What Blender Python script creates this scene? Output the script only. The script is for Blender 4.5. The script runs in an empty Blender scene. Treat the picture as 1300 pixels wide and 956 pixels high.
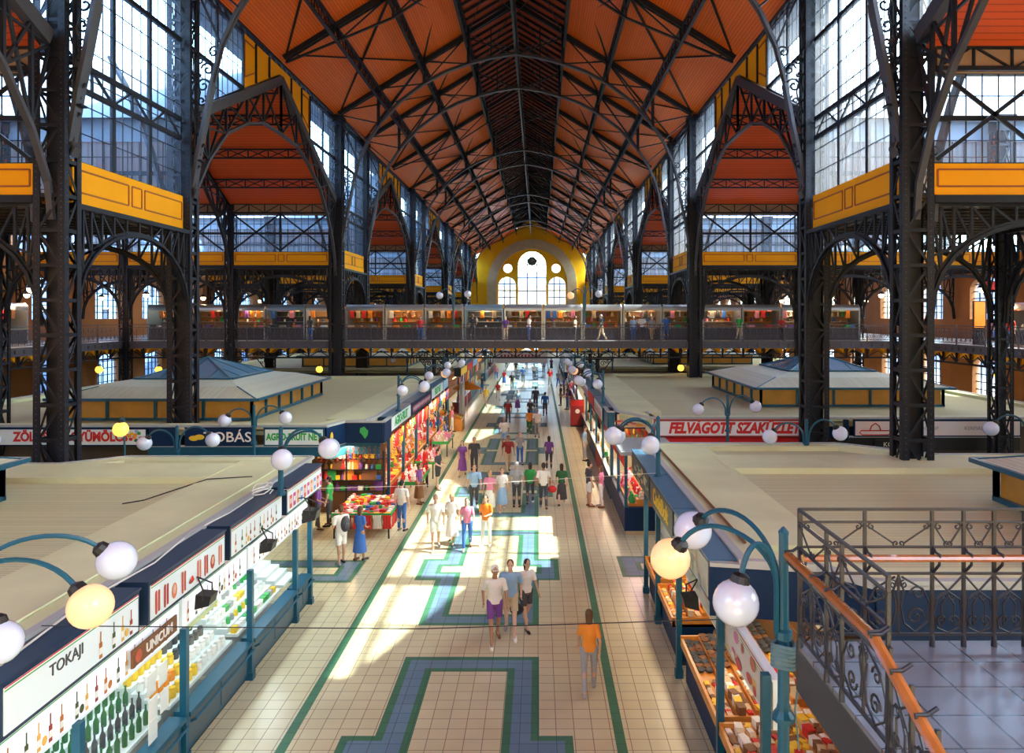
import bpy, math, random
from mathutils import Vector, Matrix
R = random.Random(7)
PI = math.pi
SC = bpy.context.scene
COL = SC.collection
EYE = 7.5          # eye height above the hall floor
CX = -1.47         # centre line of the nave

# ------------------------------------------------------------ materials
MATS = {}
def nt(name):
    m = bpy.data.materials.new(name); m.use_nodes = True
    t = m.node_tree; t.nodes.clear()
    o = t.nodes.new('ShaderNodeOutputMaterial')
    return m, t, o
def mat(name, col=(.5, .5, .5), rough=.5, metal=0., var=.0, vscale=3., bump=0., bscale=20., emit=0., ecol=None, spec=.5, coat=0.):
    if name in MATS: return MATS[name]
    m, t, o = nt(name)
    b = t.nodes.new('ShaderNodeBsdfPrincipled')
    t.links.new(b.outputs[0], o.inputs[0])
    b.inputs['Base Color'].default_value = (*col, 1)
    b.inputs['Roughness'].default_value = rough
    b.inputs['Metallic'].default_value = metal
    b.inputs['Specular IOR Level'].default_value = spec
    if coat: b.inputs['Coat Weight'].default_value = coat
    if emit:
        b.inputs['Emission Color'].default_value = (*(ecol or col), 1)
        b.inputs['Emission Strength'].default_value = emit
    if var or bump:
        tc = t.nodes.new('ShaderNodeTexCoord')
    if var:
        n = t.nodes.new('ShaderNodeTexNoise'); n.inputs['Scale'].default_value = vscale; n.inputs['Detail'].default_value = 3
        t.links.new(tc.outputs['Object'], n.inputs[0])
        mx = t.nodes.new('ShaderNodeMix'); mx.data_type = 'RGBA'
        mx.inputs[6].default_value = (*[c*(1-var) for c in col], 1)
        mx.inputs[7].default_value = (*[min(1, c*(1+var)) for c in col], 1)
        t.links.new(n.outputs[0], mx.inputs[0]); t.links.new(mx.outputs[2], b.inputs['Base Color'])
    if bump:
        n2 = t.nodes.new('ShaderNodeTexNoise'); n2.inputs['Scale'].default_value = bscale
        t.links.new(tc.outputs['Object'], n2.inputs[0])
        bp = t.nodes.new('ShaderNodeBump'); bp.inputs['Strength'].default_value = bump; bp.inputs['Distance'].default_value = .02
        t.links.new(n2.outputs[0], bp.inputs['Height']); t.links.new(bp.outputs[0], b.inputs['Normal'])
    MATS[name] = m
    return m
def boards(name, col, axis, width, dark=.45, rough=.45, var=.12, coat=0., spec=.25):
    """boards running across `axis`: fine grooves every `width` metres along that axis"""
    if name in MATS: return MATS[name]
    m, t, o = nt(name); N = t.nodes.new; L = t.links.new
    b = N('ShaderNodeBsdfPrincipled'); L(b.outputs[0], o.inputs[0]); b.inputs['Roughness'].default_value = rough; b.inputs['Specular IOR Level'].default_value = spec
    if coat: b.inputs['Coat Weight'].default_value = coat
    tc = N('ShaderNodeTexCoord'); sp = N('ShaderNodeSeparateXYZ'); L(tc.outputs['Object'], sp.inputs[0])
    d = N('ShaderNodeMath'); d.operation = 'DIVIDE'; d.inputs[1].default_value = width; L(sp.outputs[axis], d.inputs[0])
    fr = N('ShaderNodeMath'); fr.operation = 'FRACT'; L(d.outputs[0], fr.inputs[0])
    gt = N('ShaderNodeMath'); gt.operation = 'LESS_THAN'; gt.inputs[1].default_value = .16; L(fr.outputs[0], gt.inputs[0])
    fl = N('ShaderNodeMath'); fl.operation = 'FLOOR'; L(d.outputs[0], fl.inputs[0])
    wn = N('ShaderNodeTexWhiteNoise'); wn.noise_dimensions = '1D'; L(fl.outputs[0], wn.inputs['W'])
    ns = N('ShaderNodeTexNoise'); ns.inputs['Scale'].default_value = .35; ns.inputs['Detail'].default_value = 4; L(tc.outputs['Object'], ns.inputs[0])
    ad = N('ShaderNodeMath'); ad.operation = 'ADD'; L(wn.outputs[0], ad.inputs[0]); L(ns.outputs[0], ad.inputs[1])
    hf = N('ShaderNodeMath'); hf.operation = 'MULTIPLY'; hf.inputs[1].default_value = .5; L(ad.outputs[0], hf.inputs[0])
    mx = N('ShaderNodeMix'); mx.data_type = 'RGBA'
    mx.inputs[6].default_value = (*[c*(1-var) for c in col], 1); mx.inputs[7].default_value = (*[min(1, c*(1+var)) for c in col], 1)
    L(hf.outputs[0], mx.inputs[0])
    m2 = N('ShaderNodeMix'); m2.data_type = 'RGBA'; m2.inputs[7].default_value = (*[c*dark for c in col], 1)
    L(gt.outputs[0], m2.inputs[0]); L(mx.outputs[2], m2.inputs[6]); L(m2.outputs[2], b.inputs['Base Color'])
    MATS[name] = m
    return m
def tiles(name, c1, c2, grout, size, rough=.3, off=(0, 0)):
    if name in MATS: return MATS[name]
    m, t, o = nt(name); N = t.nodes.new; L = t.links.new
    b = N('ShaderNodeBsdfPrincipled'); L(b.outputs[0], o.inputs[0]); b.inputs['Roughness'].default_value = rough
    tc = N('ShaderNodeTexCoord'); mp = N('ShaderNodeMapping'); mp.inputs['Location'].default_value = (off[0], off[1], 0); L(tc.outputs['Object'], mp.inputs[0])
    br = N('ShaderNodeTexBrick'); br.offset = 0; br.inputs['Scale'].default_value = 1.0
    br.inputs['Brick Width'].default_value = size; br.inputs['Row Height'].default_value = size
    br.inputs['Mortar Size'].default_value = size*.022; br.inputs['Mortar Smooth'].default_value = .1
    br.inputs['Color1'].default_value = (*c1, 1); br.inputs['Color2'].default_value = (*c2, 1); br.inputs['Mortar'].default_value = (*grout, 1)
    L(mp.outputs[0], br.inputs[0])
    n = N('ShaderNodeTexNoise'); n.inputs['Scale'].default_value = .6; n.inputs['Detail'].default_value = 5; L(tc.outputs['Object'], n.inputs[0])
    mx = N('ShaderNodeMix'); mx.data_type = 'RGBA'; mx.blend_type = 'MULTIPLY'; mx.inputs[0].default_value = .35
    L(br.outputs[0], mx.inputs[6]); L(n.outputs[0], mx.inputs[7]); L(mx.outputs[2], b.inputs['Base Color'])
    MATS[name] = m
    return m
def glass(name, tint=(.9, .95, 1), gloss=.12, grime=.0):
    if name in MATS: return MATS[name]
    m, t, o = nt(name); N = t.nodes.new; L = t.links.new
    tr = N('ShaderNodeBsdfTransparent'); tr.inputs[0].default_value = (*tint, 1)
    gl = N('ShaderNodeBsdfGlossy'); gl.inputs['Roughness'].default_value = .03
    mx = N('ShaderNodeMixShader'); mx.inputs[0].default_value = gloss
    L(tr.outputs[0], mx.inputs[1]); L(gl.outputs[0], mx.inputs[2])
    last = mx
    if grime:
        df = N('ShaderNodeBsdfDiffuse'); df.inputs[0].default_value = (.8, .85, .95, 1)
        tl = N('ShaderNodeBsdfTranslucent'); tl.inputs[0].default_value = (.8, .87, 1, 1)
        ms = N('ShaderNodeMixShader'); ms.inputs[0].default_value = .8; L(df.outputs[0], ms.inputs[1]); L(tl.outputs[0], ms.inputs[2])
        tc = N('ShaderNodeTexCoord'); mp = N('ShaderNodeMapping'); mp.inputs['Scale'].default_value = (2, 2, .12); L(tc.outputs['Object'], mp.inputs[0])
        n = N('ShaderNodeTexNoise'); n.inputs['Scale'].default_value = 3; L(mp.outputs[0], n.inputs[0])
        mr = N('ShaderNodeMapRange'); mr.inputs['To Min'].default_value = grime*.3; mr.inputs['To Max'].default_value = grime*1.7; L(n.outputs[0], mr.inputs[0])
        m3 = N('ShaderNodeMixShader'); L(mr.outputs[0], m3.inputs[0]); L(mx.outputs[0], m3.inputs[1]); L(ms.outputs[0], m3.inputs[2])
        last = m3
    L(last.outputs[0], o.inputs[0])
    MATS[name] = m
    return m

IRON = mat('dark painted iron', (.009, .010, .018), .45, .0, var=.35, vscale=1.5, spec=.3)
IRONG = mat('grey painted iron', (.045, .042, .055), .45, .0, var=.25, vscale=2.)
IRONB = mat('blue grey iron', (.05, .075, .11), .4, .0, var=.3, vscale=1.5)
ROOF = boards('orange roof boards lengthwise', (.78, .13, .008), 0, .13, .5, .42)
ROOFT = boards('red orange boards of the side roofs', (.62, .085, .018), 1, .2, .55, .5)
ROOFL = boards('dark red lantern boards', (.42, .06, .02), 1, .25, .5, .5)
SOFF = boards('amber side soffit boards', (.62, .24, .03), 0, .25, .5, .5)
YEL = mat('yellow ochre panel', (.82, .34, .0), .6, spec=.2, var=.08, vscale=.8)
MAR = mat('maroon line paint', (.28, .06, .01), .5)
WALLY = mat('yellow plaster', (.92, .45, .01), .75, spec=.2, var=.12, vscale=.5, bump=.1)
STONE = mat('beige stone moulding', (.52, .4, .24), .7, var=.2, vscale=1.)
BRICK = mat('orange brown brick wall', (.34, .13, .035), .8, var=.25, vscale=.7, bump=.3)
BAND = mat('brown plaster band', (.32, .19, .12), .8, var=.25, vscale=1.)
GLS = glass('hall window glass', (.82, .91, 1.), .05, .06)
GLSF = glass('frosted blue wired glass', (.75, .88, 1.), .05, .55)
ZINC = mat('zinc roof sheets outside', (.16, .2, .26), .6, var=.1)
CLR = glass('clear shop glass', (.97, 1., 1.), .07)
TEAL = mat('petrol blue paint', (.006, .085, .15), .35, var=.15, vscale=2.)
NAVY = mat('dark slate blue metal', (.012, .032, .075), .35, var=.15, vscale=2.)
STLB = mat('deep blue panel', (.003, .022, .075), .5, spec=.2, var=.1)
CREAM = mat('cream sheet roof', (.64, .65, .40), .6, var=.2, vscale=.7)
CORR = boards('corrugated cream roof', (.60, .585, .36), 1, .10, .5, .6)
WHT = mat('white sign face', (.78, .86, .88), .3)
WLIT = mat('backlit white sign face', (.9, .93, 1.), .3, emit=.25, ecol=(.85, .93, 1.))
WOODO = mat('orange varnished wood', (.62, .24, .04), .35, var=.3, vscale=4.)
RAILW = mat('brown varnished handrail', (.36, .12, .03), .25, var=.35, vscale=6., coat=.4)
BLK = mat('black', (.012, .012, .014), .4)
GREYM = mat('grey aluminium', (.35, .38, .43), .3, .6)
ORG_LIT = mat('amber lit skylight wall', (.30, .13, .015), .35, emit=.05, ecol=(1., .5, .08), var=.6, vscale=1.2)
GLOBE = mat('white glass globe', (.66, .72, .92), .12, spec=.7, coat=.6)
GLOBEL = mat('lit warm glass globe', (.85, .55, .32), .2, emit=.5, ecol=(1., .50, .20))
GLOBEY = mat('lit amber glass globe', (1., .6, .1), .3, emit=2.2, ecol=(1., .48, .05))
def cm(r, g, b, rough=.6, e=0.):
    return mat('colour %02x%02x%02x%s' % (int(r*255), int(g*255), int(b*255), ' lit' if e else ''), (r, g, b), rough, emit=e)
RED = cm(.62, .02, .02); WHITE = cm(.85, .83, .78); GREEN = cm(.03, .38, .08); DGREEN = cm(.02, .13, .04); YELLOW = cm(.85, .55, .03)
BLUE = cm(.04, .15, .5); BROWN = cm(.2, .08, .03); PINK = cm(.75, .25, .4); ORANGE = cm(.85, .28, .02); PURP = cm(.2, .06, .32)
LBLUE = cm(.3, .5, .75); BEIGE = cm(.62, .47, .3); DGREY = cm(.06, .06, .07); GREY = cm(.35, .35, .37); DRED = cm(.3, .02, .02)

# ------------------------------------------------------------ mesh builder
class MB:
    def __init__(s): s.v = []; s.f = []; s.m = []; s.ms = []; s.cur = 0
    def mat(s, m):
        if m not in s.ms: s.ms.append(m)
        s.cur = s.ms.index(m); return s
    def add(s, vs, fs):
        b = len(s.v); s.v.extend(tuple(v) for v in vs); s.f.extend(tuple(b+i for i in f) for f in fs); s.m.extend([s.cur]*len(fs)); return s
    def box(s, x0, x1, y0, y1, z0, z1):
        return s.add([(x0,y0,z0),(x1,y0,z0),(x1,y1,z0),(x0,y1,z0),(x0,y0,z1),(x1,y0,z1),(x1,y1,z1),(x0,y1,z1)],
                     [(0,3,2,1),(4,5,6,7),(0,1,5,4),(1,2,6,5),(2,3,7,6),(3,0,4,7)])
    def cbox(s, c, sx, sy, sz, rz=0.):
        ca, sa = math.cos(rz), math.sin(rz); vs = []
        for z in (-.5, .5):
            for x, y in ((-.5,-.5),(.5,-.5),(.5,.5),(-.5,.5)):
                X, Y = x*sx, y*sy
                vs.append((c[0]+X*ca-Y*sa, c[1]+X*sa+Y*ca, c[2]+z*sz))
        return s.add(vs, [(0,3,2,1),(4,5,6,7),(0,1,5,4),(1,2,6,5),(2,3,7,6),(3,0,4,7)])
    def quad(s, *p): return s.add(p, [tuple(range(len(p)))])
    def bar(s, p, q, w, h, up=(0, 0, 1)):
        p = Vector(p); q = Vector(q); d = q-p
        if d.length < 1e-6: return s
        d.normalize(); u = Vector(up)
        a = d.cross(u)
        if a.length < 1e-3: a = d.cross(Vector((0, 1, 0)))
        a.normalize(); b = a.cross(d)
        a = a*w/2; b = b*h/2
        return s.add([p-a-b, p+a-b, p+a+b, p-a+b, q-a-b, q+a-b, q+a+b, q-a+b],
                     [(0,1,2,3),(7,6,5,4),(0,4,5,1),(1,5,6,2),(2,6,7,3),(3,7,4,0)])
    def poly(s, pts, w, h, up=(0, 0, 1)):
        for a, b in zip(pts, pts[1:]): s.bar(a, b, w, h, up)
        return s
    def tube(s, pts, r, n=6, cap=True, closed=False):
        pts = [Vector(p) for p in pts]; k = len(pts)
        rs = r if isinstance(r, (list, tuple)) else [r]*k
        vs = []; prev = None
        for i, p in enumerate(pts):
            a = pts[i-1] if (i > 0 or closed) else p; b = pts[(i+1) % k] if (i < k-1 or closed) else p
            t = (b-a)
            if t.length < 1e-9: t = Vector((0, 0, 1))
            t.normalize()
            if prev is None:
                u = t.cross(Vector((0, 0, 1)))
                if u.length < 1e-2: u = t.cross(Vector((0, 1, 0)))
            else:
                u = prev-t*prev.dot(t)
                if u.length < 1e-4: u = t.cross(Vector((0, 0, 1)))
            u.normalize(); prev = u; w = t.cross(u)
            for j in range(n):
                an = 2*PI*j/n; vs.append(p+u*math.cos(an)*rs[i]+w*math.sin(an)*rs[i])
        fs = []
        for i in range(k if closed else k-1):
            i2 = (i+1) % k
            for j in range(n):
                j2 = (j+1) % n; fs.append((i*n+j, i*n+j2, i2*n+j2, i2*n+j))
        if cap and not closed:
            fs.append(tuple(range(n-1, -1, -1))); fs.append(tuple((k-1)*n+j for j in range(n)))
        return s.add(vs, fs)
    def sph(s, c, r, n=10, m=6, sc=(1, 1, 1), rot=None):
        vs = []; fs = []
        c = Vector(c)
        for i in range(m+1):
            th = PI*i/m
            for j in range(n):
                ph = 2*PI*j/n
                p = Vector((math.sin(th)*math.cos(ph)*sc[0], math.sin(th)*math.sin(ph)*sc[1], math.cos(th)*sc[2]))*r
                if rot: p = rot @ p
                vs.append(c+p)
        for i in range(m):
            for j in range(n):
                j2 = (j+1) % n
                fs.append((i*n+j, (i+1)*n+j, (i+1)*n+j2, i*n+j2))
        return s.add(vs, fs)
    def lathe(s, c, prof, n=10, ax=None):
        vs = []; fs = []; c = Vector(c); k = len(prof)
        for r, z in prof:
            for j in range(n):
                a = 2*PI*j/n; p = Vector((r*math.cos(a), r*math.sin(a), z))
                if ax is not None: p = ax @ p
                vs.append(c+p)
        for i in range(k-1):
            for j in range(n):
                j2 = (j+1) % n; fs.append((i*n+j, i*n+j2, (i+1)*n+j2, (i+1)*n+j))
        fs.append(tuple(range(n-1, -1, -1))); fs.append(tuple((k-1)*n+j for j in range(n)))
        return s.add(vs, fs)
    def prism(s, pts, off):
        """planar polygon pts extruded by the vector off"""
        n = len(pts); off = Vector(off); a = [Vector(p) for p in pts]
        return s.add(a+[p+off for p in a], [tuple(range(n-1, -1, -1)), tuple(range(n, 2*n))]+[(i, (i+1) % n, n+(i+1) % n, n+i) for i in range(n)])
    def build(s, name, parent=None, mats=None, smooth=False, loc=None):
        o_ = loc
        if parent is not None: o_ = ORIG.get(parent.name, (0, 0, 0))
        me = bpy.data.meshes.new(name)
        if o_ and (o_[0] or o_[1] or o_[2]):
            v = [(a-o_[0], b-o_[1], c-o_[2]) for a, b, c in s.v]
        else: v = s.v
        me.from_pydata(v, [], s.f)
        for m in (s.ms or mats or []): me.materials.append(m)
        if s.ms and len(s.ms) > 1: me.polygons.foreach_set('material_index', s.m)
        if smooth: me.polygons.foreach_set('use_smooth', [True]*len(s.f))
        me.update()
        o = bpy.data.objects.new(name, me); COL.objects.link(o)
        if parent is not None: o.parent = parent; ORIG[o.name] = ORIG.get(parent.name, (0, 0, 0))
        elif loc: o.location = loc; ORIG[o.name] = tuple(loc)
        return o
ORIG = {}
LABS = {}
def tag(o, label, cat, group=None, kind=None):
    if label: o['label'] = label
    if cat: o['category'] = cat
    if group: o['group'] = group
    if kind: o['kind'] = kind
    return o
def empty(name, loc, label=None, cat=None, group=None, kind=None):
    o = bpy.data.objects.new(name, None); COL.objects.link(o); o.location = loc; o.empty_display_size = .1
    ORIG[o.name] = tuple(loc)
    return tag(o, label, cat, group, kind)
def struct(o, label=None, cat='structure'):
    o['kind'] = 'structure'
    if label: o['label'] = label; o['category'] = cat
    return o
KIDS = {}
def kids(o):
    return [c for c in COL.objects if c.parent == o] if o.name not in KIDS else KIDS[o.name]
def proto(o):
    """remember the children of a prototype so that copying it is quick"""
    def rec(x):
        KIDS[x.name] = [c for c in ALL_ if c.parent == x]
        for c in KIDS[x.name]: rec(c)
    global ALL_
    ALL_ = list(COL.objects); rec(o); o['_n'] = 0
    return o
def dup(o, loc=None, rz=None, label=None, group=None, scale=None, parent=None, matf=None):
    """a copy of a thing with copies of its parts; the first call places the prototype itself"""
    first = parent is None and o.get('_n', None) == 0
    if first: o['_n'] = 1; c = o
    else:
        c = o.copy(); COL.objects.link(c)
        if '_n' in c: del c['_n']
    if parent is not None: c.parent = parent
    if loc is not None: c.location = loc
    if rz is not None: c.rotation_euler = (0, 0, rz)
    if scale is not None: c.scale = (scale,)*3 if not isinstance(scale, tuple) else scale
    if label: c['label'] = label
    if group: c['group'] = group
    if matf: matf(c, o)
    if not first:
        for ch in KIDS.get(o.name, []): dup(ch, parent=c, matf=matf)
    elif matf:
        def rec(x):
            for ch in KIDS.get(x.name, []): matf(ch, ch); rec(ch)
        rec(o)
    return c
def done(o):
    if '_n' in o: del o['_n']
def spiral(c, r0, turns, a0=0., e1=(1, 0, 0), e2=(0, 0, 1), n=14, r1=.15):
    c = Vector(c); e1 = Vector(e1); e2 = Vector(e2); out = []
    for i in range(n+1):
        t = i/n; r = r0*(1-t*(1-r1)); a = a0+turns*2*PI*t
        out.append(c+e1*math.cos(a)*r+e2*math.sin(a)*r)
    return out
def arcpts(c, r, a0, a1, n=10, e1=(1, 0, 0), e2=(0, 0, 1), r2=None):
    c = Vector(c); e1 = Vector(e1); e2 = Vector(e2); r2 = r if r2 is None else r2
    return [c+e1*math.cos(a0+(a1-a0)*i/n)*r+e2*math.sin(a0+(a1-a0)*i/n)*r2 for i in range(n+1)]
_tx = [0]
def text(s, size, loc, rot, m, parent, name='lettering', ext=.006, align='CENTER', sx=1., shear=0., bold=0.):
    cu = bpy.data.curves.new(name, 'FONT'); cu.body = s; cu.size = size; cu.extrude = ext; cu.align_x = align; cu.align_y = 'CENTER'
    cu.shear = shear; cu.offset = bold; cu.resolution_u = 3
    tmp = bpy.data.objects.new('tmp', cu); COL.objects.link(tmp)
    dg = bpy.context.evaluated_depsgraph_get(); me = bpy.data.meshes.new_from_object(tmp.evaluated_get(dg)); bpy.data.objects.remove(tmp); bpy.data.curves.remove(cu)
    me.name = name; me.materials.clear(); me.materials.append(m)
    o = bpy.data.objects.new(name, me); COL.objects.link(o)
    og = ORIG.get(parent.name, (0, 0, 0)) if parent else (0, 0, 0)
    o.parent = parent; o.location = (loc[0]-og[0], loc[1]-og[1], loc[2]-og[2]); o.rotation_euler = rot; o.scale = (sx, 1, 1)
    return o
ORD = ['first', 'second', 'third', 'fourth', 'fifth', 'sixth', 'seventh', 'eighth', 'ninth', 'tenth', 'eleventh', 'twelfth', 'thirteenth', 'fourteenth', 'fifteenth', 'sixteenth', 'seventeenth', 'eighteenth', 'nineteenth', 'twentieth']
SIDE = {-1: 'left', 1: 'right'}
# ------------------------------------------------------------ camera, world, sun
cam = bpy.data.cameras.new('camera'); co = bpy.data.objects.new('camera', cam); COL.objects.link(co)
co.location = (0, 0, EYE); co.rotation_euler = (PI/2, 0, 0)
cam.sensor_width = 36; cam.lens = 925/1300*36; cam.shift_x = -33/1300; cam.shift_y = -78/1300; cam.clip_end = 800; cam.clip_start = .1
SC.camera = co
w = bpy.data.worlds.new('sky'); SC.world = w; w.use_nodes = True
t = w.node_tree; bg = t.nodes['Background']
sky = t.nodes.new('ShaderNodeTexSky'); sky.sky_type = 'NISHITA'; sky.sun_disc = False; sky.sun_elevation = math.radians(45); sky.sun_rotation = math.radians(90)
sky.dust_density = 2.5; sky.air_density = 1.2
mxs = t.nodes.new('ShaderNodeMix'); mxs.data_type = 'RGBA'; mxs.blend_type = 'MULTIPLY'; mxs.inputs[0].default_value = 1; mxs.inputs[7].default_value = (.93, 1.04, 1., 1)
t.links.new(sky.outputs[0], mxs.inputs[6]); t.links.new(mxs.outputs[2], bg.inputs[0]); bg.inputs[1].default_value = 1.9
sun = bpy.data.lights.new('sun', 'SUN'); sun.energy = 15; sun.angle = .012; sun.color = (1, .95, .76)
so = bpy.data.objects.new('sun', sun); COL.objects.link(so)
so.rotation_euler = Vector((-.80, .03, -1)).to_track_quat('-Z', 'Y').to_euler()
vs = SC.view_settings; vs.view_transform = 'Standard'; vs.look = 'None'; vs.exposure = .42; vs.gamma = 1.
cy = SC.cycles; cy.max_bounces = 6; cy.diffuse_bounces = 4; cy.glossy_bounces = 3; cy.transparent_max_bounces = 12; cy.transmission_bounces = 4
cy.use_denoising = True; cy.sample_clamp_indirect = 6; cy.caustics_reflective = False; cy.caustics_refractive = False
cy.use_adaptive_sampling = True; cy.adaptive_threshold = .02
def lamp(name, loc, e, col, size=.3, typ='POINT', rot=None, sy=None):
    l = bpy.data.lights.new(name, typ); l.energy = e; l.color = col
    if typ == 'AREA':
        l.size = size
        if sy: l.shape = 'RECTANGLE'; l.size_y = sy
    else: l.shadow_soft_size = size
    o = bpy.data.objects.new(name, l); COL.objects.link(o); o.location = loc
    if rot: o.rotation_euler = rot
    return o

# ------------------------------------------------------------ layout constants
YA = [20.05+27.8*k for k in range(5)]            # near columns of each pair
YB = [27.15+27.8*k for k in range(5)]            # far columns of each pair
YEND = 159.2
YBACK = -16.
UC, UC2, UC3, UW = 11.75, 18.7, 25.6, 33.
def Z(h): return EYE+h
def X(u, s): return CX+s*u
EAVE, LANT, RIDGE = Z(13.3), Z(18.6), Z(20.5)

# ------------------------------------------------------------ floor with its inlaid pattern
TILE = tiles('cream floor tiles', (.84, .79, .52), (.80, .73, .46), (.30, .22, .14), .3267, .28, off=(.0, -.14))
TG = tiles('green floor tiles', (.06, .24, .13), (.05, .21, .12), (.04, .12, .08), .3267, .5)
TB = tiles('blue grey floor tiles', (.17, .30, .42), (.15, .27, .40), (.08, .12, .16), .3267, .5)
fl = MB(); fl.mat(TILE).quad((-36, YBACK, 0), (33, YBACK, 0), (33, YEND, 0), (-36, YEND, 0))
e = .003
def strip(x0, x1, y0, y1, m, z=e): fl.mat(m).box(x0, x1, y0, y1, -.01, z)
def band_poly(P, closed=True):
    """meander of green, blue and green drawn inside a rectilinear outline P (counter-clockwise)"""
    offs = [(0, .15, TG), (.15, .51, TB), (.51, .66, TG)]
    n = len(P)
    for a, b, m in offs:
        for zi, o in enumerate((a, b)): pass
        def inset(o):
            out = []
            for i in range(n):
                p0, p1, p2 = P[i-1], P[i], P[(i+1) % n]
                d1 = (p1[0]-p0[0], p1[1]-p0[1]); d2 = (p2[0]-p1[0], p2[1]-p1[1])
                l1 = math.hypot(*d1); l2 = math.hypot(*d2)
                n1 = (-d1[1]/l1, d1[0]/l1); n2 = (-d2[1]/l2, d2[0]/l2)
                out.append((p1[0]+(n1[0]+n2[0])*o, p1[1]+(n1[1]+n2[1])*o))
            return out
        A, B = inset(a), inset(b)
        fl.mat(m)
        for i in range(n):
            j = (i+1) % n
            if not closed and i == n-1: continue
            fl.quad((*A[i], e), (*A[j], e), (*B[j], e), (*B[i], e))
for s in (-4.43, 1.455): strip(s-.09, s+.09, YBACK, YEND-1, TG)
for k in range(-2, 15):
    y0 = 17.6+9.42*k; y1 = y0+7.8; m0 = y0+3.0; m1 = y0+4.8
    band_poly([(-2.9, y0), (.02, y0), (.02, m0), (.62, m0), (.62, m1), (.02, m1), (.02, y1), (-2.9, y1), (-2.9, m1), (-3.5, m1), (-3.5, m0), (-2.9, m0)])
for yc in (21.35, 26.0+24.5, 78.):
    band_poly([(-12, yc-.93), (-5.25, yc-.93), (-5.25, yc+.93), (-12, yc+.93)])
    band_poly([(2.43, yc-.6+.1), (9, yc-.5), (9, yc+1.3), (2.43, yc+1.3)])
struct(fl.build('floor'))
g = MB().mat(mat('asphalt outside', (.25, .25, .26), .9)); g.box(-260, 260, -120, 330, -.6, -.05)
struct(g.build('ground'))

# ------------------------------------------------------------ nave ceiling
c = MB()
for s in (-1, 1):
    c.mat(ROOF).quad((X(11.9, s), YBACK, EAVE-.15), (X(11.9, s), YEND, EAVE-.15), (X(3.2, s), YEND, LANT), (X(3.2, s), YBACK, LANT))
    c.mat(ZINC).quad((X(13.2, s), YBACK, EAVE-.75), (X(13.2, s), YEND, EAVE-.75), (X(3.2, s), YEND, LANT+.25), (X(3.2, s), YBACK, LANT+.25))
    c.mat(IRON).quad((X(3.2, s), YBACK, LANT), (X(3.2, s), YEND, LANT), (X(3.2, s), YEND, LANT+.5), (X(3.2, s), YBACK, LANT+.5))
    c.mat(ROOFL).quad((X(3.2, s), YBACK, LANT+.5), (X(3.2, s), YEND, LANT+.5), (CX, YEND, RIDGE+.5), (CX, YBACK, RIDGE+.5))
ceil = struct(c.build('ceiling'))
r = MB().mat(IRON)
y = -10.
while y < YEND-1:
    for s in (-1, 1): r.bar((X(3.2, s), y, LANT+.36), (CX, y, RIDGE+.36), .10, .16)
    y += 1.16
r.build('lantern_rafter', ceil)['kind'] = 'stuff'

# lattice girder helper
def girder(mb, p, q, depth, w=.12, ch=.1, cell=None, up=Vector((0, 0, 1)), x=True, web=.05):
    p = Vector(p); q = Vector(q); L = (q-p).length; n = max(1, round(L/(cell or depth*1.6))); dn = -up*depth
    mb.bar(p, q, w, ch, up); mb.bar(p+dn, q+dn, w, ch, up)
    for i in range(n):
        a = p.lerp(q, i/n); b = p.lerp(q, (i+1)/n)
        mb.bar(a, a+dn, web, web*1.2, (q-p))
        if x or i % 2 == 0: mb.bar(a+dn, b, web, web, up)
        if x or i % 2: mb.bar(a, b+dn, web, web, up)
for nm, u, h, dp in (('lantern edge', 3.2, 18.45, .85), ('upper slope', 6.05, 16.6, .75), ('lower slope', 8.9, 14.8, .7)):
    for s in (-1, 1):
        if s > 0 or True:
            mb = MB().mat(IRON); girder(mb, (X(u, s), -8, Z(h)), (X(u, s), YEND, Z(h)), dp, .16, .11, 1.1)
            o = mb.build('roof_purlin', loc=(X(u, s), -8, Z(h)-dp)); tag(o, 'long dark lattice purlin along the %s on the %s side of the nave roof' % (nm, SIDE[s]), 'roof purlin', 'nave roof purlins')
mb = MB().mat(IRON); girder(mb, (CX, -8, Z(19.6)), (CX, YEND, Z(19.6)), 2.3, .14, .16, 3.2, web=.07)
tag(mb.build('ridge_girder', loc=(CX, -8, Z(17.3))), 'deep dark lattice girder hanging under the ridge of the nave roof', 'roof girder')

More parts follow.
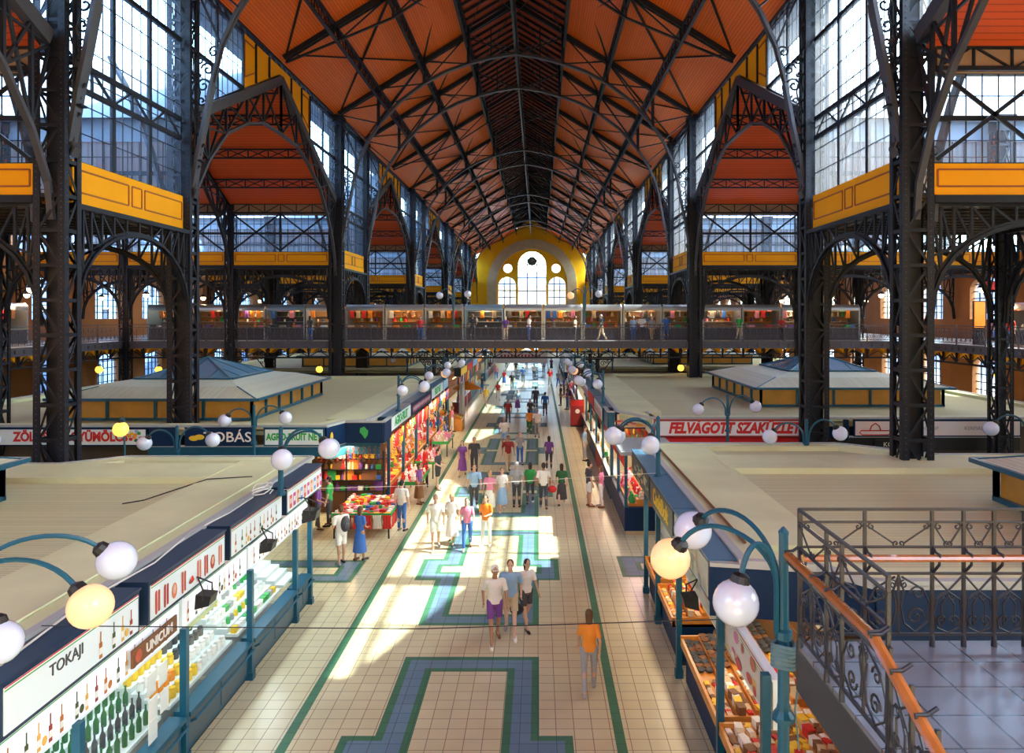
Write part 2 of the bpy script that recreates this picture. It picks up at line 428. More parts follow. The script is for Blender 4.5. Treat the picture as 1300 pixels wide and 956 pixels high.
# ------------------------------------------------------------ nave roof trusses
ARC = [(0, 17.1), (1.6, 16.85), (3.1, 16.45), (4.6, 15.9), (6.0, 15.15), (7.6, 13.95), (8.9, 12.5), (9.7, 11.3), (10.3, 10.), (10.66, 8.6), (10.92, 7.2), (11.15, 6.1), (11.4, 4.6)]
def roofh(u): return 13.3+(11.9-u)*(18.6-13.3)/(11.9-3.2) if u > 3.2 else 18.6+.5+(3.2-u)*.6
def make_truss(arch):
    t_ = empty('arched_roof_truss' if arch else 'light_roof_truss', (0, 0, 0))
    g1 = MB().mat(IRON)
    for s in (-1, 1):
        for dy in (-.13, .13):
            g1.bar((s*11.6, dy, roofh(11.6)-.25), (s*3.2, dy, LANT-EYE-.25), .08, .3)
        g1.bar((s*3.2, 0, LANT-EYE-.1), (0, 0, RIDGE-EYE), .2, .25)
        n = 16
        for i in range(n):
            u0 = 11.5-8.3*i/n; u1 = 11.5-8.3*(i+1)/n
            g1.bar((s*u0, -.13 if i % 2 else .13, roofh(u0)-.41), (s*u1, .13 if i % 2 else -.13, roofh(u1)-.41), .05, .02)
    g1.build('top_chord', t_)
    w1 = MB().mat(IRON)
    if arch:
        g2 = MB().mat(IRONG)
        for s in (-1, 1):
            pts = [(s*u, 0, h) for u, h in ARC]
            g2.poly(pts, .26, .07, (0, 1, 0)) if False else None
            for a, b in zip(pts, pts[1:]):
                g2.bar(a, b, .30, .05)
            for a, b in zip(pts[:10], pts[1:10]):
                g2.bar((a[0], 0, a[2]+.11), (b[0], 0, b[2]+.11), .05, .2)
            for a, b in zip(pts[9:], pts[10:]):
                g2.bar(a, b, .36, .12)
            def ah(u):
                for (u0, h0), (u1, h1) in zip(ARC, ARC[1:]):
                    if u0 <= u <= u1: return h0+(h1-h0)*(u-u0)/(u1-u0)
            for u in (3.1, 6.0, 9.0):
                w1.bar((s*u, 0, ah(u)), (s*u, 0, roofh(u)-.2), .2, .12, (0, 1, 0))
            w1.bar((s*1.6, 0, ah(1.6)), (s*1.6, 0, 18.8), .07, .07)
            for a, b in (((3.1, 16.5), (6, roofh(6)-.25)), ((6, 15.2), (3.3, roofh(3.3)-.3)), ((6, 15.2), (8.9, roofh(8.9)-.25)), ((9, 12.6), (6.1, roofh(6.1)-.3)),
                         ((9, 12.6), (11.4, 13.1)), ((10.3, 10.), (11.45, 12.6)), ((0, 17.1), (3.1, 18.2)), ((9.6, 11.4), (11.4, 12.9))):
                w1.bar((s*a[0], 0, a[1]), (s*b[0], 0, b[1]), .09, .07)
        g2.build('arched_bottom_chord', t_)
    else:
        g2 = MB().mat(IRON)
        for s in (-1, 1):
            for a, b in (((11.5, 13.0), (6.0, 15.3)), ((6.0, 15.3), (3.1, 17.2)), ((3.1, 17.2), (0, 18.2))): g2.bar((s*a[0], 0, a[1]), (s*b[0], 0, b[1]), .14, .09)
            for u, h in ((6.0, 15.3), (3.1, 17.2), (8.8, 14.12)): w1.bar((s*u, 0, h), (s*u, 0, roofh(u)-.2), .09, .09)
            w1.bar((s*6, 0, 15.3), (s*3.2, 0, 18.1), .07, .07); w1.bar((s*8.8, 0, 14.1), (s*6.2, 0, 16.4), .07, .07)
        g2.build('bottom_chord', t_)
    w1.build('web', t_)
    return t_
def braces(t_, L):
    b = MB().mat(IRON)
    for s in (-1, 1):
        for (ua, ub) in ((11.5, 6.05), (6.05, 3.2)):
            ha, hb = roofh(ua)-.15, roofh(ub)-.2
            b.bar((s*ua, 0, ha), (s*ub, L, hb), .11, .07); b.bar((s*ub, 0, hb), (s*ua, L, ha), .11, .07)
        b.bar((s*.2, 0, 20), (s*3.1, L, 18.4), .04, .04); b.bar((s*.2, L, 20), (s*3.1, 0, 18.4), .04, .04)
    return b.build('wind_brace', t_)
TA = make_truss(True); braces(TA, 7.1); proto(TA)
TA2 = make_truss(True); braces(TA2, 10.35); proto(TA2)
TM = make_truss(False); braces(TM, 10.35); proto(TM)
ti = 0
for k in range(-1, 5):
    ya = 20.05+27.8*k; yb = ya+7.1; ym = yb+10.35
    if k >= 0: dup(TA, (CX, ya, EYE), 0, 'arched iron roof truss with grey lower chord on the %s nave column pair, camera side' % ORD[k])
    if k >= 0: dup(TA2, (CX, yb, EYE), 0, 'arched iron roof truss with grey lower chord on the %s nave column pair, far side' % ORD[k])
    if ym < YEND: dup(TM, (CX, ym, EYE), 0, 'light roof truss over the %s transept apex' % ORD[k+1])
for o in (TA, TA2, TM): done(o)
for o in list(COL.objects):
    if o.name.startswith(('arched_roof_truss', 'light_roof_truss')): o['category'] = 'roof truss'; o['group'] = 'nave roof trusses'

# ------------------------------------------------------------ lattice columns
def make_column(h, wx, wy, name, post=.19, step=.95):
    t_ = empty(name, (0, 0, 0))
    for sx in (-1, 1):
        for sy in (-1, 1):
            p = MB().mat(IRON)
            x0 = sx*wx/2; y0 = sy*wy/2
            p.box(min(x0, x0-sx*post), max(x0, x0-sx*post), min(y0, y0-sy*.03), max(y0, y0-sy*.03), .3, h)
            p.box(min(x0, x0-sx*.03), max(x0, x0-sx*.03), min(y0, y0-sy*post), max(y0, y0-sy*post), .3, h)
            p.box(min(x0-sx*.02, x0-sx*.09), max(x0-sx*.02, x0-sx*.09), min(y0-sy*.02, y0-sy*.09), max(y0-sy*.02, y0-sy*.09), .3, h)
            p.mat(IRONG)
            z = .5
            while z < h:
                p.box(x0-sx*.09-.014, x0-sx*.09+.014, y0-.012*(1 if sy < 0 else 0), y0+.012*(1 if sy > 0 else 0), z-.014, z+.014)
                p.box(x0-.012*(1 if sx < 0 else 0), x0+.012*(1 if sx > 0 else 0), y0-sy*.09-.014, y0-sy*.09+.014, z-.014, z+.014)
                z += .16
            p.build('corner_post', t_)
    l = MB().mat(IRON)
    n = int((h-.3)/step)
    for i in range(n):
        z0 = .3+i*step; z1 = z0+step
        for sy in (-1, 1):
            yy = sy*(wy/2-.03)
            l.bar((-wx/2+.1, yy, z0), (wx/2-.1, yy, z0), .03, .1)
            l.bar((-wx/2+.12, yy, z0), (wx/2-.12, yy, z1) if i % 2 else (0, yy, z0+step/2), .02, .07) if False else l.bar(((-1)**i*(-wx/2+.12), yy, z0), ((-1)**i*(wx/2-.12), yy, z1), .02, .07)
        for sx in (-1, 1):
            xx = sx*(wx/2-.03)
            l.bar((xx, -wy/2+.1, z0), (xx, wy/2-.1, z0), .03, .1)
            l.bar((xx, (-1)**i*(-wy/2+.12), z0), (xx, (-1)**i*(wy/2-.12), z1), .02, .07)
    l.build('lattice', t_)
    k_ = MB().mat(IRON); k_.box(-wx*.22, wx*.22, -wy*.2, wy*.2, .3, h); k_.build('core', t_)
    b = MB().mat(IRON); b.box(-wx/2-.12, wx/2+.12, -wy/2-.12, wy/2+.12, 0, .18); b.box(-wx/2-.04, wx/2+.04, -wy/2-.04, wy/2+.04, .18, .34)
    b.build('base', t_)
    cp = MB().mat(IRON); cp.box(-wx/2-.08, wx/2+.08, -wy/2-.08, wy/2+.08, h-.2, h); cp.box(-wx/2-.03, wx/2+.03, -wy/2-.03, wy/2+.03, h-.6, h-.2)
    cp.build('capital', t_)
    return t_
def scrollwork(t_, s):
    """scroll ornament that fills the gap between nave column and the curved truss foot; s = direction of the nave"""
    m = MB().mat(IRON)
    x0 = s*.42
    def at(a, h): return (x0+s*a, 0, EYE+h)
    m.tube([at(.02, 4.7), at(.0, 9.9)], .03, 5)
    for (a, h, r, tn, a0) in ((.33, 8.55, .29, 1.4, 0), (.27, 7.98, .23, -1.4, 1), (.24, 7.5, .2, 1.4, 2), (.19, 7.08, .15, 1.3, 0), (.5, 9.15, .26, -1.3, 3), (.15, 6.0, .13, 1.3, 1), (.2, 6.38, .15, -1.3, 0), (.1, 5.5, .09, 1.2, 0), (.72, 9.8, .24, 1.3, 0), (.2, 9.5, .17, 1.3, 2), (.12, 8.98, .12, -1.3, 0)):
        m.tube(spiral(at(a, h), r, tn, a0, (s, 0, 0)), .036, 5)
    m.tube([at(.1, 8.9), at(.22, 8.3), at(.1, 7.8), at(.2, 7.3), at(.06, 6.8)], .03, 5)
    for h in (6.75, 5.75): m.box(min(x0, x0+s*.32), max(x0, x0+s*.32), -.14, .14, EYE+h-.03, EYE+h+.03)
    # outer side
    x1 = -s*.42
    for (a, h, r, tn, a0) in ((.15, 4.0, .14, 1.3, 0), (.13, 3.6, .12, -1.3, 1), (.12, 3.25, .1, 1.3, 2), (.2, 4.5, .17, -1.2, 3), (.1, 2.9, .09, 1.2, 0)):
        m.tube(spiral((x1-s*a, 0, EYE+h), r, tn, a0, (-s, 0, 0)), .024, 5)
    m.build('scroll_bracket', t_)
    f = MB().mat(IRONG)
    P = [(.16, 2.55), (.2, 3.4), (.35, 4.6), (.7, 5.9), (1.15, 7.2), (1.75, 8.6), (2.3, 9.6)]
    for a, b in zip(P, P[1:]): f.bar((x1-s*a[0], 0, EYE+a[1]), (x1-s*b[0], 0, EYE+b[1]), .34, .1)
    f.build('outer_brace', t_)
    # small curled foot brackets on the nave side
    k = MB().mat(IRONG)
    k.poly([(x0+s*.05, 0, EYE+4.75), (x0+s*.12, 0, EYE+4.6), (x0+s*.02, 0, EYE+4.35)], .3, .06)
    k.build('foot_bracket', t_)
HN = EAVE-.3
for s in (-1, 1):
    CN = make_column(HN, .86, .74, 'nave_column'); scrollwork(CN, -s); proto(CN)
    for k in range(5):
        for nm, y in (('near', YA[k]), ('far', YB[k])):
            o = dup(CN, (X(UC, s), y, 0), 0, 'tall dark lattice nave column, %s side, %s of the %s pair' % (SIDE[s], nm, ORD[k])); o['category'] = 'iron column'; o['group'] = 'nave lattice columns'
    done(CN)
C2 = make_column(Z(7.4), .62, .6, 'aisle_column', .12, .9); proto(C2)
for s in (-1, 1):
    for j, u in enumerate((UC2, UC3)):
        for k in range(5):
            for nm, y in (('near', YA[k]), ('far', YB[k])):
                o = dup(C2, (X(u, s), y, 0), 0, 'slim dark lattice column, %s %s aisle row, %s of the %s pair' % ('inner' if j == 0 else 'outer', SIDE[s], nm, ORD[k])); o['category'] = 'iron column'; o['group'] = 'aisle lattice columns'
done(C2)

# ------------------------------------------------------------ windows: bars plus panes on a plane
def P3(o, a, b, u, v): return (o[0]+a[0]*u+b[0]*v, o[1]+a[1]*u+b[1]*v, o[2]+a[2]*u+b[2]*v)
_wn = [0]
def window(o, a, W, H, nx, nz, major=(), majz=(), lattice=(), clip=None, name=None, mw=.028, Mw=.14, nrm=None, pane=None):
    """o = lower corner, a = unit vector along, W x H; nx, nz fine divisions; major = u positions of thick mullions"""
    _wn[0] += 1
    b = (0, 0, 1); A = Vector(a); N = Vector(nrm) if nrm else A.cross(Vector(b))
    t_ = empty('window_%d' % _wn[0], o); t_['kind'] = 'structure'
    f = MB().mat(IRON)
    lo = (lambda u: 0.) if clip is None else clip[0]
    hi = (lambda u: H) if clip is None else clip[1]
    def V(u): f.bar(P3(o, a, b, u, lo(u)), P3(o, a, b, u, hi(u)), *(VW))
    for i in range(nx+1):
        VW = (mw, mw, A); V(W*i/nx)
    for u in major:
        VW = (Mw*.8, Mw, A); V(u)
    def Hbar(v, w_):
        # only where inside the clip
        n = 24; run = None
        for i in range(n+1):
            u = W*i/n; ok = lo(u)-1e-6 <= v <= hi(u)+1e-6
            if ok and run is None: run = u
            if (not ok or i == n) and run is not None:
                ue = u if ok else W*(i-1)/n
                if ue > run: f.bar(P3(o, a, b, run, v), P3(o, a, b, ue, v), w_, w_)
                run = None
    for i in range(nz+1): Hbar(H*i/nz, mw)
    for v in majz: Hbar(v, Mw)
    for v0, v1 in lattice:
        Hbar(v0, Mw); Hbar(v1, Mw)
        n = max(2, round(W/1.05))
        for i in range(n):
            u0, u1 = W*i/n, W*(i+1)/n
            if lo(u0) > v0: continue
            f.bar(P3(o, a, b, u0, v1 if i % 2 else v0), P3(o, a, b, u1, v0 if i % 2 else v1), .07, .07)
            f.bar(P3(o, a, b, u1, v0), P3(o, a, b, u1, v1), .07, .07, A)
    if clip is not None:
        n = 12
        for i in range(n): 
            f.bar(P3(o, a, b, W*i/n, lo(W*i/n)), P3(o, a, b, W*(i+1)/n, lo(W*(i+1)/n)), .1, .1); f.bar(P3(o, a, b, W*i/n, hi(W*i/n)), P3(o, a, b, W*(i+1)/n, hi(W*(i+1)/n)), .08, .08)
    f.build('window_frame', t_)
    p = MB().mat(pane or GLS); off = N*.03
    n = 1 if clip is None else 12
    for i in range(n):
        u0, u1 = W*i/n, W*(i+1)/n
        q = [P3(o, a, b, u0, lo(u0)), P3(o, a, b, u1, lo(u1)), P3(o, a, b, u1, hi(u1)), P3(o, a, b, u0, hi(u0))]
        p.quad(*[Vector(x)+off for x in q])
    p.build('glass_pane', t_)
    return t_
_tn = [0]
def panelled(mb, o, a, W, H, nrm, frames):
    """yellow panel with maroon outlined fields"""
    A = Vector(a); N = Vector(nrm); b = (0, 0, 1)
    mb.mat(YEL).prism([P3(o, a, b, 0, 0), P3(o, a, b, W, 0), P3(o, a, b, W, H), P3(o, a, b, 0, H)], -N*.12)
    mb.mat(MAR)
    for (u0, u1) in frames:
        v0, v1 = H*.28, H*.80
        for (p, q) in (((u0, v0), (u1, v0)), ((u1, v0), (u1, v1)), ((u1, v1), (u0, v1)), ((u0, v1), (u0, v0))):
            P = Vector(P3(o, a, b, *p))+N*.01; Q = Vector(P3(o, a, b, *q))+N*.01
            mb.bar(P, Q, .045, .03, N)
def structn(mb, name): 
    _tn[0] += 1
    return struct(mb.build('%s_%d' % (name, _tn[0])))

# ------------------------------------------------------------ narrow bays and transepts on both sides
for s in (-1, 1):
    nin = (-s, 0, 0)
    for k in range(5):
        ya, yb = YA[k]+.37, YB[k]-.37; L = yb-ya
        xi = X(11.58, s)
        tr = MB(); panelled(tr, (xi, ya, Z(3.15)), (0, 1, 0), L, 1.22, nin, [(.12, L*.44), (L*.47, L*.56), (L*.59, L-.12)])
        tr.mat(IRON).box(min(xi, xi+s*.25), max(xi, xi+s*.25), ya, yb, Z(2.95), Z(3.15))
        structn(tr, 'trim')
        window((xi+s*.1, ya, Z(4.4)), (0, 1, 0), L, 8.3, 12, 10, (L/3, 2*L/3), (5.7,), ((2.1, 2.8),), nrm=nin)
        e_ = MB().mat(IRON); girder(e_, (xi+s*.2, ya-.4, Z(13.1)), (xi+s*.2, yb+.4, Z(13.1)), .45, .3, .14, .8); structn(e_, 'trim')
        # low flat roof over the narrow side bay, amber soffit
        rr = MB(); x0, x1 = X(12.1, s), X(UW, s); rr.mat(SOFF).box(min(x0, x1), max(x0, x1), ya-.2, yb+.2, Z(3.16), Z(3.3))
        rr.mat(ZINC).box(min(x0, x1), max(x0, x1), ya-.2, yb+.2, Z(3.3), Z(3.4)); rr.mat(IRON)
        for i in range(9):
            yy = ya+.3+i*(L-.6)/8; rr.box(min(x0, x1), max(x0, x1), yy-.05, yy+.05, Z(3.04), Z(3.16))
        structn(rr, 'ceiling')
    # wide bays
    for k in range(-1, 5):
        y0 = 27.15+27.8*k+.37; y1 = 27.15+27.8*k+20.7-.37
        if y1 > YEND-.3: y1 = YEND-.3
        ym = (y0+y1)/2
        x0, x1 = X(11.92, s), X(UW, s)
        rf = MB().mat(ROOFT)
        for ya_, yb_ in ((y0, ym), (y1, ym)):
            rf.quad((x0, ya_, Z(7.2)), (x1, ya_, Z(7.2)), (x1, yb_, Z(12.35)), (x0, yb_, Z(12.35)))
        for ya_, yb_ in ((y0, ym), (y1, ym)):
            rf.mat(ZINC).quad((x0, ya_-(ym-ya_)*.06, Z(7.2+.1)), (x1, ya_-(ym-ya_)*.06, Z(7.2+.1)), (x1, yb_, Z(12.35+.3)), (x0, yb_, Z(12.35+.3)))
        # ribs: lattice purlins running outwards
        structn(rf, 'ceiling')
        pl = MB().mat(IRON)
        for f_ in (.25, .5, .75):
            for ya_ in (y0, y1):
                yy = ya_+(ym-ya_)*f_; zz = Z(7.2+5.15*f_-.12); girder(pl, (x0, yy, zz), (x1, yy, zz), .5, .1, .08, 1.2, web=.05)
        girder(pl, (x0, ym, Z(12.1)), (x1, ym, Z(12.1)), .7, .1, .08, 1.4, web=.05)
        if k >= 0 or True: tag(pl.build('transept_purlins', loc=(x0, ym, Z(8.3))), None, None).name = 'transept_roof_purlin'
        o = COL.objects[-1]; tag(o, 'lattice purlin set under the %s side transept roof, %s transept from the camera' % (SIDE[s], ORD[k+1]), 'roof purlin', 'side transept purlins')
        # clerestory walls of the transept
        for yy, ny in ((y0-.1, 1), (y1+.1, -1)):
            if yy > YEND-1: continue
            ux = [12.2, 18.4, 19.0, 25.3, 25.9, 33.]
            tr = MB()
            for (ua, ub) in ((12.2, 18.4), (19., 25.3), (25.9, 33.)):
                xa, xb = sorted((X(ua, s), X(ub, s))); Wd = xb-xa
                panelled(tr, (xa, yy, Z(3.25)), (1, 0, 0), Wd, .88, (0, ny, 0), [(.12, Wd*.44), (Wd*.47, Wd*.53), (Wd*.56, Wd-.12)])
                tr.mat(BAND).box(xa, xb, yy-.05, yy+.05, Z(6.55), Z(7.3)); tr.mat(ZINC).box(xa, xb, yy-ny*.07-.01, yy-ny*.07+.01, Z(6.5), Z(7.35)).box(xa, xb, yy-ny*.14-.01, yy-ny*.14+.01, Z(3.2), Z(4.15))
                tr.mat(IRON); girder(tr, (xa, yy+ny*.12, Z(7.25)), (xb, yy+ny*.12, Z(7.25)), .6, .12, .12, 1.1, x=False)
                tr.mat(IRON).box(xa, xb, yy-.1, yy+.1, Z(3.05), Z(3.25))
                if ny < 0:
                    xm = (xa+xb)/2
                    for p, q in (((xm, 6.6), (xa, 4.2)), ((xm, 6.6), (xb, 4.2)), ((xa, 6.6), (xm, 4.2)), ((xb, 6.6), (xm, 4.2))):
                        tr.bar((p[0], yy-.18, Z(p[1])), (q[0], yy-.18, Z(q[1])), .05, .11)
                    tr.bar((xm, yy-.15, Z(4.1)), (xm, yy-.15, Z(6.6)), .12, .12, (1, 0, 0))
            structn(tr, 'trim')
            for (ua, ub) in ((12.2, 18.4), (19., 25.3), (25.9, 33.)):
                xa, xb = sorted((X(ua, s), X(ub, s))); Wd = xb-xa
                window((xa, yy, Z(4.13)), (1, 0, 0), Wd, 2.42, 14, 4, (), (1.2,), nrm=(0, ny, 0), pane=GLSF if ny > 0 else GLS)
        # triangular wall between transept gable and nave eave
        xi = X(11.8, s); hm = (y1-y0)/2
        def verge(v): return 7.7+(12.45-7.7)*(1-abs(v)/hm)
        tr = MB().mat(IRONG)
        for sg in (-1, 1):
            tr.bar((xi, ym+sg*hm, Z(7.5)), (xi, ym, Z(12.1)), .3, .44)
        tr.mat(IRON); girder(tr, (xi+s*.2, y0, Z(13.1)), (xi+s*.2, y1, Z(13.1)), .45, .3, .14, .8)
        for sg in (-1, 1):
            V4 = 4.8
            tr.mat(YEL).quad((xi, ym, Z(12.4)), (xi, ym+sg*V4, Z(verge(V4))), (xi, ym+sg*V4, Z(12.75)), (xi, ym, Z(12.75)))
            tr.mat(IRON)
            for v in (1.6, 3.3, 4.8): tr.bar((xi-s*.03, ym+sg*v, Z(verge(v))), (xi-s*.03, ym+sg*v, Z(12.7)), .1, .1, (0, 1, 0))
            tr.mat(MAR)
            tr.bar((xi-s*.03, ym+sg*3.5, Z(verge(3.5)+.5)), (xi-s*.03, ym+sg*4.6, Z(verge(4.6)+.5)), .04, .06); tr.bar((xi-s*.03, ym+sg*3.5, Z(12.45)), (xi-s*.03, ym+sg*4.6, Z(12.45)), .04, .06)
            tr.bar((xi-s*.03, ym+sg*4.6, Z(verge(4.6)+.5)), (xi-s*.03, ym+sg*4.6, Z(12.45)), .04, .06)
        structn(tr, 'trim')
        Lw = hm-4.8
        window((xi, y0, Z(7.7)), (0, 1, 0), Lw, 5., 10, 6, (Lw/2,), (2.5,), clip=(lambda u, Lw=Lw: (12.45-7.7)*u/hm, lambda u: 5.), nrm=nin)
        window((xi, y1-Lw, Z(7.7)), (0, 1, 0), Lw, 5., 10, 6, (Lw/2,), (2.5,), clip=(lambda u, Lw=Lw: (12.45-7.7)*(Lw-u)/hm, lambda u: 5.), nrm=nin)
        # lattice arches carrying the transept roof
        VP_ = [(0, 9.3), (2.4, 9.25), (4.4, 8.7), (6.6, 7.7), (8.3, 6.2), (9.3, 4.9), (9.95, 3.6), (10.1, 2.6)]
        for ui, u in enumerate((11.75, UC2, UC3)):
            xx = X(u, s)
            ar = empty('transept_arch_truss', (xx, ym, Z(7.2)), 'lattice arch truss spanning the %s %s transept at the %s column row' % (ORD[k+1], SIDE[s], ('nave', 'inner aisle', 'outer aisle')[ui]), 'roof truss', 'transept arch trusses')
            ch = MB().mat(IRONG if ui == 0 else IRON); wb = MB().mat(IRON)
            for sg in (-1, 1):
                pts = [(xx, ym+sg*v, Z(h)) for v, h in VP_]
                for p, q in zip(pts, pts[1:]): ch.bar(p, q, .17, .12)
                if ui: ch.bar((xx, ym+sg*hm, Z(7.2)), (xx, ym, Z(12.1)), .2, .22)
                for i, (v, h) in enumerate(VP_[:6]):
                    vt = v; wb.bar((xx, ym+sg*v, Z(h)), (xx, ym+sg*v, Z(verge(v)-.3)), .1, .1, (0, 1, 0))
                    if i: wb.bar((xx, ym+sg*v, Z(h)), (xx, ym+sg*VP_[i-1][0], Z(verge(VP_[i-1][0])-.3)), .08, .08)
                    if i < 5: wb.bar((xx, ym+sg*v, Z(h)), (xx, ym+sg*VP_[i+1][0], Z(verge(VP_[i+1][0])-.3)), .08, .08)
                for v, h in ((6.6, 7.7), (8.3, 6.2), (9.3, 4.9)): wb.bar((xx, ym+sg*v, Z(h)), (xx, ym+sg*10., Z(7.3)), .07, .07)
            wb.bar((xx, ym-.4, Z(9.6)), (xx, ym+.4, Z(9.6)), .08, .08); ch.build('arched_chord', ar); wb.build('web', ar)
# lattice arches between the columns under the panels
def make_arch(L, axis, rise=2.3, crown=2.55, spring=-.3, name='spandrel_arch'):
    t_ = empty(name, (0, 0, 0)); D = (lambda u, z: (u, 0, z)) if axis == 0 else (lambda u, z: (0, u, z))
    pts = []
    for i in range(15):
        a = PI*(1-i/14); uu = L/2+math.cos(a)*L/2; zz = spring+(crown-spring)*(math.sin(a)**.8)
        pts.append((uu, zz))
    c1 = MB().mat(IRON); w1 = MB().mat(IRON)
    for p, q in zip(pts, pts[1:]):
        c1.bar(D(*p), D(*q), .2, .08); c1.bar(D(p[0], p[1]+.02), D(q[0], q[1]+.02), .06, .2)
    c1.bar(D(0, 3.05), D(L, 3.05), .24, .14)
    for i in range(1, 14):
        u, z = pts[i]; w1.bar(D(u, z), D(u, 3.05), .07, .07)
        if i < 7: w1.bar(D(u, z), D(pts[i-1][0], 3.0), .06, .06)
        if i > 7: w1.bar(D(u, z), D(pts[i+1][0], 3.0), .06, .06)
    # fan struts below
    for i in (2, 4, 6, 8, 10, 12):
        u, z = pts[i]
        c0 = D(.0, 1.6) if i < 7 else D(L, 1.6)
        w1.bar(D(u, z), c0, .06, .06)
    c1.build('arch_rib', t_); w1.build('web', t_)
    return proto(t_)
AY = make_arch(6.5, 1); AX1 = make_arch(6.1, 0); AX2 = make_arch(6.3, 0); AX3 = make_arch(6.9, 0)
for s in (-1, 1):
    for k in range(5):
        for j, u in enumerate((UC, UC2, UC3)):
            o = dup(AY, (X(u-.3*(j == 0), s), YA[k]+.3, EYE), 0, 'lattice arch joining the %s %s pair of the %s column row' % (ORD[k], SIDE[s], ('nave', 'inner aisle', 'outer aisle')[j]))
            o['category'] = 'iron arch'; o['group'] = 'lattice spandrel arches'
        for nm, y in (('near', YA[k]), ('far', YB[k])):
            for j, (A_, ua) in enumerate(((AX1, 12.25), (AX2, 19.05), (AX3, 25.95))):
                L_ = (6.1, 6.3, 6.9)[j]
                o = dup(A_, (X(ua, s) if s > 0 else X(ua+L_, s), y, EYE), 0, 'cross arch on the %s, %s side of the %s pair, %s span outwards' % (SIDE[s], nm, ORD[k], ORD[j]))
                o['category'] = 'iron arch'; o['group'] = 'cross aisle arches'
for o in (AY, AX1, AX2, AX3): done(o)

# ------------------------------------------------------------ walls with arched openings
def wall_holes(mb, D, x0, x1, zb, zt, holes, mat_, extra=()):
    """D(x, z) -> point. holes: (xc, w, zlo, zhi, kind) kind 'arch' | 'circle' | 'rect'. zt: function of x"""
    br = {x0, x1}
    for xc, w_, zl, zh, kd in holes:
        n = 12
        for i in range(n+1): br.add(xc-w_/2*math.cos(PI*i/n))
    for q in extra: br.add(q)
    n = 24
    for i in range(n+1): br.add(x0+(x1-x0)*i/n)
    br = sorted(br); mb.mat(mat_)
    def iv(h, x):
        xc, w_, zl, zh, kd = h; dx = min(1, abs(x-xc)/(w_/2)); q = math.sqrt(max(0, 1-dx*dx))*w_/2
        if kd == 'rect': return zl, zh
        if kd == 'circle': zc = (zl+zh)/2; return zc-q, zc+q
        if kd == 'flat': return zl, zh-w_*.25+q*.5
        return zl, zh-w_/2+q
    for a, b in zip(br, br[1:]):
        if b-a < 1e-5: continue
        mid = (a+b)/2; hs = sorted([h for h in holes if abs(mid-h[0]) < h[1]/2], key=lambda h: h[2])
        la, lb = zb, zb
        for h in hs:
            ia, ib = iv(h, a), iv(h, b)
            mb.quad(D(a, la), D(b, lb), D(b, ib[0]), D(a, ia[0])); la, lb = ia[1], ib[1]
        mb.quad(D(a, la), D(b, lb), D(b, zt(b)), D(a, zt(a)))
    return iv
def hole_window(D, h, name_n, nrm, depth=.35, cols=3, rows=4, m=None, bw=.07):
    """reveal, bars and pane for an arched or round opening"""
    xc, w_, zl, zh, kd = h
    _wn[0] += 1
    o = D(xc, zl); t_ = empty('window_%d' % _wn[0], o); t_['kind'] = 'structure'
    N = Vector(nrm); n = 16; out = []
    if kd == 'circle': out = [(xc+w_/2*math.cos(2*PI*i/n), (zl+zh)/2+w_/2*math.sin(2*PI*i/n)) for i in range(n)]
    else:
        k = .5 if kd == 'flat' else 1.; zc = zh-w_/2*k
        out = [(xc-w_/2, zl), (xc+w_/2, zl)]+[(xc+w_/2*math.cos(PI*i/n), zc+w_/2*k*math.sin(PI*i/n)) for i in range(n+1)]
    f = MB().mat(m or STONE)
    for a, b in zip(out, out[1:]+out[:1]):
        A, B = Vector(D(*a)), Vector(D(*b)); f.quad(A, B, B-N*depth, A-N*depth)
    f.mat(IRON)
    back = -N*(depth*.6)
    if kd != 'circle' or cols:
        for i in range(1, cols+1):
            x = xc-w_/2+w_*i/(cols+1)
            q = math.sqrt(max(0, 1-((x-xc)/(w_/2))**2))*w_/2*(.5 if kd == 'flat' else 1); zt_ = (zh-w_/2*(.5 if kd == 'flat' else 1)+q)
            zb_ = zl if kd != 'circle' else (zl+zh)/2-q
            f.bar(Vector(D(x, zb_))+back, Vector(D(x, zt_))+back, bw, bw)
        for j in range(1, rows+1):
            z = zl+(zh-zl)*j/(rows+1); zc = zh-w_/2*(.5 if kd == 'flat' else 1)
            hw = w_/2
            if z > zc or kd == 'circle':
                hh = (z-zc)/(.5 if kd == 'flat' else 1); hw = math.sqrt(max(0.001, (w_/2)**2-hh**2))
            f.bar(Vector(D(xc-hw, z))+back, Vector(D(xc+hw, z))+back, bw, bw)
    f.build('window_frame', t_)
    g_ = MB().mat(GLS); g_.add([Vector(D(*a))-N*(depth*.7) for a in out], [tuple(range(len(out)))])
    g_.build('glass_pane', t_)
# far end wall
DE = lambda x, z: (x, YEND, z)
hs = [(-1.3, 6.1, Z(2.4), Z(13.9), 'arch'), (-6.75, 3.8, Z(2.4), Z(8.3), 'arch'), (4.15, 3.8, Z(2.4), Z(8.3), 'arch'), (-6.6, 1.9, Z(9.25), Z(11.15), 'circle'), (3.95, 1.9, Z(9.25), Z(11.15), 'circle')]
hs += [(-1.3, 3.2, .0, 3.6, 'arch'), (-7.2, 2.6, 1.2, 4.2, 'arch'), (4.6, 2.6, 1.2, 4.2, 'arch')]
ew = MB(); zt = lambda x: Z(roofh(min(11.9, abs(x-CX))))+.1 if abs(x-CX) < 11.9 else Z(12.4)
wall_holes(ew, DE, X(UW, -1), X(UW, 1), 0, zt, hs, WALLY, extra=(CX-11.9, CX+11.9, CX))
struct(ew.build('wall_back'))
for h in hs[:3]: hole_window(DE, h, 0, (0, -1, 0), .6, cols=2, rows=3, m=WALLY, bw=.2)
for h in hs[3:5]: hole_window(DE, h, 0, (0, -1, 0), .6, cols=0, rows=0, m=WALLY)
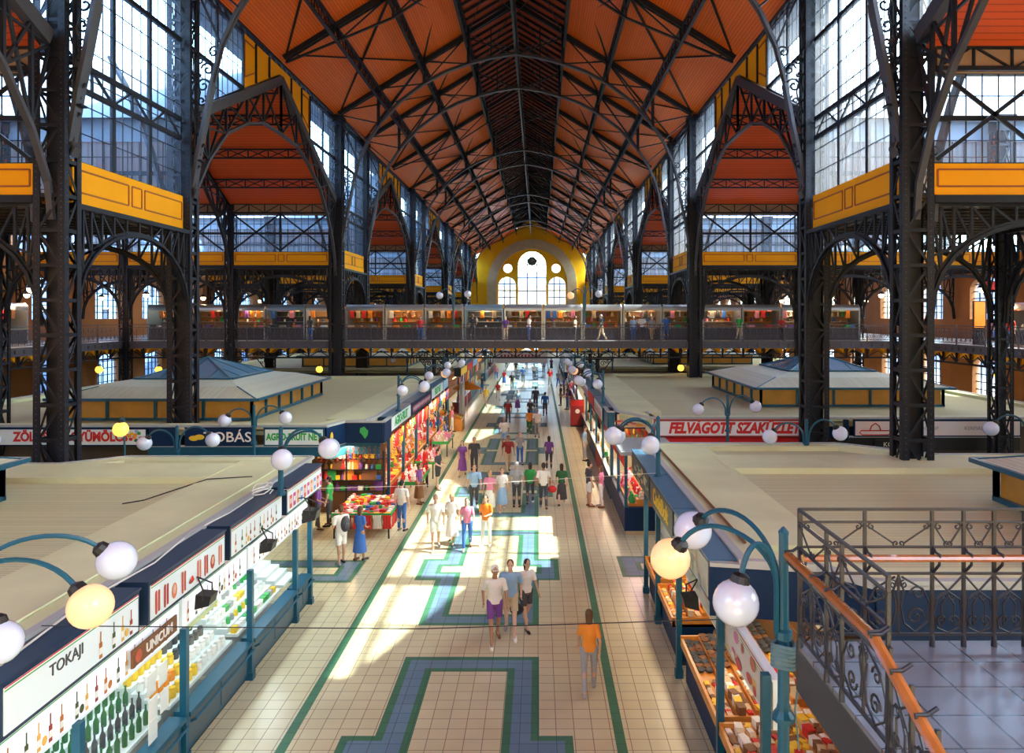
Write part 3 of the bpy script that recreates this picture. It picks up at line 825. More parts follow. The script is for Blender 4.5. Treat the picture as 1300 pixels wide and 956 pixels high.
for h in hs[5:]: hole_window(DE, h, 0, (0, -1, 0), .6, cols=3, rows=4, m=WALLY)
mo = MB().mat(STONE)
for r0, r1, dp in ((8.1, 9.75, .35), (7.7, 8.1, .5)):
    n = 28; c0 = (-1.3, YEND, Z(6.8))
    for i in range(n):
        a, b = PI*i/n, PI*(i+1)/n
        q = [(c0[0]+r*math.cos(x), YEND-dp, c0[2]+r*math.sin(x)) for r, x in ((r0, a), (r1, a), (r1, b), (r0, b))]
        mo.prism(q, (0, dp, 0))
    for sg in (-1, 1): mo.box(min(c0[0]+sg*r0, c0[0]+sg*r1), max(c0[0]+sg*r0, c0[0]+sg*r1), YEND-dp, YEND, Z(1.5), Z(6.8))
struct(mo.build('trim_0'))
ck = empty('wall_clock', (-1.3, YEND-.9, Z(11.7)), 'round dark faced clock hanging in the central arched end window', 'clock')
q = MB().mat(mat('dark clock face', (.09, .10, .09), .5)); q.lathe((-1.3, YEND-.9, Z(11.7)), [(.85, -.1), (.85, .1)], 20, Matrix.Rotation(PI/2, 3, 'X')); q.build('clock_face', ck)
q = MB().mat(IRONG); q.tube([(-1.3+.88*math.cos(2*PI*i/24), YEND-1., Z(11.7)+.88*math.sin(2*PI*i/24)) for i in range(24)], .09, 6, closed=True); q.bar((-1.3, YEND-.9, Z(12.5)), (-1.3, YEND-.9, Z(13.9)), .08, .08); q.build('rim', ck)
q = MB().mat(WHT); q.bar((-1.3, YEND-1.03, Z(11.7)), (-.9, YEND-1.03, Z(11.95)), .06, .04); q.bar((-1.3, YEND-1.03, Z(11.7)), (-1.4, YEND-1.03, Z(12.3)), .05, .04); q.build('hands', ck)
# wall behind the camera
DB = lambda x, z: (x, YBACK, z)
bw = MB(); hb = [(-1.3, 6.1, Z(2.4), Z(13.9), 'arch'), (-6.75, 3.8, Z(2.4), Z(8.3), 'arch'), (4.15, 3.8, Z(2.4), Z(8.3), 'arch')]
wall_holes(bw, DB, X(UW, -1), X(UW, 1), 0, zt, hb, WALLY, extra=(CX-11.9, CX+11.9, CX))
struct(bw.build('wall_front'))
for h in hb: hole_window(DB, h, 0, (0, 1, 0), .6, cols=2, rows=3, m=WALLY)
# long outer walls
for s in (-1, 1):
    xx = X(UW, s); D = lambda y, z, xx=xx: (xx, y, z)
    holes = []
    for k in range(-1, 5):
        y0 = 27.15+27.8*k; ys = [y0+3.6, y0+10.35, y0+17.1]
        if k >= 0: ys.append(y0-3.55)
        for y in ys:
            if y > YEND-3: continue
            holes.append((y, 3.0, 1.6, 4.9, 'arch'))
            holes.append((y, 3.6, 7.2, 10.2, 'flat'))
        if y0+10.35 < YEND-6: holes += [(y0+10.35, 5.2, 12., 17.6, 'arch'), (y0+4.6, 3., 12., 14.6, 'flat'), (y0+16.1, 3., 12., 14.6, 'flat')]
    def zt2(y):
        q = (y-27.15) % 27.8
        if q < 20.7: return Z(7.2+5.15*(1-abs(q-10.35)/10.35))
        return Z(3.3)
    ex = []
    for k in range(-2, 6):
        for q in (0, 10.35, 20.7, 20.71, 27.79): ex.append(27.15+27.8*k+q)
    ex = [q for q in ex if YBACK < q < YEND]
    wm = MB(); wall_holes(wm, D, YBACK, YEND, 0, zt2, holes, BRICK, extra=ex)
    struct(wm.build('wall_left' if s < 0 else 'wall_right'))
    for h in holes: hole_window(D, h, 0, (-s, 0, 0), .5, cols=4, rows=5, m=BRICK)
# houses outside across the street, seen through the left windows
def house(x0, x1, y0, y1, h, facex, label, col):
    t_ = empty('street_house', ((x0+x1)/2, (y0+y1)/2, 0), label, 'building')
    m = mat('house wall %.2f' % col[0], col, .8, var=.1, vscale=.3)
    b = MB().mat(m).box(x0, x1, y0, y1, 0, h); b.mat(STONE)
    for z in (4.6, h-1.2): b.box(x0-.3, x1+.3, y0-.3, y1+.3, z, z+.4)
    b.build('wall', t_)
    r_ = MB().mat(mat('slate roof outside', (.16, .25, .40), .8)); xm = (x0+x1)/2
    r_.add([(x0-.5, y0-.5, h), (x1+.5, y0-.5, h), (x1+.5, y1+.5, h), (x0-.5, y1+.5, h), (xm, y0+3, h+4), (xm, y1-3, h+4)], [(0, 1, 4), (1, 2, 5, 4), (2, 3, 5), (3, 0, 4, 5)]); r_.build('roof', t_)
    wn = MB().mat(mat('house window glass', (.05, .08, .14), .1)); wt = MB().mat(WHT)
    fx = x1 if facex > 0 else x0
    z = 6.
    while z < h-3:
        y = y0+2
        while y < y1-2:
            wn.box(fx-.05, fx+.05, y-.6, y+.6, z, z+2.1)
            wt.box(fx-.1, fx+.12, y-.75, y-.6, z-.15, z+2.25); wt.box(fx-.1, fx+.12, y+.6, y+.75, z-.15, z+2.25); wt.box(fx-.1, fx+.2, y-.8, y+.8, z+2.1, z+2.35)
            y += 3.1
        z += 3.7
    a = wn.build('window', t_); a['kind'] = 'stuff'; b_ = wt.build('window_surround', t_); b_['kind'] = 'stuff'
hc = [(.12, .27, .62), (.18, .30, .58), (.14, .27, .55)]  # blue cast of cool, shaded daylight is put into these wall colours
for i, (y0, y1, h) in enumerate(((-14, 24, 29), (25, 62, 31), (63, 108, 28.5), (109, 160, 30))):
    house(-62, -46, y0, y1, h, 1, 'town house with blue shade coloured in, beyond the left windows, %s along the street' % ORD[i], hc[i % 3])
for i, (y0, y1, h) in enumerate(((30, 75, 13), (84, 130, 14))):
    house(64, 78, y0, y1, h, -1, 'low pale town house beyond the right windows, %s along the street' % ORD[i], hc[(i+1) % 3])
house(-14, 12, 188, 198, 15, 1, 'pale house far beyond the arched end windows', (.6, .62, .66))
# ------------------------------------------------------------ upper galleries
DECK = 5.77
DECKM = tiles('grey gallery tiles', (.34, .33, .38), (.30, .29, .34), (.12, .12, .13), .33, .3)
GIRD = mat('grey violet girder paint', (.075, .072, .10), .45, var=.2, vscale=1.)
def gallery_edge(p, q, inward, tagtxt, name='gallery_edge_girder', dense=True):
    """fascia, jack arches, lattice and balustrade bays along the deck edge p->q; inward = unit vector to the deck"""
    p = Vector(p); q = Vector(q); d = (q-p); L = d.length; d.normalize(); I = Vector(inward)
    g = empty(name, (p.x, p.y, DECK-1.2), 'dark lattice edge girder with ochre jack arches under the %s' % tagtxt, 'gallery girder')
    f = MB().mat(GIRD); n = max(1, round(L/1.35)); st = L/n
    a0 = p+Vector((0, 0, DECK)); b0 = q+Vector((0, 0, DECK))
    f.bar(a0+Vector((0, 0, -.02)), b0+Vector((0, 0, -.02)), .22, .08)
    f.bar(a0+Vector((0, 0, -.22)), b0+Vector((0, 0, -.22)), .1, .34)
    f.bar(a0+Vector((0, 0, -.42)), b0+Vector((0, 0, -.42)), .2, .06)
    for i in range(n*2):
        c = a0+d*(st*(i+.5)/2)-I*.07; f.cbox((c.x, c.y, DECK-.22), .12, .12, .2)
    f.build('fascia', g)
    y = MB().mat(YEL)
    for i in range(n):
        s0 = a0+d*(st*i+.12)+I*.1; s1 = a0+d*(st*(i+1)-.12)+I*.1
        for j in range(8):
            t0, t1 = j/8, (j+1)/8
            h = lambda t: -.78+.34*math.sin(PI*t)
            A = s0.lerp(s1, t0); B = s0.lerp(s1, t1)
            y.quad(A+Vector((0, 0, h(t0))), B+Vector((0, 0, h(t1))), B+Vector((0, 0, -.45)), A+Vector((0, 0, -.45)))
            y.quad(A+Vector((0, 0, h(t0))), B+Vector((0, 0, h(t1))), B+I*.9+Vector((0, 0, h(t1))), A+I*.9+Vector((0, 0, h(t0))))
    y.build('jack_arches', g)
    l = MB().mat(IRON)
    l.bar(a0+Vector((0, 0, -1.06)), b0+Vector((0, 0, -1.06)), .18, .1)
    for i in range(n+1):
        c = a0+d*(st*i)
        l.bar(c+Vector((0, 0, -.45)), c+Vector((0, 0, -1.06)), .1, .1, d)
        l.bar(c+Vector((0, 0, -.95))-I*.02, c+Vector((0, 0, -.5))-I*.28, .06, .06)
        if i < n:
            m = c+d*st/2
            l.bar(c+Vector((0, 0, -1.02)), m+Vector((0, 0, -.62)), .05, .05); l.bar(m+Vector((0, 0, -.62)), c+d*st+Vector((0, 0, -1.02)), .05, .05)
    l.build('lattice', g)
    # balustrade bays
    nb = max(1, round(L/2.7)); sb = L/nb
    return [(p+d*(sb*i), d, sb) for i in range(nb)]
def make_balustrade(L):
    """wrought iron balustrade bay along +x, posts, two rails, hoops and scrolls, 1.12 m high"""
    t_ = empty('iron_balustrade', (0, 0, 0))
    p = MB().mat(GIRD)
    p.box(-.03, .03, -.03, .03, 0, 1.16); p.build('post', t_)
    r = MB().mat(GIRD)
    for z, h in ((1.1, .05), (.93, .03), (.1, .04)): r.box(0, L, -.025, .025, z-h/2, z+h/2)
    r.build('rail', t_)
    s = MB().mat(GIRD); n = max(2, round(L/.45)); st = L/n
    for i in range(n):
        x0 = i*st
        s.box(x0-.012, x0+.012, -.012, .012, .1, .93)
        s.tube(arcpts((x0+st/2, 0, .5), st/2*.95, 0, PI, 8, r2=.42), .012, 4)
        s.tube(arcpts((x0+st/2, 0, .5), st/2*.95, PI, 2*PI, 8, r2=.36), .012, 4)
        s.tube(arcpts((x0+st/2-.07, 0, .32), .07, 0, 2*PI, 7), .012, 4, cap=False); s.tube(arcpts((x0+st/2+.07, 0, .32), .07, 0, 2*PI, 7), .012, 4, cap=False)
        s.bar((x0+st/2-.12, 0, .4), (x0+st/2, 0, .8), .016, .016); s.bar((x0+st/2+.12, 0, .4), (x0+st/2, 0, .8), .016, .016)
    s.build('scroll_panel', t_)
    return proto(t_)
XG = UC3+.2
BAYS = []
def deck(name, x0, x1, y0, y1, lab):
    m = MB().mat(DECKM).box(x0, x1, y0, y1, DECK-.06, DECK); m.mat(SOFF).box(x0, x1, y0, y1, DECK-.3, DECK-.06)
    o = m.build(name); return struct(o)
BR = [(47.85, 55.15)]
for s in (-1, 1):
    x0, x1 = sorted((X(XG, s), X(UW-.05, s))); deck('floor_gallery_%s' % SIDE[s], x0, x1, YBACK+.2, YEND-.2, '')
    xe = X(XG, s)
    for (ya, yb, t_) in ((4, BR[0][0], '%s gallery nearer than the footbridge' % SIDE[s]), (BR[0][1], YEND-.5, '%s gallery beyond the footbridge' % SIDE[s])):
        b = gallery_edge((xe, ya, 0), (xe, yb, 0), (s, 0, 0), t_)
        BAYS += [(x, t_) for x in b if x[0].y < 90]
y0, y1 = BR[0]
x0, x1 = X(XG, -1), X(XG, 1)
deck('floor_bridge', x0, x1, y0, y1, '')
BAYS += [(x, 'cross footbridge, camera side') for x in gallery_edge((x0, y0, 0), (x1, y0, 0), (0, 1, 0), 'cross footbridge, camera side')]
BAYS += [(x, 'cross footbridge, far side') for x in gallery_edge((x0, y1, 0), (x1, y1, 0), (0, -1, 0), 'cross footbridge, far side')]
BAL = make_balustrade(2.7); used_lab = {}
for (p, d, L), t_ in BAYS:
    rz = math.atan2(d.y, d.x); i = used_lab.get(t_, 0); used_lab[t_] = i+1
    o = dup(BAL, (p.x, p.y, DECK), rz, 'wrought iron balustrade bay on the %s, %s from its start' % (t_, ORD[i] if i < 20 else 'number %d' % (i+1)), 'gallery balustrades', scale=(L/2.7, 1, 1)); o['category'] = 'balustrade'
done(BAL)
# thin posts with scroll capitals under the bridge
def make_bpost():
    t_ = empty('bridge_post', (0, 0, 0))
    m = MB().mat(IRON); m.lathe((0, 0, 0), [(.2, 0), (.2, .3), (.12, .4), (.11, 3.9), (.16, 4.0), (.14, 4.5), (.2, 4.62)], 12); m.build('shaft', t_)
    c = MB().mat(IRON)
    for s in (-1, 1):
        c.bar((s*.12, 0, 3.5), (s*.95, 0, 4.55), .06, .06); c.bar((s*.1, 0, 4.58), (s*1., 0, 4.58), .1, .08)
        c.tube(spiral((s*.36, 0, 4.3), .2, 1.3, 0, (s, 0, 0)), .028, 5); c.tube(spiral((s*.3, 0, 3.95), .13, -1.2, 1, (s, 0, 0)), .024, 5); c.tube(spiral((s*.68, 0, 4.42), .11, 1.2, 1, (s, 0, 0)), .022, 5)
    c.build('scroll_bracket', t_); return proto(t_)
BP = make_bpost(); i = 0
for x in (CX-19, CX-5.4, CX+5.4, CX+19):
    for y in (y0+.3, y1-.3):
        o = dup(BP, (x, y, 0), 0, 'slender round post with scroll brackets under the footbridge, %s from the left' % ORD[i]); o['category'] = 'iron post'; i += 1
done(BP)
# ------------------------------------------------------------ booths on the bridge and the galleries
def make_booth(W, Dp, H, kind):
    t_ = empty('gallery_booth', (0, 0, 0))
    f = MB().mat(GREYM if kind != 1 else mat('blue grey shutter metal', (.2, .3, .42), .35, .4))
    for sx in (-1, 1):
        f.box(sx*W/2-.05, sx*W/2+.05, -Dp/2, -Dp/2+.1, 0, H-.3); f.box(sx*W/2-.03, sx*W/2+.03, -Dp/2, Dp/2, 0, H-.3)
        f.tube([(sx*W/2, -Dp/2+.05, H-.35), (sx*(W/2-.02), -Dp/2+.08, H-.15), (sx*(W/2-.05), -Dp/2+.2, H)], .06, 6)
    f.build('frame', t_)
    r = MB().mat(GREYM if kind != 1 else mat('blue grey shutter metal', (.2, .3, .42), .35, .4)); n = 6; pr = [(-Dp/2-.05, H-.42)]+[(-Dp/2+.25-.3*math.cos(PI/2*i/n), H-.3+.3*math.sin(PI/2*i/n)) for i in range(n+1)]+[(Dp/2, H)]
    for a, b in zip(pr, pr[1:]): r.quad((-W/2, a[0], a[1]), (W/2, a[0], a[1]), (W/2, b[0], b[1]), (-W/2, b[0], b[1]))
    r.build('curved_roof', t_)
    c = MB().mat(mat('booth counter panel', (.05, .045, .06), .5)); c.box(-W/2+.06, W/2-.06, -Dp/2+.02, -Dp/2+.1, .05, .85); c.mat(GREYM if kind != 2 else WOODO).box(-W/2+.05, W/2-.05, -Dp/2-.08, -Dp/2+.5, .85, .9); c.build('counter', t_)
    b = MB().mat(mat('booth inner wall warm', (.35, .17, .06), .6) if kind != 1 else mat('booth inner wall dark', (.06, .06, .08), .6)); b.box(-W/2+.05, W/2-.05, Dp/2-.08, Dp/2-.02, 0, H-.1); b.build('back_wall', t_)
    s = MB().mat(WOODO if kind == 2 else GREYM)
    for z in (1.25, 1.62, 1.98): s.box(-W/2+.08, W/2-.08, Dp/2-.5, Dp/2-.08, z-.015, z+.015)
    s.build('shelf', t_)
    l = MB().mat(mat('booth light tube', (1, .8, .5), .4, emit=9 if kind != 1 else 1.5, ecol=(1, .66, .32))); l.bar((-W/2+.2, -Dp/2+.35, H-.35), (W/2-.2, -Dp/2+.35, H-.35), .05, .05); l.build('light_tube', t_)
    return proto(t_)
BO = [make_booth(2.55, 1.9, 2.45, k) for k in range(3)]
# goods on the booths: small prototypes, recoloured copies
def one(name, f, smooth=True):
    m = MB().mat(WHITE); f(m); o = m.build(name, smooth=smooth); KIDS[o.name] = []; o['_n'] = 0; return o
def recol(m): 
    def f(c, o):
        if c.type == 'MESH' and len(c.material_slots):
            c.material_slots[0].link = 'OBJECT'; c.material_slots[0].material = m
    return f
def doll_f(m):
    m.lathe((0, 0, 0), [(.085, 0), (.09, .03), (.06, .12), (.035, .18), (.03, .2)], 10); m.sph((0, 0, .235), .042, 8, 6); m.tube([(-.035, 0, .17), (-.08, -.02, .11)], .014, 5); m.tube([(.035, 0, .17), (.08, -.02, .11)], .014, 5)
def cloth_f(m):
    for i in range(3): m.cbox((0, 0, .02+.035*i), .30-.01*i, .22-.008*i, .032, .04*i-.04)
def hang_f(m):
    n = 10; vs = []; fs = []
    for j in range(5):
        for i in range(n+1):
            x = -.19+.38*i/n; vs.append((x*(1-.12*math.sin(j)), .03*math.sin(i*1.9+j*.2)+.01*j, -j*.15))
    for j in range(4):
        for i in range(n): a = j*(n+1)+i; fs.append((a, a+1, a+n+2, a+n+1))
    m.add(vs, fs); m.add([(x, y+.012, z) for x, y, z in vs], [tuple(reversed(f)) for f in fs]); m.tube([(-.2, 0, .01), (.2, 0, .01)], .012, 5)
def pap_f(m):
    R2 = random.Random(3)
    for i in range(16):
        z = -i*.042; a = i*2.4; m.tube([(math.cos(a)*.015, math.sin(a)*.015, z), (math.cos(a)*.05, math.sin(a)*.05, z-.02), (math.cos(a)*.07, math.sin(a)*.07, z-.08)], [.016, .02, .004], 5)
def jar_f(m): m.lathe((0, 0, 0), [(.045, 0), (.05, .01), (.05, .1), (.036, .12), (.04, .122), (.04, .145), (.0, .147)], 10)
def bottle_f(m): m.lathe((0, 0, 0), [(.037, 0), (.04, .01), (.04, .19), (.015, .25), (.014, .31), (.018, .315), (.018, .33)], 10)
def boxp_f(m): m.cbox((0, 0, .06), .16, .11, .12); m.cbox((0, 0, .125), .17, .12, .014)
def bag_f(m):
    m.add([(-.17, -.06, 0), (.17, -.06, 0), (.17, .06, 0), (-.17, .06, 0), (-.14, -.02, .3), (.14, -.02, .3), (.14, .02, .3), (-.14, .02, .3)], [(0, 3, 2, 1), (4, 5, 6, 7), (0, 1, 5, 4), (1, 2, 6, 5), (2, 3, 7, 6), (3, 0, 4, 7)])
    m.tube(arcpts((0, 0, .29), .08, 0, PI, 8, r2=.12), .01, 5)
def plate_f(m): m.lathe((0, 0, .15), [(.07, 0), (.14, .02), (.145, .025), (.13, .03), (.06, .012)], 16, Matrix.Rotation(PI/2*.9, 3, 'X'))
def fruit_f(m): m.sph((0, 0, .045), .045, 9, 6); m.tube([(0, 0, .08), (.01, 0, .1)], .004, 4)
def saus_f(m): m.tube([(0, 0, 0), (.02, 0, -.12), (.0, 0, -.3), (.0, 0, -.34)], [.012, .026, .026, .008], 8)
GOOD = {'folk_doll': one('folk_doll', doll_f), 'folded_tablecloth': one('folded_tablecloth', cloth_f, False), 'hanging_textile': one('hanging_textile', hang_f), 'paprika_string': one('paprika_string', pap_f), 'spice_jar': one('spice_jar', jar_f),
        'bottle': one('bottle', bottle_f), 'painted_box': one('painted_box', boxp_f, False), 'shopping_bag': one('shopping_bag', bag_f, False), 'decorated_plate': one('decorated_plate', plate_f), 'fruit': one('fruit', fruit_f), 'sausage': one('sausage', saus_f)}
def choc_f(m): m.cbox((0, 0, .018), .13, .085, .03); m.cbox((0, 0, .036), .11, .03, .006)
def bowl_f(m): m.lathe((0, 0, 0), [(.03, 0), (.06, .02), (.085, .06), (.08, .06), (.05, .025), (.0, .02)], 12)
def nap_f(m):
    m.add([(-.12, -.1, .01), (.12, -.1, .01), (.13, .1, .01), (-.13, .1, .01), (-.09, -.06, .05), (.08, -.07, .045), (.09, .07, .05), (-.08, .06, .055)], [(0, 3, 2, 1), (4, 5, 6, 7), (0, 1, 5, 4), (1, 2, 6, 5), (2, 3, 7, 6), (3, 0, 4, 7)])
def plush_f(m):
    m.sph((0, 0, .07), 1, 8, 6, (.06, .055, .07)); m.sph((0, -.01, .165), .045, 8, 6)
    for a in (-1, 1): m.sph((a*.035, 0, .205), .018, 6, 4); m.sph((a*.055, -.03, .09), 1, 6, 4, (.02, .02, .04)); m.sph((a*.03, -.06, .02), 1, 6, 4, (.022, .035, .022))
def mug_f(m): m.lathe((0, 0, 0), [(.036, 0), (.04, .01), (.04, .09), (.034, .09), (.03, .02)], 10); m.tube(arcpts((.04, 0, .048), .028, -PI/2, PI/2, 6), .006, 5)
def tin_f(m): m.lathe((0, 0, 0), [(.05, 0), (.05, .11), (.053, .112), (.053, .13), (.0, .132)], 12)
for n_, f_, s_ in (('chocolate_packet', choc_f, False), ('dark_bowl', bowl_f, True), ('embroidered_napkin', nap_f, False), ('plush_toy', plush_f, True), ('souvenir_mug', mug_f, True), ('spice_tin', tin_f, False)): GOOD[n_] = one(n_, f_, s_)
GCAT = {'chocolate_packet': 'chocolate', 'dark_bowl': 'bowl', 'embroidered_napkin': 'napkin', 'plush_toy': 'toy', 'souvenir_mug': 'mug', 'spice_tin': 'tin', 'folk_doll': 'doll', 'folded_tablecloth': 'tablecloth', 'hanging_textile': 'textile', 'paprika_string': 'paprika', 'spice_jar': 'jar', 'bottle': 'bottle', 'painted_box': 'box', 'shopping_bag': 'bag', 'decorated_plate': 'plate', 'fruit': 'fruit', 'sausage': 'sausage'}
CNAME = {}
for nm_, m_ in (('red', RED), ('white', WHITE), ('green', GREEN), ('dark green', DGREEN), ('yellow', YELLOW), ('blue', BLUE), ('brown', BROWN), ('pink', PINK), ('orange', ORANGE), ('purple', PURP), ('pale blue', LBLUE), ('beige', BEIGE), ('dark grey', DGREY), ('grey', GREY), ('dark red', DRED)): CNAME[m_.name] = nm_
GCOUNT = {}
def good(kind, loc, m, where, rz=0., sc=1.):
    if GCOUNT.get(kind, 0) >= 290: return None
    GCOUNT[kind] = GCOUNT.get(kind, 0)+1
    kn = kind.replace('_', ' '); lb = '%s %s %s' % (CNAME[m.name], kn.replace('dark bowl', 'bowl'), where)
    o = dup(GOOD[kind], loc, rz, lb, lb.replace(kn.split()[-1], kn.split()[-1]+'s', 1), scale=sc, matf=recol(m))
    o['category'] = GCAT[kind]; return o
def face_booth(x, y, rz, i, kind, where, rows=True, pal=None):
    o = dup(BO[kind], (x, y, DECK), rz, '%s booth with curved metal roof %s' % (('warm lit grey', 'dim blue grey', 'amber lit')[kind], where), 'gallery souvenir booths'); o['category'] = 'booth'
    ca, sa = math.cos(rz), math.sin(rz)
    def W(a, b, z): return (x+a*ca-b*sa, y+a*sa+b*ca, DECK+z)
    pal = pal or [RED, WHITE, BROWN, BEIGE, PURP, BLUE, ORANGE, GREEN, PINK, DGREY, GREY]
    for z, kds in ((.9, ['folded_tablecloth', 'plush_toy', 'souvenir_mug', 'painted_box']), (1.265, ['spice_tin', 'souvenir_mug', 'folk_doll']), (1.635, ['folk_doll', 'spice_tin', 'bottle', 'plush_toy'])):
        a = -1.
        while a < 1.05:
            b = (-.75 if z < 1 else .7)
            if R.random() < .85: good(R.choice(kds), W(a, b, z), R.choice(pal), 'at a footbridge booth' if 'footbridge' in where else 'at a gallery booth', rz+R.uniform(-.3, .3), 1.35)
            a += R.uniform(.3, .46)
    a = -1.0
    while a < 1.05:
        if R.random() < .7: good(R.choice(['hanging_textile', 'hanging_textile', 'shopping_bag']) , W(a, -.5, 2.0) if True else 0, R.choice(pal), 'hanging in a footbridge booth' if 'footbridge' in where else 'hanging in a gallery booth', rz, .8)
        a += .42
# ------------------------------------------------------------ stall blocks: roofs, walls, fascia, signs
RZ = 3.42
ROOFG = mat('grey roof coping', (.40, .42, .43), .5, var=.1)
SLATE = mat('slate blue box lid', (.06, .16, .27), .3, var=.15)
def block(name, pts, label, band_in=None, s=1, xin=None, wallx=None, wally=None, far=None):
    """pts: outline counter-clockwise; s side; corrugated field recessed behind a smooth rim"""
    y0 = min(p[1] for p in pts); c = (sum(p[0] for p in pts)/len(pts), y0, 0)
    t_ = empty(name, c, label, 'market stall block')
    r = MB().mat(CORR).prism([(x, y, RZ-.2) for x, y in pts], (0, 0, .2)); r.build('corrugated_roof', t_)
    rim = MB().mat(CREAM); n = len(pts); wd = []
    for i in range(n):
        a, b = pts[i], pts[(i+1) % n]
        wd.append(.55)
    ins = []
    for i in range(n):
        p0, p1, p2 = [Vector((*q, 0)) for q in (pts[i-1], pts[i], pts[(i+1) % n])]
        d1 = (p1-p0).normalized(); d2 = (p2-p1).normalized(); n1 = Vector((-d1.y, d1.x, 0)); n2 = Vector((-d2.y, d2.x, 0))
        A = p1+n1*wd[i-1]; B = p1+n2*wd[i]; den = d1.x*d2.y-d1.y*d2.x
        if abs(den) < .15: ins.append((A+B)/2)
        else:
            t = ((B.x-A.x)*d2.y-(B.y-A.y)*d2.x)/den; ins.append(A+d1*t)
    for i in range(n):
        j = (i+1) % n; zz = RZ-.06
        rim.prism([(*pts[i], zz), (*pts[j], zz), (ins[j].x, ins[j].y, zz), (ins[i].x, ins[i].y, zz)], (0, 0, .2))
    xa, xb = sorted((xin+s*.5, xin+s*1.75)); rim.box(xa, xb, y0+(1.7 if abs(y0-3.2) > .1 else .3), max(p[1] for p in pts)-.5, RZ-.06, RZ+.135)
    if far:
        rim.box(*far, RZ-.06, RZ+.15)
    rim.build('roof_rim', t_)
    co_ = MB().mat(ROOFG)
    for i in range(n):
        a, b = Vector((*pts[i], RZ+.12)), Vector((*pts[(i+1) % n], RZ+.12)); co_.bar(a, b, .14, .08)
    co_.build('coping', t_)
    w_ = MB().mat(mat('stall inner wall', (.10, .07, .05), .7)); x0, x1 = wallx; ya, yb = wally
    w_.box(x0, x1, ya, yb, 0, RZ-.2); w_.build('inner_walls', t_)
    return t_
LXI, RXI = -5.8, 2.78
block('stall_block', [(-6.3, 3.2), (-6.3, 20.3), (-11.4, 20.3), (-12.7, 19.3), (-24.8, 19.3), (-24.8, 3.2)][::1], 'long cream roofed stall block along the left of the aisle, nearest', s=-1, xin=-6.3, wallx=(-24.3, -8.4), wally=(3.5, 18.9), far=(-24.2, -8.0, 17.6, 19.35))
block('stall_block', [(21.9, 10.8), (21.9, 20.6), (11.3, 20.6), (9.2, 22.4), (3.3, 22.4), (3.3, 11.7), (4.4, 11.5), (5.0, 10.8)], 'cream roofed stall block right of the aisle, behind the stair landing', s=1, xin=3.3, wallx=(5.2, 21.4), wally=(11.2, 20.2), far=(4.9, 21.3, 18.7, 20.5))
def mk(k, yf, yb, s):
    xi, xo = (LXI-.5, -24.8) if s < 0 else (RXI+.5, 21.9)
    if s < 0: P = [(xi, yf+2.3), (xi, yb), (xo, yb), (xo, yf), (-7.6, yf), (-7.2, yf+1.2), (xi-.2, yf+1.3)]
    else: P = [(xi, yf+2), (4.3, yf+.2), (4.6, yf), (xo, yf), (xo, yb), (xi, yb)][::1]
    if s > 0: P = P
    else: P = P
    return block('stall_block', P, 'cream roofed stall block %s of the aisle, %s row from the stairs' % (SIDE[s], ORD[k]), s=s, xin=xi, wallx=(xo+.5, xi-2.4) if s < 0 else (xi+2.4, xo-.5), wally=(yf+1.2, yb-.6))
BL = [(1, 26.0, 47.0), (2, 53.8, 74.8), (3, 81.6, 102.6), (4, 109.4, 130.4), (5, 137.2, 156)]
BRr = [(1, 28.0, 49.2), (2, 55.6, 76), (3, 83, 104), (4, 111, 131), (5, 138, 156)]
for k, a, b in BL: mk(k, a, b, -1)
for k, a, b in BRr: mk(k, a, b, 1)

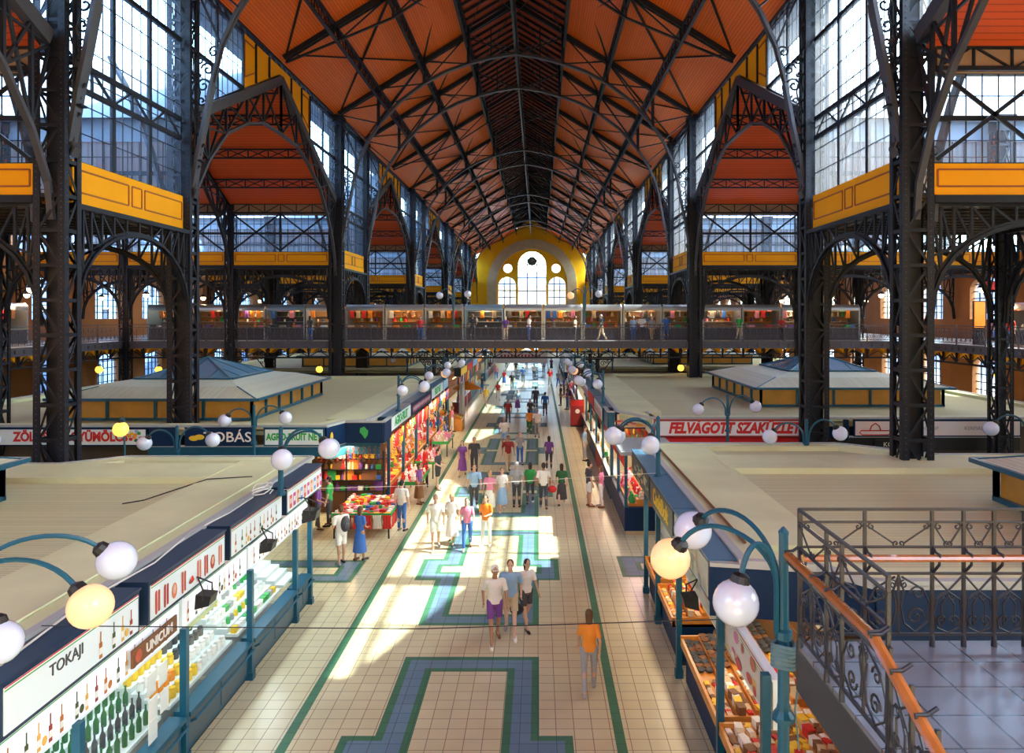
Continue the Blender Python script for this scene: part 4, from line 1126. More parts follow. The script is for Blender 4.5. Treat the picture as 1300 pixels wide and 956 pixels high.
# ---- glazed pavilions on the roofs
SKYG = mat('blue tinted skylight glass', (.12, .30, .48), .15, coat=.5)
def pavilion(x0, x1, y0, y1, label):
    z0, z1, z2, zt = RZ+.05, RZ+.86, RZ+1.42, RZ+2.2
    t_ = empty('roof_skylight_pavilion', ((x0+x1)/2, (y0+y1)/2, z0), label, 'roof pavilion')
    w_ = MB().mat(ORG_LIT)
    w_.box(x0+.06, x1-.06, y0+.06, y1-.06, z0, z1); w_.build('amber_glazed_wall', t_)
    p = MB().mat(TEAL)
    nx = max(3, round((x1-x0)/1.65)); ny = max(4, round((y1-y0)/1.5))
    for i in range(nx+1):
        x = x0+(x1-x0)*i/nx
        for y in (y0, y1): p.box(x-.05, x+.05, y-.05, y+.05, z0, z1)
    for i in range(ny+1):
        y = y0+(y1-y0)*i/ny
        for x in (x0, x1): p.box(x-.05, x+.05, y-.05, y+.05, z0, z1)
    p.box(x0-.06, x1+.06, y0-.05, y0+.05, z0-.02, z0+.08); p.box(x0-.06, x1+.06, y1-.05, y1+.05, z0-.02, z0+.08)
    p.box(x0-.06, x0+.06, y0, y1, z0-.02, z0+.08); p.box(x1-.06, x1+.06, y0, y1, z0-.02, z0+.08)
    p.build('frame', t_)
    e_ = .35; xm, ym = (x0+x1)/2, (y0+y1)/2; a = 2.0; b = 2.3
    r = MB().mat(mat('pale green corrugated hip roof', (.58, .60, .48), .55, var=.06))
    A = [(x0-e_, y0-e_, z1), (x1+e_, y0-e_, z1), (x1+e_, y1+e_, z1), (x0-e_, y1+e_, z1)]; B = [(xm-a, ym-b, z2), (xm+a, ym-b, z2), (xm+a, ym+b, z2), (xm-a, ym+b, z2)]
    # break of slope: steep skirt, flatter top
    s_ = .95; Cc = [(x0+s_, y0+s_, z1+.38), (x1-s_, y0+s_, z1+.38), (x1-s_, y1-s_, z1+.38), (x0+s_, y1-s_, z1+.38)]
    r.mat(boards('pale green corrugated hip sheets', (.60, .60, .47), 0, .12, .72, .55))
    for i in range(4):
        j = (i+1) % 4; r.quad(A[i], A[j], Cc[j], Cc[i])
    r.mat(mat('pale green corrugated hip roof', (.58, .60, .48), .55, var=.06))
    for i in range(4):
        j = (i+1) % 4; r.quad(Cc[i], Cc[j], B[j], B[i])
    r.quad(*B); r.build('hip_roof', t_)
    f = MB().mat(TEAL)
    for i in range(4): f.bar(A[i], A[(i+1) % 4], .1, .1); f.bar(A[i], Cc[i], .05, .05)
    f.build('eaves_trim', t_)
    g = MB().mat(SKYG); top = (xm, ym, zt)
    for i in range(4): g.quad(B[i], B[(i+1) % 4], top)
    k = g.build('glass_pyramid', t_)
    q = MB().mat(TEAL)
    for i in range(4):
        q.bar(B[i], B[(i+1) % 4], .14, .14); q.bar(B[i], top, .08, .08)
        P, Q = Vector(B[i]), Vector(B[(i+1) % 4]); T = Vector(top)
        for f_ in (.25, .5, .75):
            m = P.lerp(Q, f_); h = 1-abs(f_-.5)*2
            q.bar(m, (T if f_ == .5 else (P if f_ < .5 else Q).lerp(T, .5)), .05, .05)
    q.build('glazing_bars', k)
pavilion(-18.4, -11.0, 28.0, 37.0, 'cream hipped roof pavilion with blue glass pyramid on the second left stall block')
pavilion(9.85, 17.9, 32.2, 41.0, 'cream hipped roof pavilion with blue glass pyramid on the second right stall block')
pavilion(-18.9, -11.7, 7.5, 15.9, 'skylight pavilion with teal corner post on the nearest left stall block')
pavilion(10.0, 17.8, 7.9+3.4, 15.9, 'mesh sided skylight pavilion on the right block behind the landing')
pavilion(-18.4, -10.2, 57, 67, 'hipped skylight pavilion on the third left stall block beyond the footbridge')
pavilion(9.5, 17.6, 60, 69, 'hipped skylight pavilion on the third right stall block beyond the footbridge')

# ---- fascia sign boxes
MATROT = {('x', 1): (PI/2, 0, PI/2), ('x', -1): (PI/2, 0, -PI/2), ('y', -1): (PI/2, 0, 0)}
def pics(kind, D, W, H, n=None):
    """printed pictures in face coordinates D(u, v, lift)"""
    m = MB(); q = lambda u0, u1, v0, v1, c, l=.004: m.mat(c).quad(D(u0, v0, l), D(u1, v0, l), D(u1, v1, l), D(u0, v1, l))
    def ell(u, v, a, b, c, l=.005):
        m.mat(c).add([D(u+a*math.cos(2*PI*i/10), v+b*math.sin(2*PI*i/10), l) for i in range(10)], [tuple(range(10))])
    R3 = random.Random(int(W*100)+len(kind))
    if kind == 'sausage':
        u = W*.08; i = 0
        while u < W*.93:
            c = (cm(.55, .08, .04), cm(.42, .05, .03), cm(.7, .2, .1))[i % 3]
            if i % 5 in (0, 1, 3):
                q(u-.045, u+.015, H*.22, H*.78, c); ell(u-.015, H*.22, .03, .04, c); ell(u-.015, H*.78, .03, .04, c); q(u+.04, u+.1, H*.2, H*.76, c); ell(u+.07, H*.76, .03, .04, c); u += .26
            elif i % 5 == 2: ell(u+.02, H*.45, .09, .15, c); ell(u+.02, H*.5, .05, .09, cm(.75, .45, .3), .007); u += .3
            else: ell(u+.03, H*.35, .1, .05, c); ell(u+.05, H*.42, .05, .05, cm(.8, .05, .03), .007); u += .28
            i += 1
    elif kind == 'bottle':
        u = W*.08; i = 0
        while u < W*.93:
            c = (cm(.5, .16, .03), cm(.07, .09, .03), cm(.75, .42, .08), cm(.3, .05, .03))[i % 4]
            q(u-.035, u+.035, H*.15, H*.55, c); q(u-.013, u+.013, H*.55, H*.82, c); q(u-.035, u+.035, H*.25, H*.42, WHITE, .006)
            if i % 3 == 2: ell(u+.1, H*.3, .05, .07, c)
            u += .21 if i % 4 else .3; i += 1
    elif kind == 'snack':
        u = W*.06; i = 0
        while u < W*.95:
            c = (cm(.7, .12, .1), cm(.6, .08, .3), cm(.75, .3, .1), cm(.2, .3, .6))[i % 4]
            q(u, u+.18, H*.2, H*.78, c); q(u+.03, u+.15, H*.4, H*.62, (cm(.85, .6, .5), WHITE)[i % 2], .006); u += .26; i += 1
    elif kind == 'landscape':
        for i in range(26):
            ell(R3.uniform(.1, W-.1), R3.uniform(.08, H-.08), R3.uniform(.04, .22), R3.uniform(.03, .1), R3.choice([cm(.45, .5, .25), cm(.6, .6, .35), cm(.3, .35, .25), cm(.65, .5, .3), cm(.5, .55, .5)]), .004+.0004*i)
    elif kind == 'food':
        for i in range(22):
            ell(R3.uniform(.1, W-.1), R3.uniform(.08, H-.08), R3.uniform(.05, .16), R3.uniform(.04, .12), R3.choice([cm(.6, .1, .08), cm(.75, .45, .1), cm(.45, .15, .08), cm(.8, .6, .4), cm(.65, .2, .35)]), .004+.0004*i)
    elif kind == 'fruit':
        for a, b, c in ((.0, .06, ORANGE), (.08, .1, GREEN), (-.08, .09, YELLOW), (.12, -.02, RED), (-.1, -.05, RED), (.02, -.08, DGREEN), (-.02, .0, ORANGE), (.09, -.12, RED), (.03, .15, LBLUE), (-.14, .04, ORANGE)): ell(W/2+a*1.6, H/2+b*1.4, .075, .06, c, .005+abs(a)*.01)
    return m
def sign_box(axis, sgn, x, y, W, H, z0, D_, label, face=WHT, box=NAVY, pic=None, txt=None, tcol=RED, tsize=.3, stripes=False, name='sign_box', tpos=.5, bold=.0, shear=0., sx=1., lid=None, group=None, picrange=None):
    """axis 'x': face normal +-X, runs along y; axis 'y': face normal -Y, runs along x. (x, y) = start corner of the face"""
    t_ = empty(name, (x, y, z0), label, 'sign', group)
    if axis == 'x':
        D = (lambda u, v, l: (x+sgn*l, y+u, z0+v)) if sgn > 0 else (lambda u, v, l: (x+sgn*l, y+W-u, z0+v))
        bx_ = (min(x, x-sgn*D_), max(x, x-sgn*D_), y, y+W, z0, z0+H)
    else:
        D = lambda u, v, l: (x+u, y-l, z0+v); bx_ = (x, x+W, y, y+D_, z0, z0+H)
    b = MB().mat(box).box(*bx_); b.mat(lid or box).box(bx_[0]-.02, bx_[1]+.02, bx_[2]-.02, bx_[3]+.02, z0+H, z0+H+.03); b.build('casing', t_)
    f = MB().mat(face).prism([D(.05, .05, 0), D(W-.05, .05, 0), D(W-.05, H-.05, 0), D(.05, H-.05, 0)], Vector(D(0, 0, .012))-Vector(D(0, 0, 0))); f.build('sign_face', t_)
    D2 = lambda u, v, l: D(u, v, l+.013)
    if stripes:
        s_ = MB()
        for i, c in enumerate((GREEN, WHITE, RED)): s_.mat(c).quad(D2(.05, H-.095+.017*i, .003), D2(W-.05, H-.095+.017*i, .003), D2(W-.05, H-.078+.017*i, .003), D2(.05, H-.078+.017*i, .003))
        s_.build('tricolour_stripe', t_)
    if pic:
        a, b_ = picrange or (0, 1)
        m = pics(pic, lambda u, v, l: D2(W*a+u, v*.85, l), W*(b_-a), H); m.build('printed_pictures', t_)
    if txt:
        for (s_, u, v, sz, c) in (txt if isinstance(txt, list) else [(txt, tpos, .48, tsize, tcol)]):
            text(s_, sz, D2(W*u, H*v, .004), MATROT[(axis, sgn)], c, t_, sx=sx, shear=shear, bold=bold)
    return t_
# left aisle side, nearest block
sign_box('x', 1, LXI, 4.9, 2.75, .62, 2.88, .55, 'sign box with wine bottles, nearest of the left aisle row', pic='bottle', stripes=True)
sign_box('x', 1, LXI, 7.85, 2.75, .62, 2.88, .55, 'white sign box reading TOKAJI with wine bottles on the left stalls', pic='bottle', stripes=True, txt=[('TOKAJI', .40, .62, .2, DGREY)], picrange=(.62, 1))
sign_box('x', 1, LXI, 10.84, 2.66, .62, 2.88, .55, 'white sign box with red sausages printed, beside the TOKAJI sign', pic='sausage', stripes=True)
sign_box('x', 1, LXI, 13.72, 2.78, .62, 2.88, .55, 'white sign box with slim bottles and knives printed, left stall row', pic='bottle', stripes=True)
sign_box('x', 1, LXI, 16.8, 2.7, .62, 2.88, .55, 'white sign box with red packet pictures, far end of the nearest left stalls', pic='snack', stripes=True)
# lower recessed strips
def strip_sign(s, x, y, W, label, pic, txt=None, face=WLIT): 
    return sign_box('x', -s, x, y, W, .62, 2.2, .08, label, face=face, box=WHT, pic=pic, txt=txt, stripes=True, name='strip_sign')
STRIP1 = strip_sign(-1, -5.98, 7.85, 4.3, 'white backlit strip with bottles and a brown UNICUM plate under the TOKAJI sign', 'bottle')
strip_sign(-1, -5.98, 12.2, 2.75, 'white backlit strip with bottles and baskets under the sausage sign', 'bottle')
strip_sign(-1, -5.98, 15., 3.9, 'white backlit strip under the far left sign boxes', 'bottle')
u_ = STRIP1
MB().mat(BROWN).box(-5.9, -5.87, 10.55, 11.85, 2.37, 2.63)  .build('name_plate', u_); text('UNICUM', .2, (-5.862, 11.3, 2.5), MATROT[('x', 1)], WHITE, u_, bold=.004)
MB().mat(cm(.5, .1, .05)).lathe((-5.87, 10.7, 2.5), [(.09, 0), (.09, .01)], 12, Matrix.Rotation(PI/2, 3, 'Y')).build('emblem', u_)
# front signs of the second left block
def front_sign(x0, x1, y, label, **k): return sign_box('y', -1, x0, y, x1-x0, .64, 2.84, .3, label, **k)
GSIGN = front_sign(-19.6, -13.9, 25.9, 'white sign reading ZOLDSEG - GYUMOLCS in red with fruit emblem', txt=[('ZÖLDSÉG - GYÜMÖLCS', .525, .5, .45, RED)], sx=.85, bold=.02, box=STLB)
t_ = GSIGN; m = pics('fruit', lambda u, v, l: (-14.75+u, 25.875-l, 2.86+v), .9, .6); m.build('fruit_emblem', t_)
front_sign(-13.85, -12.9, 25.9, 'plain blue sign panel beside the greengrocer sign', face=STLB, box=STLB)
TSIGN = front_sign(-12.55, -10.1, 25.9, 'dark blue sign reading TOBAS in white with yellow grain emblem', face=STLB, box=STLB, txt=[('TOBÁS', .62, .48, .5, WHITE)], sx=1.1, bold=.004)
t_ = TSIGN; m = MB().mat(YELLOW)
for a in (-.12, .08): m.sph((-12.1+a, 25.86, 3.15+a*.2), .14, 10, 5, (1.3, .12, .7))
m.build('grain_emblem', t_)
front_sign(-9.75, -7.6, 25.9, 'white sign reading AGRO-FRUIT NET in green letters', txt=[('AGRO-FRUIT NET', .5, .5, .34, GREEN)], sx=.72, bold=.014, box=TEAL)
def ribbon(pts, z0, z1, label, m_=STLB, th=.08, name='fascia_panel'):
    t_ = empty(name, (*pts[0], z0), label, 'fascia'); b = MB().mat(m_)
    for a, c in zip(pts, pts[1:]): b.bar((*a, (z0+z1)/2), (*c, (z0+z1)/2), th, z1-z0)
    b.build('panel', t_); q = MB().mat(ROOFG)
    for a, c in zip(pts, pts[1:]): q.bar((*a, z1+.03), (*c, z1+.03), th+.06, .06)
    q.build('coping', t_); return t_
r_ = ribbon([(-7.55, 25.9), (-7.2, 27.1), (-5.75, 27.1), (-5.75, 28.4)], 2.75, 3.5, 'deep blue angled corner fascia with leaf emblems at the second left block')
m = MB().mat(GREEN); m.add([(-6.6, 27.04, 3.3), (-6.45, 27.04, 3.36), (-6.3, 27.04, 3.2), (-6.32, 27.04, 3.05), (-6.42, 27.04, 2.9), (-6.52, 27.04, 3.05), (-6.62, 27.04, 3.15)], [(0, 1, 2, 3, 4, 5, 6)]); m.mat(YELLOW).sph((-7.42, 26.2, 3.1), .13, 8, 6, (.4, 1, 1.5)); m.build('leaf_emblem', r_)
ribbon([(-7.5, 26.2), (-7.2, 27.3), (-5.9, 27.3)], 2.3, 2.72, 'teal lower band under the angled corner fascia', TEAL)
ribbon([(-13.9, 26.0), (-7.6, 26.0)], 2.45, 2.8, 'teal band under the TOBAS and green lettered signs', TEAL)
# right front signs
front_sign(4.45, 10.55, 27.9, 'long white sign reading FELVAGOTT SZAKUZLET in red italic letters', txt=[('FELVÁGOTT SZAKÜZLET', .5, .5, .56, RED)], sx=.80, shear=.25, bold=.028, box=cm(.35, .05, .06))
PSIGN = front_sign(12.1, 18.5, 27.9, 'pale pink white sign with red outlined emblem behind the right lattice column', face=cm(.78, .70, .70), txt=[('AGROCOOP', .42, .5, .19, GREY), ('KERESKEDELMI RT', .78, .5, .19, GREY)], box=STLB)
t_ = PSIGN; m = MB().mat(RED)
m.tube([(12.35, 27.86, 3.08), (13.45, 27.86, 3.08), (13.5, 27.86, 3.0), (13.4, 27.86, 2.92), (12.4, 27.86, 2.92), (12.3, 27.86, 3.0)], .02, 4, closed=True); m.tube([(12.7, 27.86, 3.1), (12.75, 27.86, 3.26), (12.9, 27.86, 3.36), (13.05, 27.86, 3.26), (13.1, 27.86, 3.1)], .02, 4); m.build('outlined_emblem', t_)
ribbon([(11.3, 28.4), (11.9, 27.9)], 2.7, 3.5, 'short angled blue panel left of the pale pink sign')
ribbon([(11.9, 28.0), (18.5, 28.0)], 2.3, 2.8, 'dark band under the pale pink sign', BLK)
kt = empty('small_sign', (13.2, 27.9, 2.5), 'small white KO letters on the dark band beside the right column', 'sign'); MB().mat(BLK).box(12.9, 14.6, 27.88, 27.93, 2.36, 2.72).build('plate', kt); text('KO', .26, (13.4, 27.87, 2.54), MATROT[('y', -1)], WHITE, kt)
ribbon([(2.9, 31.5), (2.9, 30.0), (3.15, 29.9)], 2.8, 3.5, 'teal corner fascia of the second right block', TEAL)
front_sign(3.2, 4.45, 29.9, 'small framed sign with ham and pastry pictures at the second right block corner', face=cm(.8, .62, .4), pic='food', box=STLB)
ribbon([(4.45, 29.9), (4.45, 28.0)], 2.8, 3.5, 'short return panel left of the red italic sign', WHT)
a_ = empty('red_awning', (7.5, 27.6, 2.5), 'red awning below the red italic poultry sign', 'awning'); q = MB().mat(RED); q.quad((4.8, 27.2, 2.45), (10.4, 27.2, 2.45), (10.4, 28., 2.8), (4.8, 28., 2.8)); q.box(4.8, 10.4, 27.18, 27.2, 2.25, 2.45); q.build('canvas', a_)
# right aisle side, block behind the landing
sign_box('x', -1, RXI, 18.15, 3.4, .66, 2.85, .6, 'dark sign box with mottled golden pictures, far end of the near right stalls', face=BLK, pic='landscape', lid=SLATE)
sign_box('x', -1, RXI, 14.95, 3.1, .66, 2.85, .6, 'dark sign box reading CsokiBolt in yellow letters', face=BLK, txt=[('CsokiBolt', .5, .5, .5, YELLOW)], bold=.014, lid=SLATE)
sign_box('x', -1, RXI, 11.85, 3.0, .66, 2.85, .6, 'dark framed sign box with pale landscape pictures above the near right stall', face=cm(.55, .55, .42), pic='landscape', lid=SLATE)
strip_sign(1, 3.0, 12.0, 6., 'pale picture strip recessed under the near right sign boxes', 'landscape', face=cm(.6, .6, .5))
strip_sign(1, 3.0, 9.3, 2.5, 'striped picture strip at the near end of the right stalls', 'food', face=cm(.62, .58, .5))
ribbon([(RXI, 11.8), (4.4, 11.5), (5.0, 10.8), (21.9, 10.8)], 2.65, 3.45, 'deep navy end fascia of the stall block behind the landing rail', STLB)
# aisle side signs further down both sides
sg_l = [(28.6, 33.2, WHT, 'AGRO-FRUIT', GREEN), (33.4, 39.4, STLB, None, ORANGE), (39.7, 44.5, WHT, 'FRUIT NET', GREEN), (44.6, 47., LBLUE, None, RED)]
for i, (a, b, f_, tx, tc) in enumerate(sg_l):
    sign_box('x', 1, LXI, a, b-a, .62, 2.86, .5, '%s aisle sign, %s along the second left block' % (('white green lettered', 'blue picture', 'white green lettered', 'plain pale blue')[i], ORD[i]), face=f_, txt=[(tx, .5, .5, .5, tc)] if tx else None, bold=.012, lid=SLATE, pic='snack' if i == 1 else None)
sg_r = [(31.6, 36.), (36.2, 40.5), (40.7, 44.8), (45, 49.)]
for i, (a, b) in enumerate(sg_r):
    sign_box('x', -1, RXI, a, b-a, .62, 2.86, .5, '%s aisle sign box, %s along the second right block' % (('white red edged', 'red', 'white', 'red and white')[i], ORD[i]), face=(WHT, RED, WHT, cm(.8, .5, .45))[i], pic=('sausage', None, 'snack', 'food')[i], lid=SLATE)
for s, B_ in ((-1, BL[1:4]), (1, BRr[1:4])):
    for k, a, b in B_:
        for i in range(4):
            y = a+1+i*(b-a-1)/4
            sign_box('x', -s, LXI if s < 0 else RXI, y, (b-a-1)/4-.2, .62, 2.86, .5, 'small coloured aisle sign %s the aisle, %s block, %s along' % ('left of' if s < 0 else 'right of', ORD[k], ORD[i]), face=R.choice([WHT, RED, YELLOW, LBLUE, WHT, ORANGE, GREEN]), lid=SLATE)
# ------------------------------------------------------------ shop fronts under the fascia
LITW = mat('bright lit shop interior', (.70, .76, .74), .5)
TUBEW = mat('cool light tube', (.9, 1, 1), .4, emit=9, ecol=(.82, .95, 1))
TUBEY = mat('warm light tube', (1, .8, .5), .4, emit=3, ecol=(1, .66, .32))
CHR = mat('chrome wire', (.6, .6, .62), .15, 1.)
def post(x, y, z1, label):
    t_ = empty('stall_post', (x, y, 0), label, 'post', 'petrol blue stall posts')
    m = MB().mat(TEAL).box(x-.055, x+.055, y-.055, y+.055, 0, z1); m.box(x-.08, x+.08, y-.08, y+.08, 0, .16); m.build('shaft', t_)
def glazed_bay(y0, y1, i, label, closed=False):
    x = -6.0; xb = -8.25
    t_ = empty('shop_front', (x, (y0+y1)/2, 0), label, 'shop front')
    b = MB().mat(TEAL); b.box(x-.08, x+.05, y0, y1, .1, .72); b.box(x-.15, x+.14, y0, y1, .72, .8); b.mat(BLK).box(x-.1, x, y0, y1, 0, .1)
    b.mat(mat('dark grey base panel', (.07, .1, .12), .35)).box(x+.05, x+.06, y0+.1, y0+(y1-y0)/2-.05, .18, .64).box(x+.05, x+.06, y0+(y1-y0)/2+.05, y1-.1, .18, .64)
    b.build('base_panel', t_)
    r = MB().mat(TEAL); r.tube([(x+.12, y0+.05, .62), (x+.2, y0+.05, .66), (x+.2, y1-.05, .66), (x+.12, y1-.05, .62)], .025, 6); r.build('bumper_rail', t_)
    k = MB().mat(LITW); k.box(xb-.05, xb, y0, y1, 0, 2.75); k.quad((xb, y0, 2.74), (x, y0, 2.74), (x, y1, 2.74), (xb, y1, 2.74)); k.mat(cm(.4, .4, .4)).quad((xb, y0, .02), (x, y0, .02), (x, y1, .02), (xb, y1, .02)); k.build('inner_lining', t_)
    st = MB().mat(LITW); n = 5
    for j in range(n): st.box(x-.25-.22*(j+1), x-.25-.22*j, y0+.06, y1-.06, .8, .86+.1*j)
    st.build('stepped_display', t_)
    sh = MB().mat(mat('shelf glass green edge', (.5, .7, .62), .1))
    for z in (1.45, 1.8, 2.15): sh.box(xb, xb+.35, y0+.05, y1-.05, z-.012, z+.012)
    sh.build('wall_shelf', t_)
    g = MB().mat(CLR).quad((x, y0, .8), (x, y1, .8), (x, y1, 2.2), (x, y0, 2.2)); g.build('glass_pane', t_)
    l = MB().mat(TUBEW); l.bar((x-.5, y0+.2, 2.66), (x-.5, y1-.2, 2.66), .06, .04); l.build('light_tube', t_)
    lamp('shop_light', (x-.7, (y0+y1)/2, 2.62), 17, (.86, .96, 1), .3, 'AREA', (0, 0, 0), y1-y0-.4)
    return x, xb
shops = [(6.6, 9.35, 'glazed stall front lit white, nearest of the left row'), (9.45, 12.15, 'glazed stall front with papers stuck inside the pane, below the UNICUM plate'), (12.3, 14.95, 'glazed stall front with white stepped display of yellow jars'), (15.1, 17.75, 'glazed stall front with shelves of small lit packets'), (17.85, 18.9, 'narrow glazed end bay of the nearest left stalls')]
for i, (a, b, lb) in enumerate(shops):
    glazed_bay(a, b, i, lb)
for i, y in enumerate((9.4, 12.22, 15.02, 17.8, 18.95)): post(-5.93, y, 2.25, 'petrol blue post of the left glazed stalls, %s from the stairs' % ORD[i])
where = 'in the left glazed stalls'
for a, b, lb in shops[1:4]:
    for j in range(5):
        y = a+.16; z = .86+.1*j; x = -6.25-.22*j-.11
        seg = j
        while y < b-.1:
            fr = (y-a)/(b-a)
            if lb.find('yellow') > 0:
                if fr < .5: good('spice_jar', (x, y, z), (YELLOW, ORANGE, WHITE)[(j) % 3 if fr < .3 else 0], where, 0, 1.3)
                else: good('spice_jar', (x, y, z), (DGREY if j > 1 else WHITE), where, 0, 1.25)
            elif lb.find('UNICUM') > 0: good('bottle', (x, y, z), (DGREEN, DGREY, DGREEN)[j % 3], where, 0, 1.)
            else: good(('painted_box', 'spice_jar')[j % 2], (x, y, z), R.choice([WHITE, WHITE, YELLOW, GREEN, GREY]), where, PI/2, .9)
            y += .2
    for z in (1.465, 1.815, 2.165):
        y = a+.2
        while y < b-.15:
            good(R.choice(['bottle', 'painted_box', 'spice_jar']), (-8.05, y, z), R.choice([YELLOW, YELLOW, GREEN, WHITE, ORANGE, DGREEN]), where+' on the back shelves', PI/2, .95); y += .26
# hanging price board, papers
hb_ = empty('hanging_board', (-6.5, 13.9, 1.65), 'pale yellow patterned board hanging in the yellow jar stall', 'board'); m = MB().mat(cm(.6, .62, .3)).box(-6.52, -6.48, 13.3, 14.7, 1.65, 2.1); m.mat(DGREY).bar((-6.5, 13.4, 2.1), (-6.5, 13.4, 2.7), .01, .01).bar((-6.5, 14.6, 2.1), (-6.5, 14.6, 2.7), .01, .01)
m.mat(cm(.35, .4, .15)); [m.box(-6.475, -6.47, 13.4+.2*i, 13.5+.2*i, 1.75, 2.0) for i in range(6)]; m.build('board_face', hb_)
for i, (y, z) in enumerate(((11.35, 1.75), (11.7, 1.75), (11.4, 1.35), (11.75, 1.3), (11.4, 1.0))):
    m = MB().mat(WHITE).box(-6.03, -6.02, y-.13, y+.13, z-.17, z+.17); o = m.build('paper_notice', loc=(-6.03, y, z-.17)); tag(o, 'white paper notice stuck inside the left stall glass', 'notice', 'paper notices')
def floodlight(x, y, z, s, label, sc=1.):
    t_ = empty('floodlight', (x, y, z), label, 'floodlight')
    b = MB().mat(BLK); b.add([(x-.04*sc*s, y-.14*sc, z-.26*sc), (x+.2*sc*s, y-.14*sc, z-.2*sc), (x+.24*sc*s, y-.14*sc, z-.04*sc), (x-.02*s*sc, y-.14*sc, z-.02*sc), (x-.04*sc*s, y+.14*sc, z-.26*sc), (x+.2*sc*s, y+.14*sc, z-.2*sc), (x+.24*sc*s, y+.14*sc, z-.04*sc), (x-.02*s*sc, y+.14*sc, z-.02*sc)], [(0, 1, 2, 3), (7, 6, 5, 4), (0, 4, 5, 1), (1, 5, 6, 2), (2, 6, 7, 3), (3, 7, 4, 0)]); b.build('housing', t_)
    h = MB().mat(BLK); h.tube([(x-.25*s, y, z+.22), (x-.05*s, y, z+.24), (x+.12*s*sc, y-.17*sc, z+.08), (x+.12*s*sc, y-.17*sc, z-.1*sc)], .014, 5); h.tube([(x-.05*s, y, z+.24), (x+.12*s*sc, y+.17*sc, z+.08), (x+.12*s*sc, y+.17*sc, z-.1*sc)], .014, 5); h.build('bracket', t_)
floodlight(-5.72, 12.35, 2.82, 1, 'black floodlight on a bracket below the red sausage sign')
floodlight(-5.72, 15.2, 2.82, 1, 'black floodlight on a bracket below the slim bottle sign')
floodlight(-5.6, 17.6, 2.85, 1, 'larger black floodlight at the far end of the near left stalls', 1.3)
floodlight(2.72, 12.6, 2.7, -1, 'black floodlight hanging under the near right sign boxes')

# ---- right near stalls with wooden trays
def tray_stall(s, y0, y1, label, z=.92, dep=.95, step=True):
    xf = 2.88 if s > 0 else -5.85
    t_ = empty('tray_counter', (xf, (y0+y1)/2, 0), label, 'stall counter')
    X_ = lambda a: xf+s*a
    def bx(m, a, b, ya, yb, z0, z1): m.box(min(X_(a), X_(b)), max(X_(a), X_(b)), ya, yb, z0, z1)
    b = MB().mat(STLB); bx(b, .12, dep, y0, y1, .08, z-.1); b.mat(BLK); bx(b, .16, dep, y0, y1, 0, .08); b.build('base_cabinet', t_)
    w_ = MB().mat(WOODO); bx(w_, 0, .05, y0, y1, z-.1, z+.06); bx(w_, 0, dep+.6, y0, y0+.05, z-.1, z+.1); bx(w_, 0, dep+.6, y1-.05, y1, z-.1, z+.1); bx(w_, .05, dep+.6, y0, y1, z-.1, z-.04)
    for j in range(5): bx(w_, .05+.3*j, .35+.3*j, y0+.05, y1-.05, z-.04, z+.0+.09*j)
    w_.build('wooden_tray', t_)
    l = MB().mat(TUBEY); y0 > 10 and l.bar((X_(.5), y0+.1, 2.66), (X_(.5), y1-.1, 2.66), .05, .04); y0 > 10 and l.build('light_tube', t_)
    y0 > 10 and lamp('shop_light', (X_(.6), (y0+y1)/2, 2.6), 26, (1, .8, .55), .3, 'AREA', (0, 0, 0), y1-y0-.3)
    bk = MB().mat(mat('stall back shelves brown', (.3, .15, .06), .6)); bx(bk, 2.2, 2.28, y0, y1, 0, 2.7)
    for z_ in (1.3, 1.7, 2.1, 2.5): bx(bk, 1.85, 2.2, y0, y1, z_-.02, z_)
    bk.build('back_shelves', t_)
    return X_, z
def fill_tray(s, y0, y1, kinds, cols, where, z=.92, dy=.2, sc=1.1, back=True):
    xf = 2.88 if s > 0 else -5.85
    for j in range(10):
        y = y0+.12
        while y < y1-.1:
            kd = kinds[j % len(kinds)] if isinstance(kinds, list) else kinds
            good(kd, (xf+s*(.125+.15*j), y+R.uniform(-.02, .02), z+.0+.09*(j//2)), R.choice(cols), where, R.uniform(-.4, .4)+PI/2, sc*R.uniform(.9, 1.1)); y += dy*R.uniform(.9, 1.3)
    if back:
        for z_ in (1.3, 1.7, 2.1):
            y = y0+.2
            while y < y1-.1: good(R.choice(['painted_box', 'spice_jar', 'bottle']), (xf+s*2.0, y, z_), R.choice(cols+[BROWN, RED, YELLOW]), where, PI/2, 1.1); y += .3
tray_stall(1, 9.4, 11.6, 'wooden tray counter of paper bagged sweets, nearest on the right'); fill_tray(1, 9.4, 11.6, ['chocolate_packet', 'painted_box'], [WHITE, BEIGE, RED, YELLOW, BROWN], 'on the nearest right wooden counter', sc=1., dy=.12)
tray_stall(1, 11.75, 14.75, 'wooden tray counter with rows of dark bowls on the right'); fill_tray(1, 11.75, 13.2, ['chocolate_packet', 'chocolate_packet', 'painted_box'], [WHITE, YELLOW, RED, BEIGE, BROWN], 'on the right dark bowl counter', dy=.10, sc=1.); fill_tray(1, 13.3, 14.75, ['dark_bowl'], [DGREY, DGREY, BROWN], 'on the right dark bowl counter', dy=.15, sc=1., back=False)
tray_stall(1, 15.6, 17.6, 'wooden tray counter of wrapped sweets beyond the dark bowl counter'); fill_tray(1, 15.6, 17.6, ['chocolate_packet', 'spice_jar', 'painted_box'], [WHITE, BROWN, ORANGE, BEIGE, RED, YELLOW], 'on the far right wooden counter', dy=.11)
tray_stall(1, 17.9, 19.6, 'short wooden tray counter by the right cross passage'); fill_tray(1, 17.9, 19.6, ['spice_tin', 'folk_doll'], [RED, WHITE, BROWN, PINK], 'on the short right counter')
for i, y in enumerate((9.35, 11.68, 15.1, 17.75, 19.7)): post(2.92, y, 2.9, 'petrol blue post of the right wooden counters, %s from the stairs' % ORD[i])
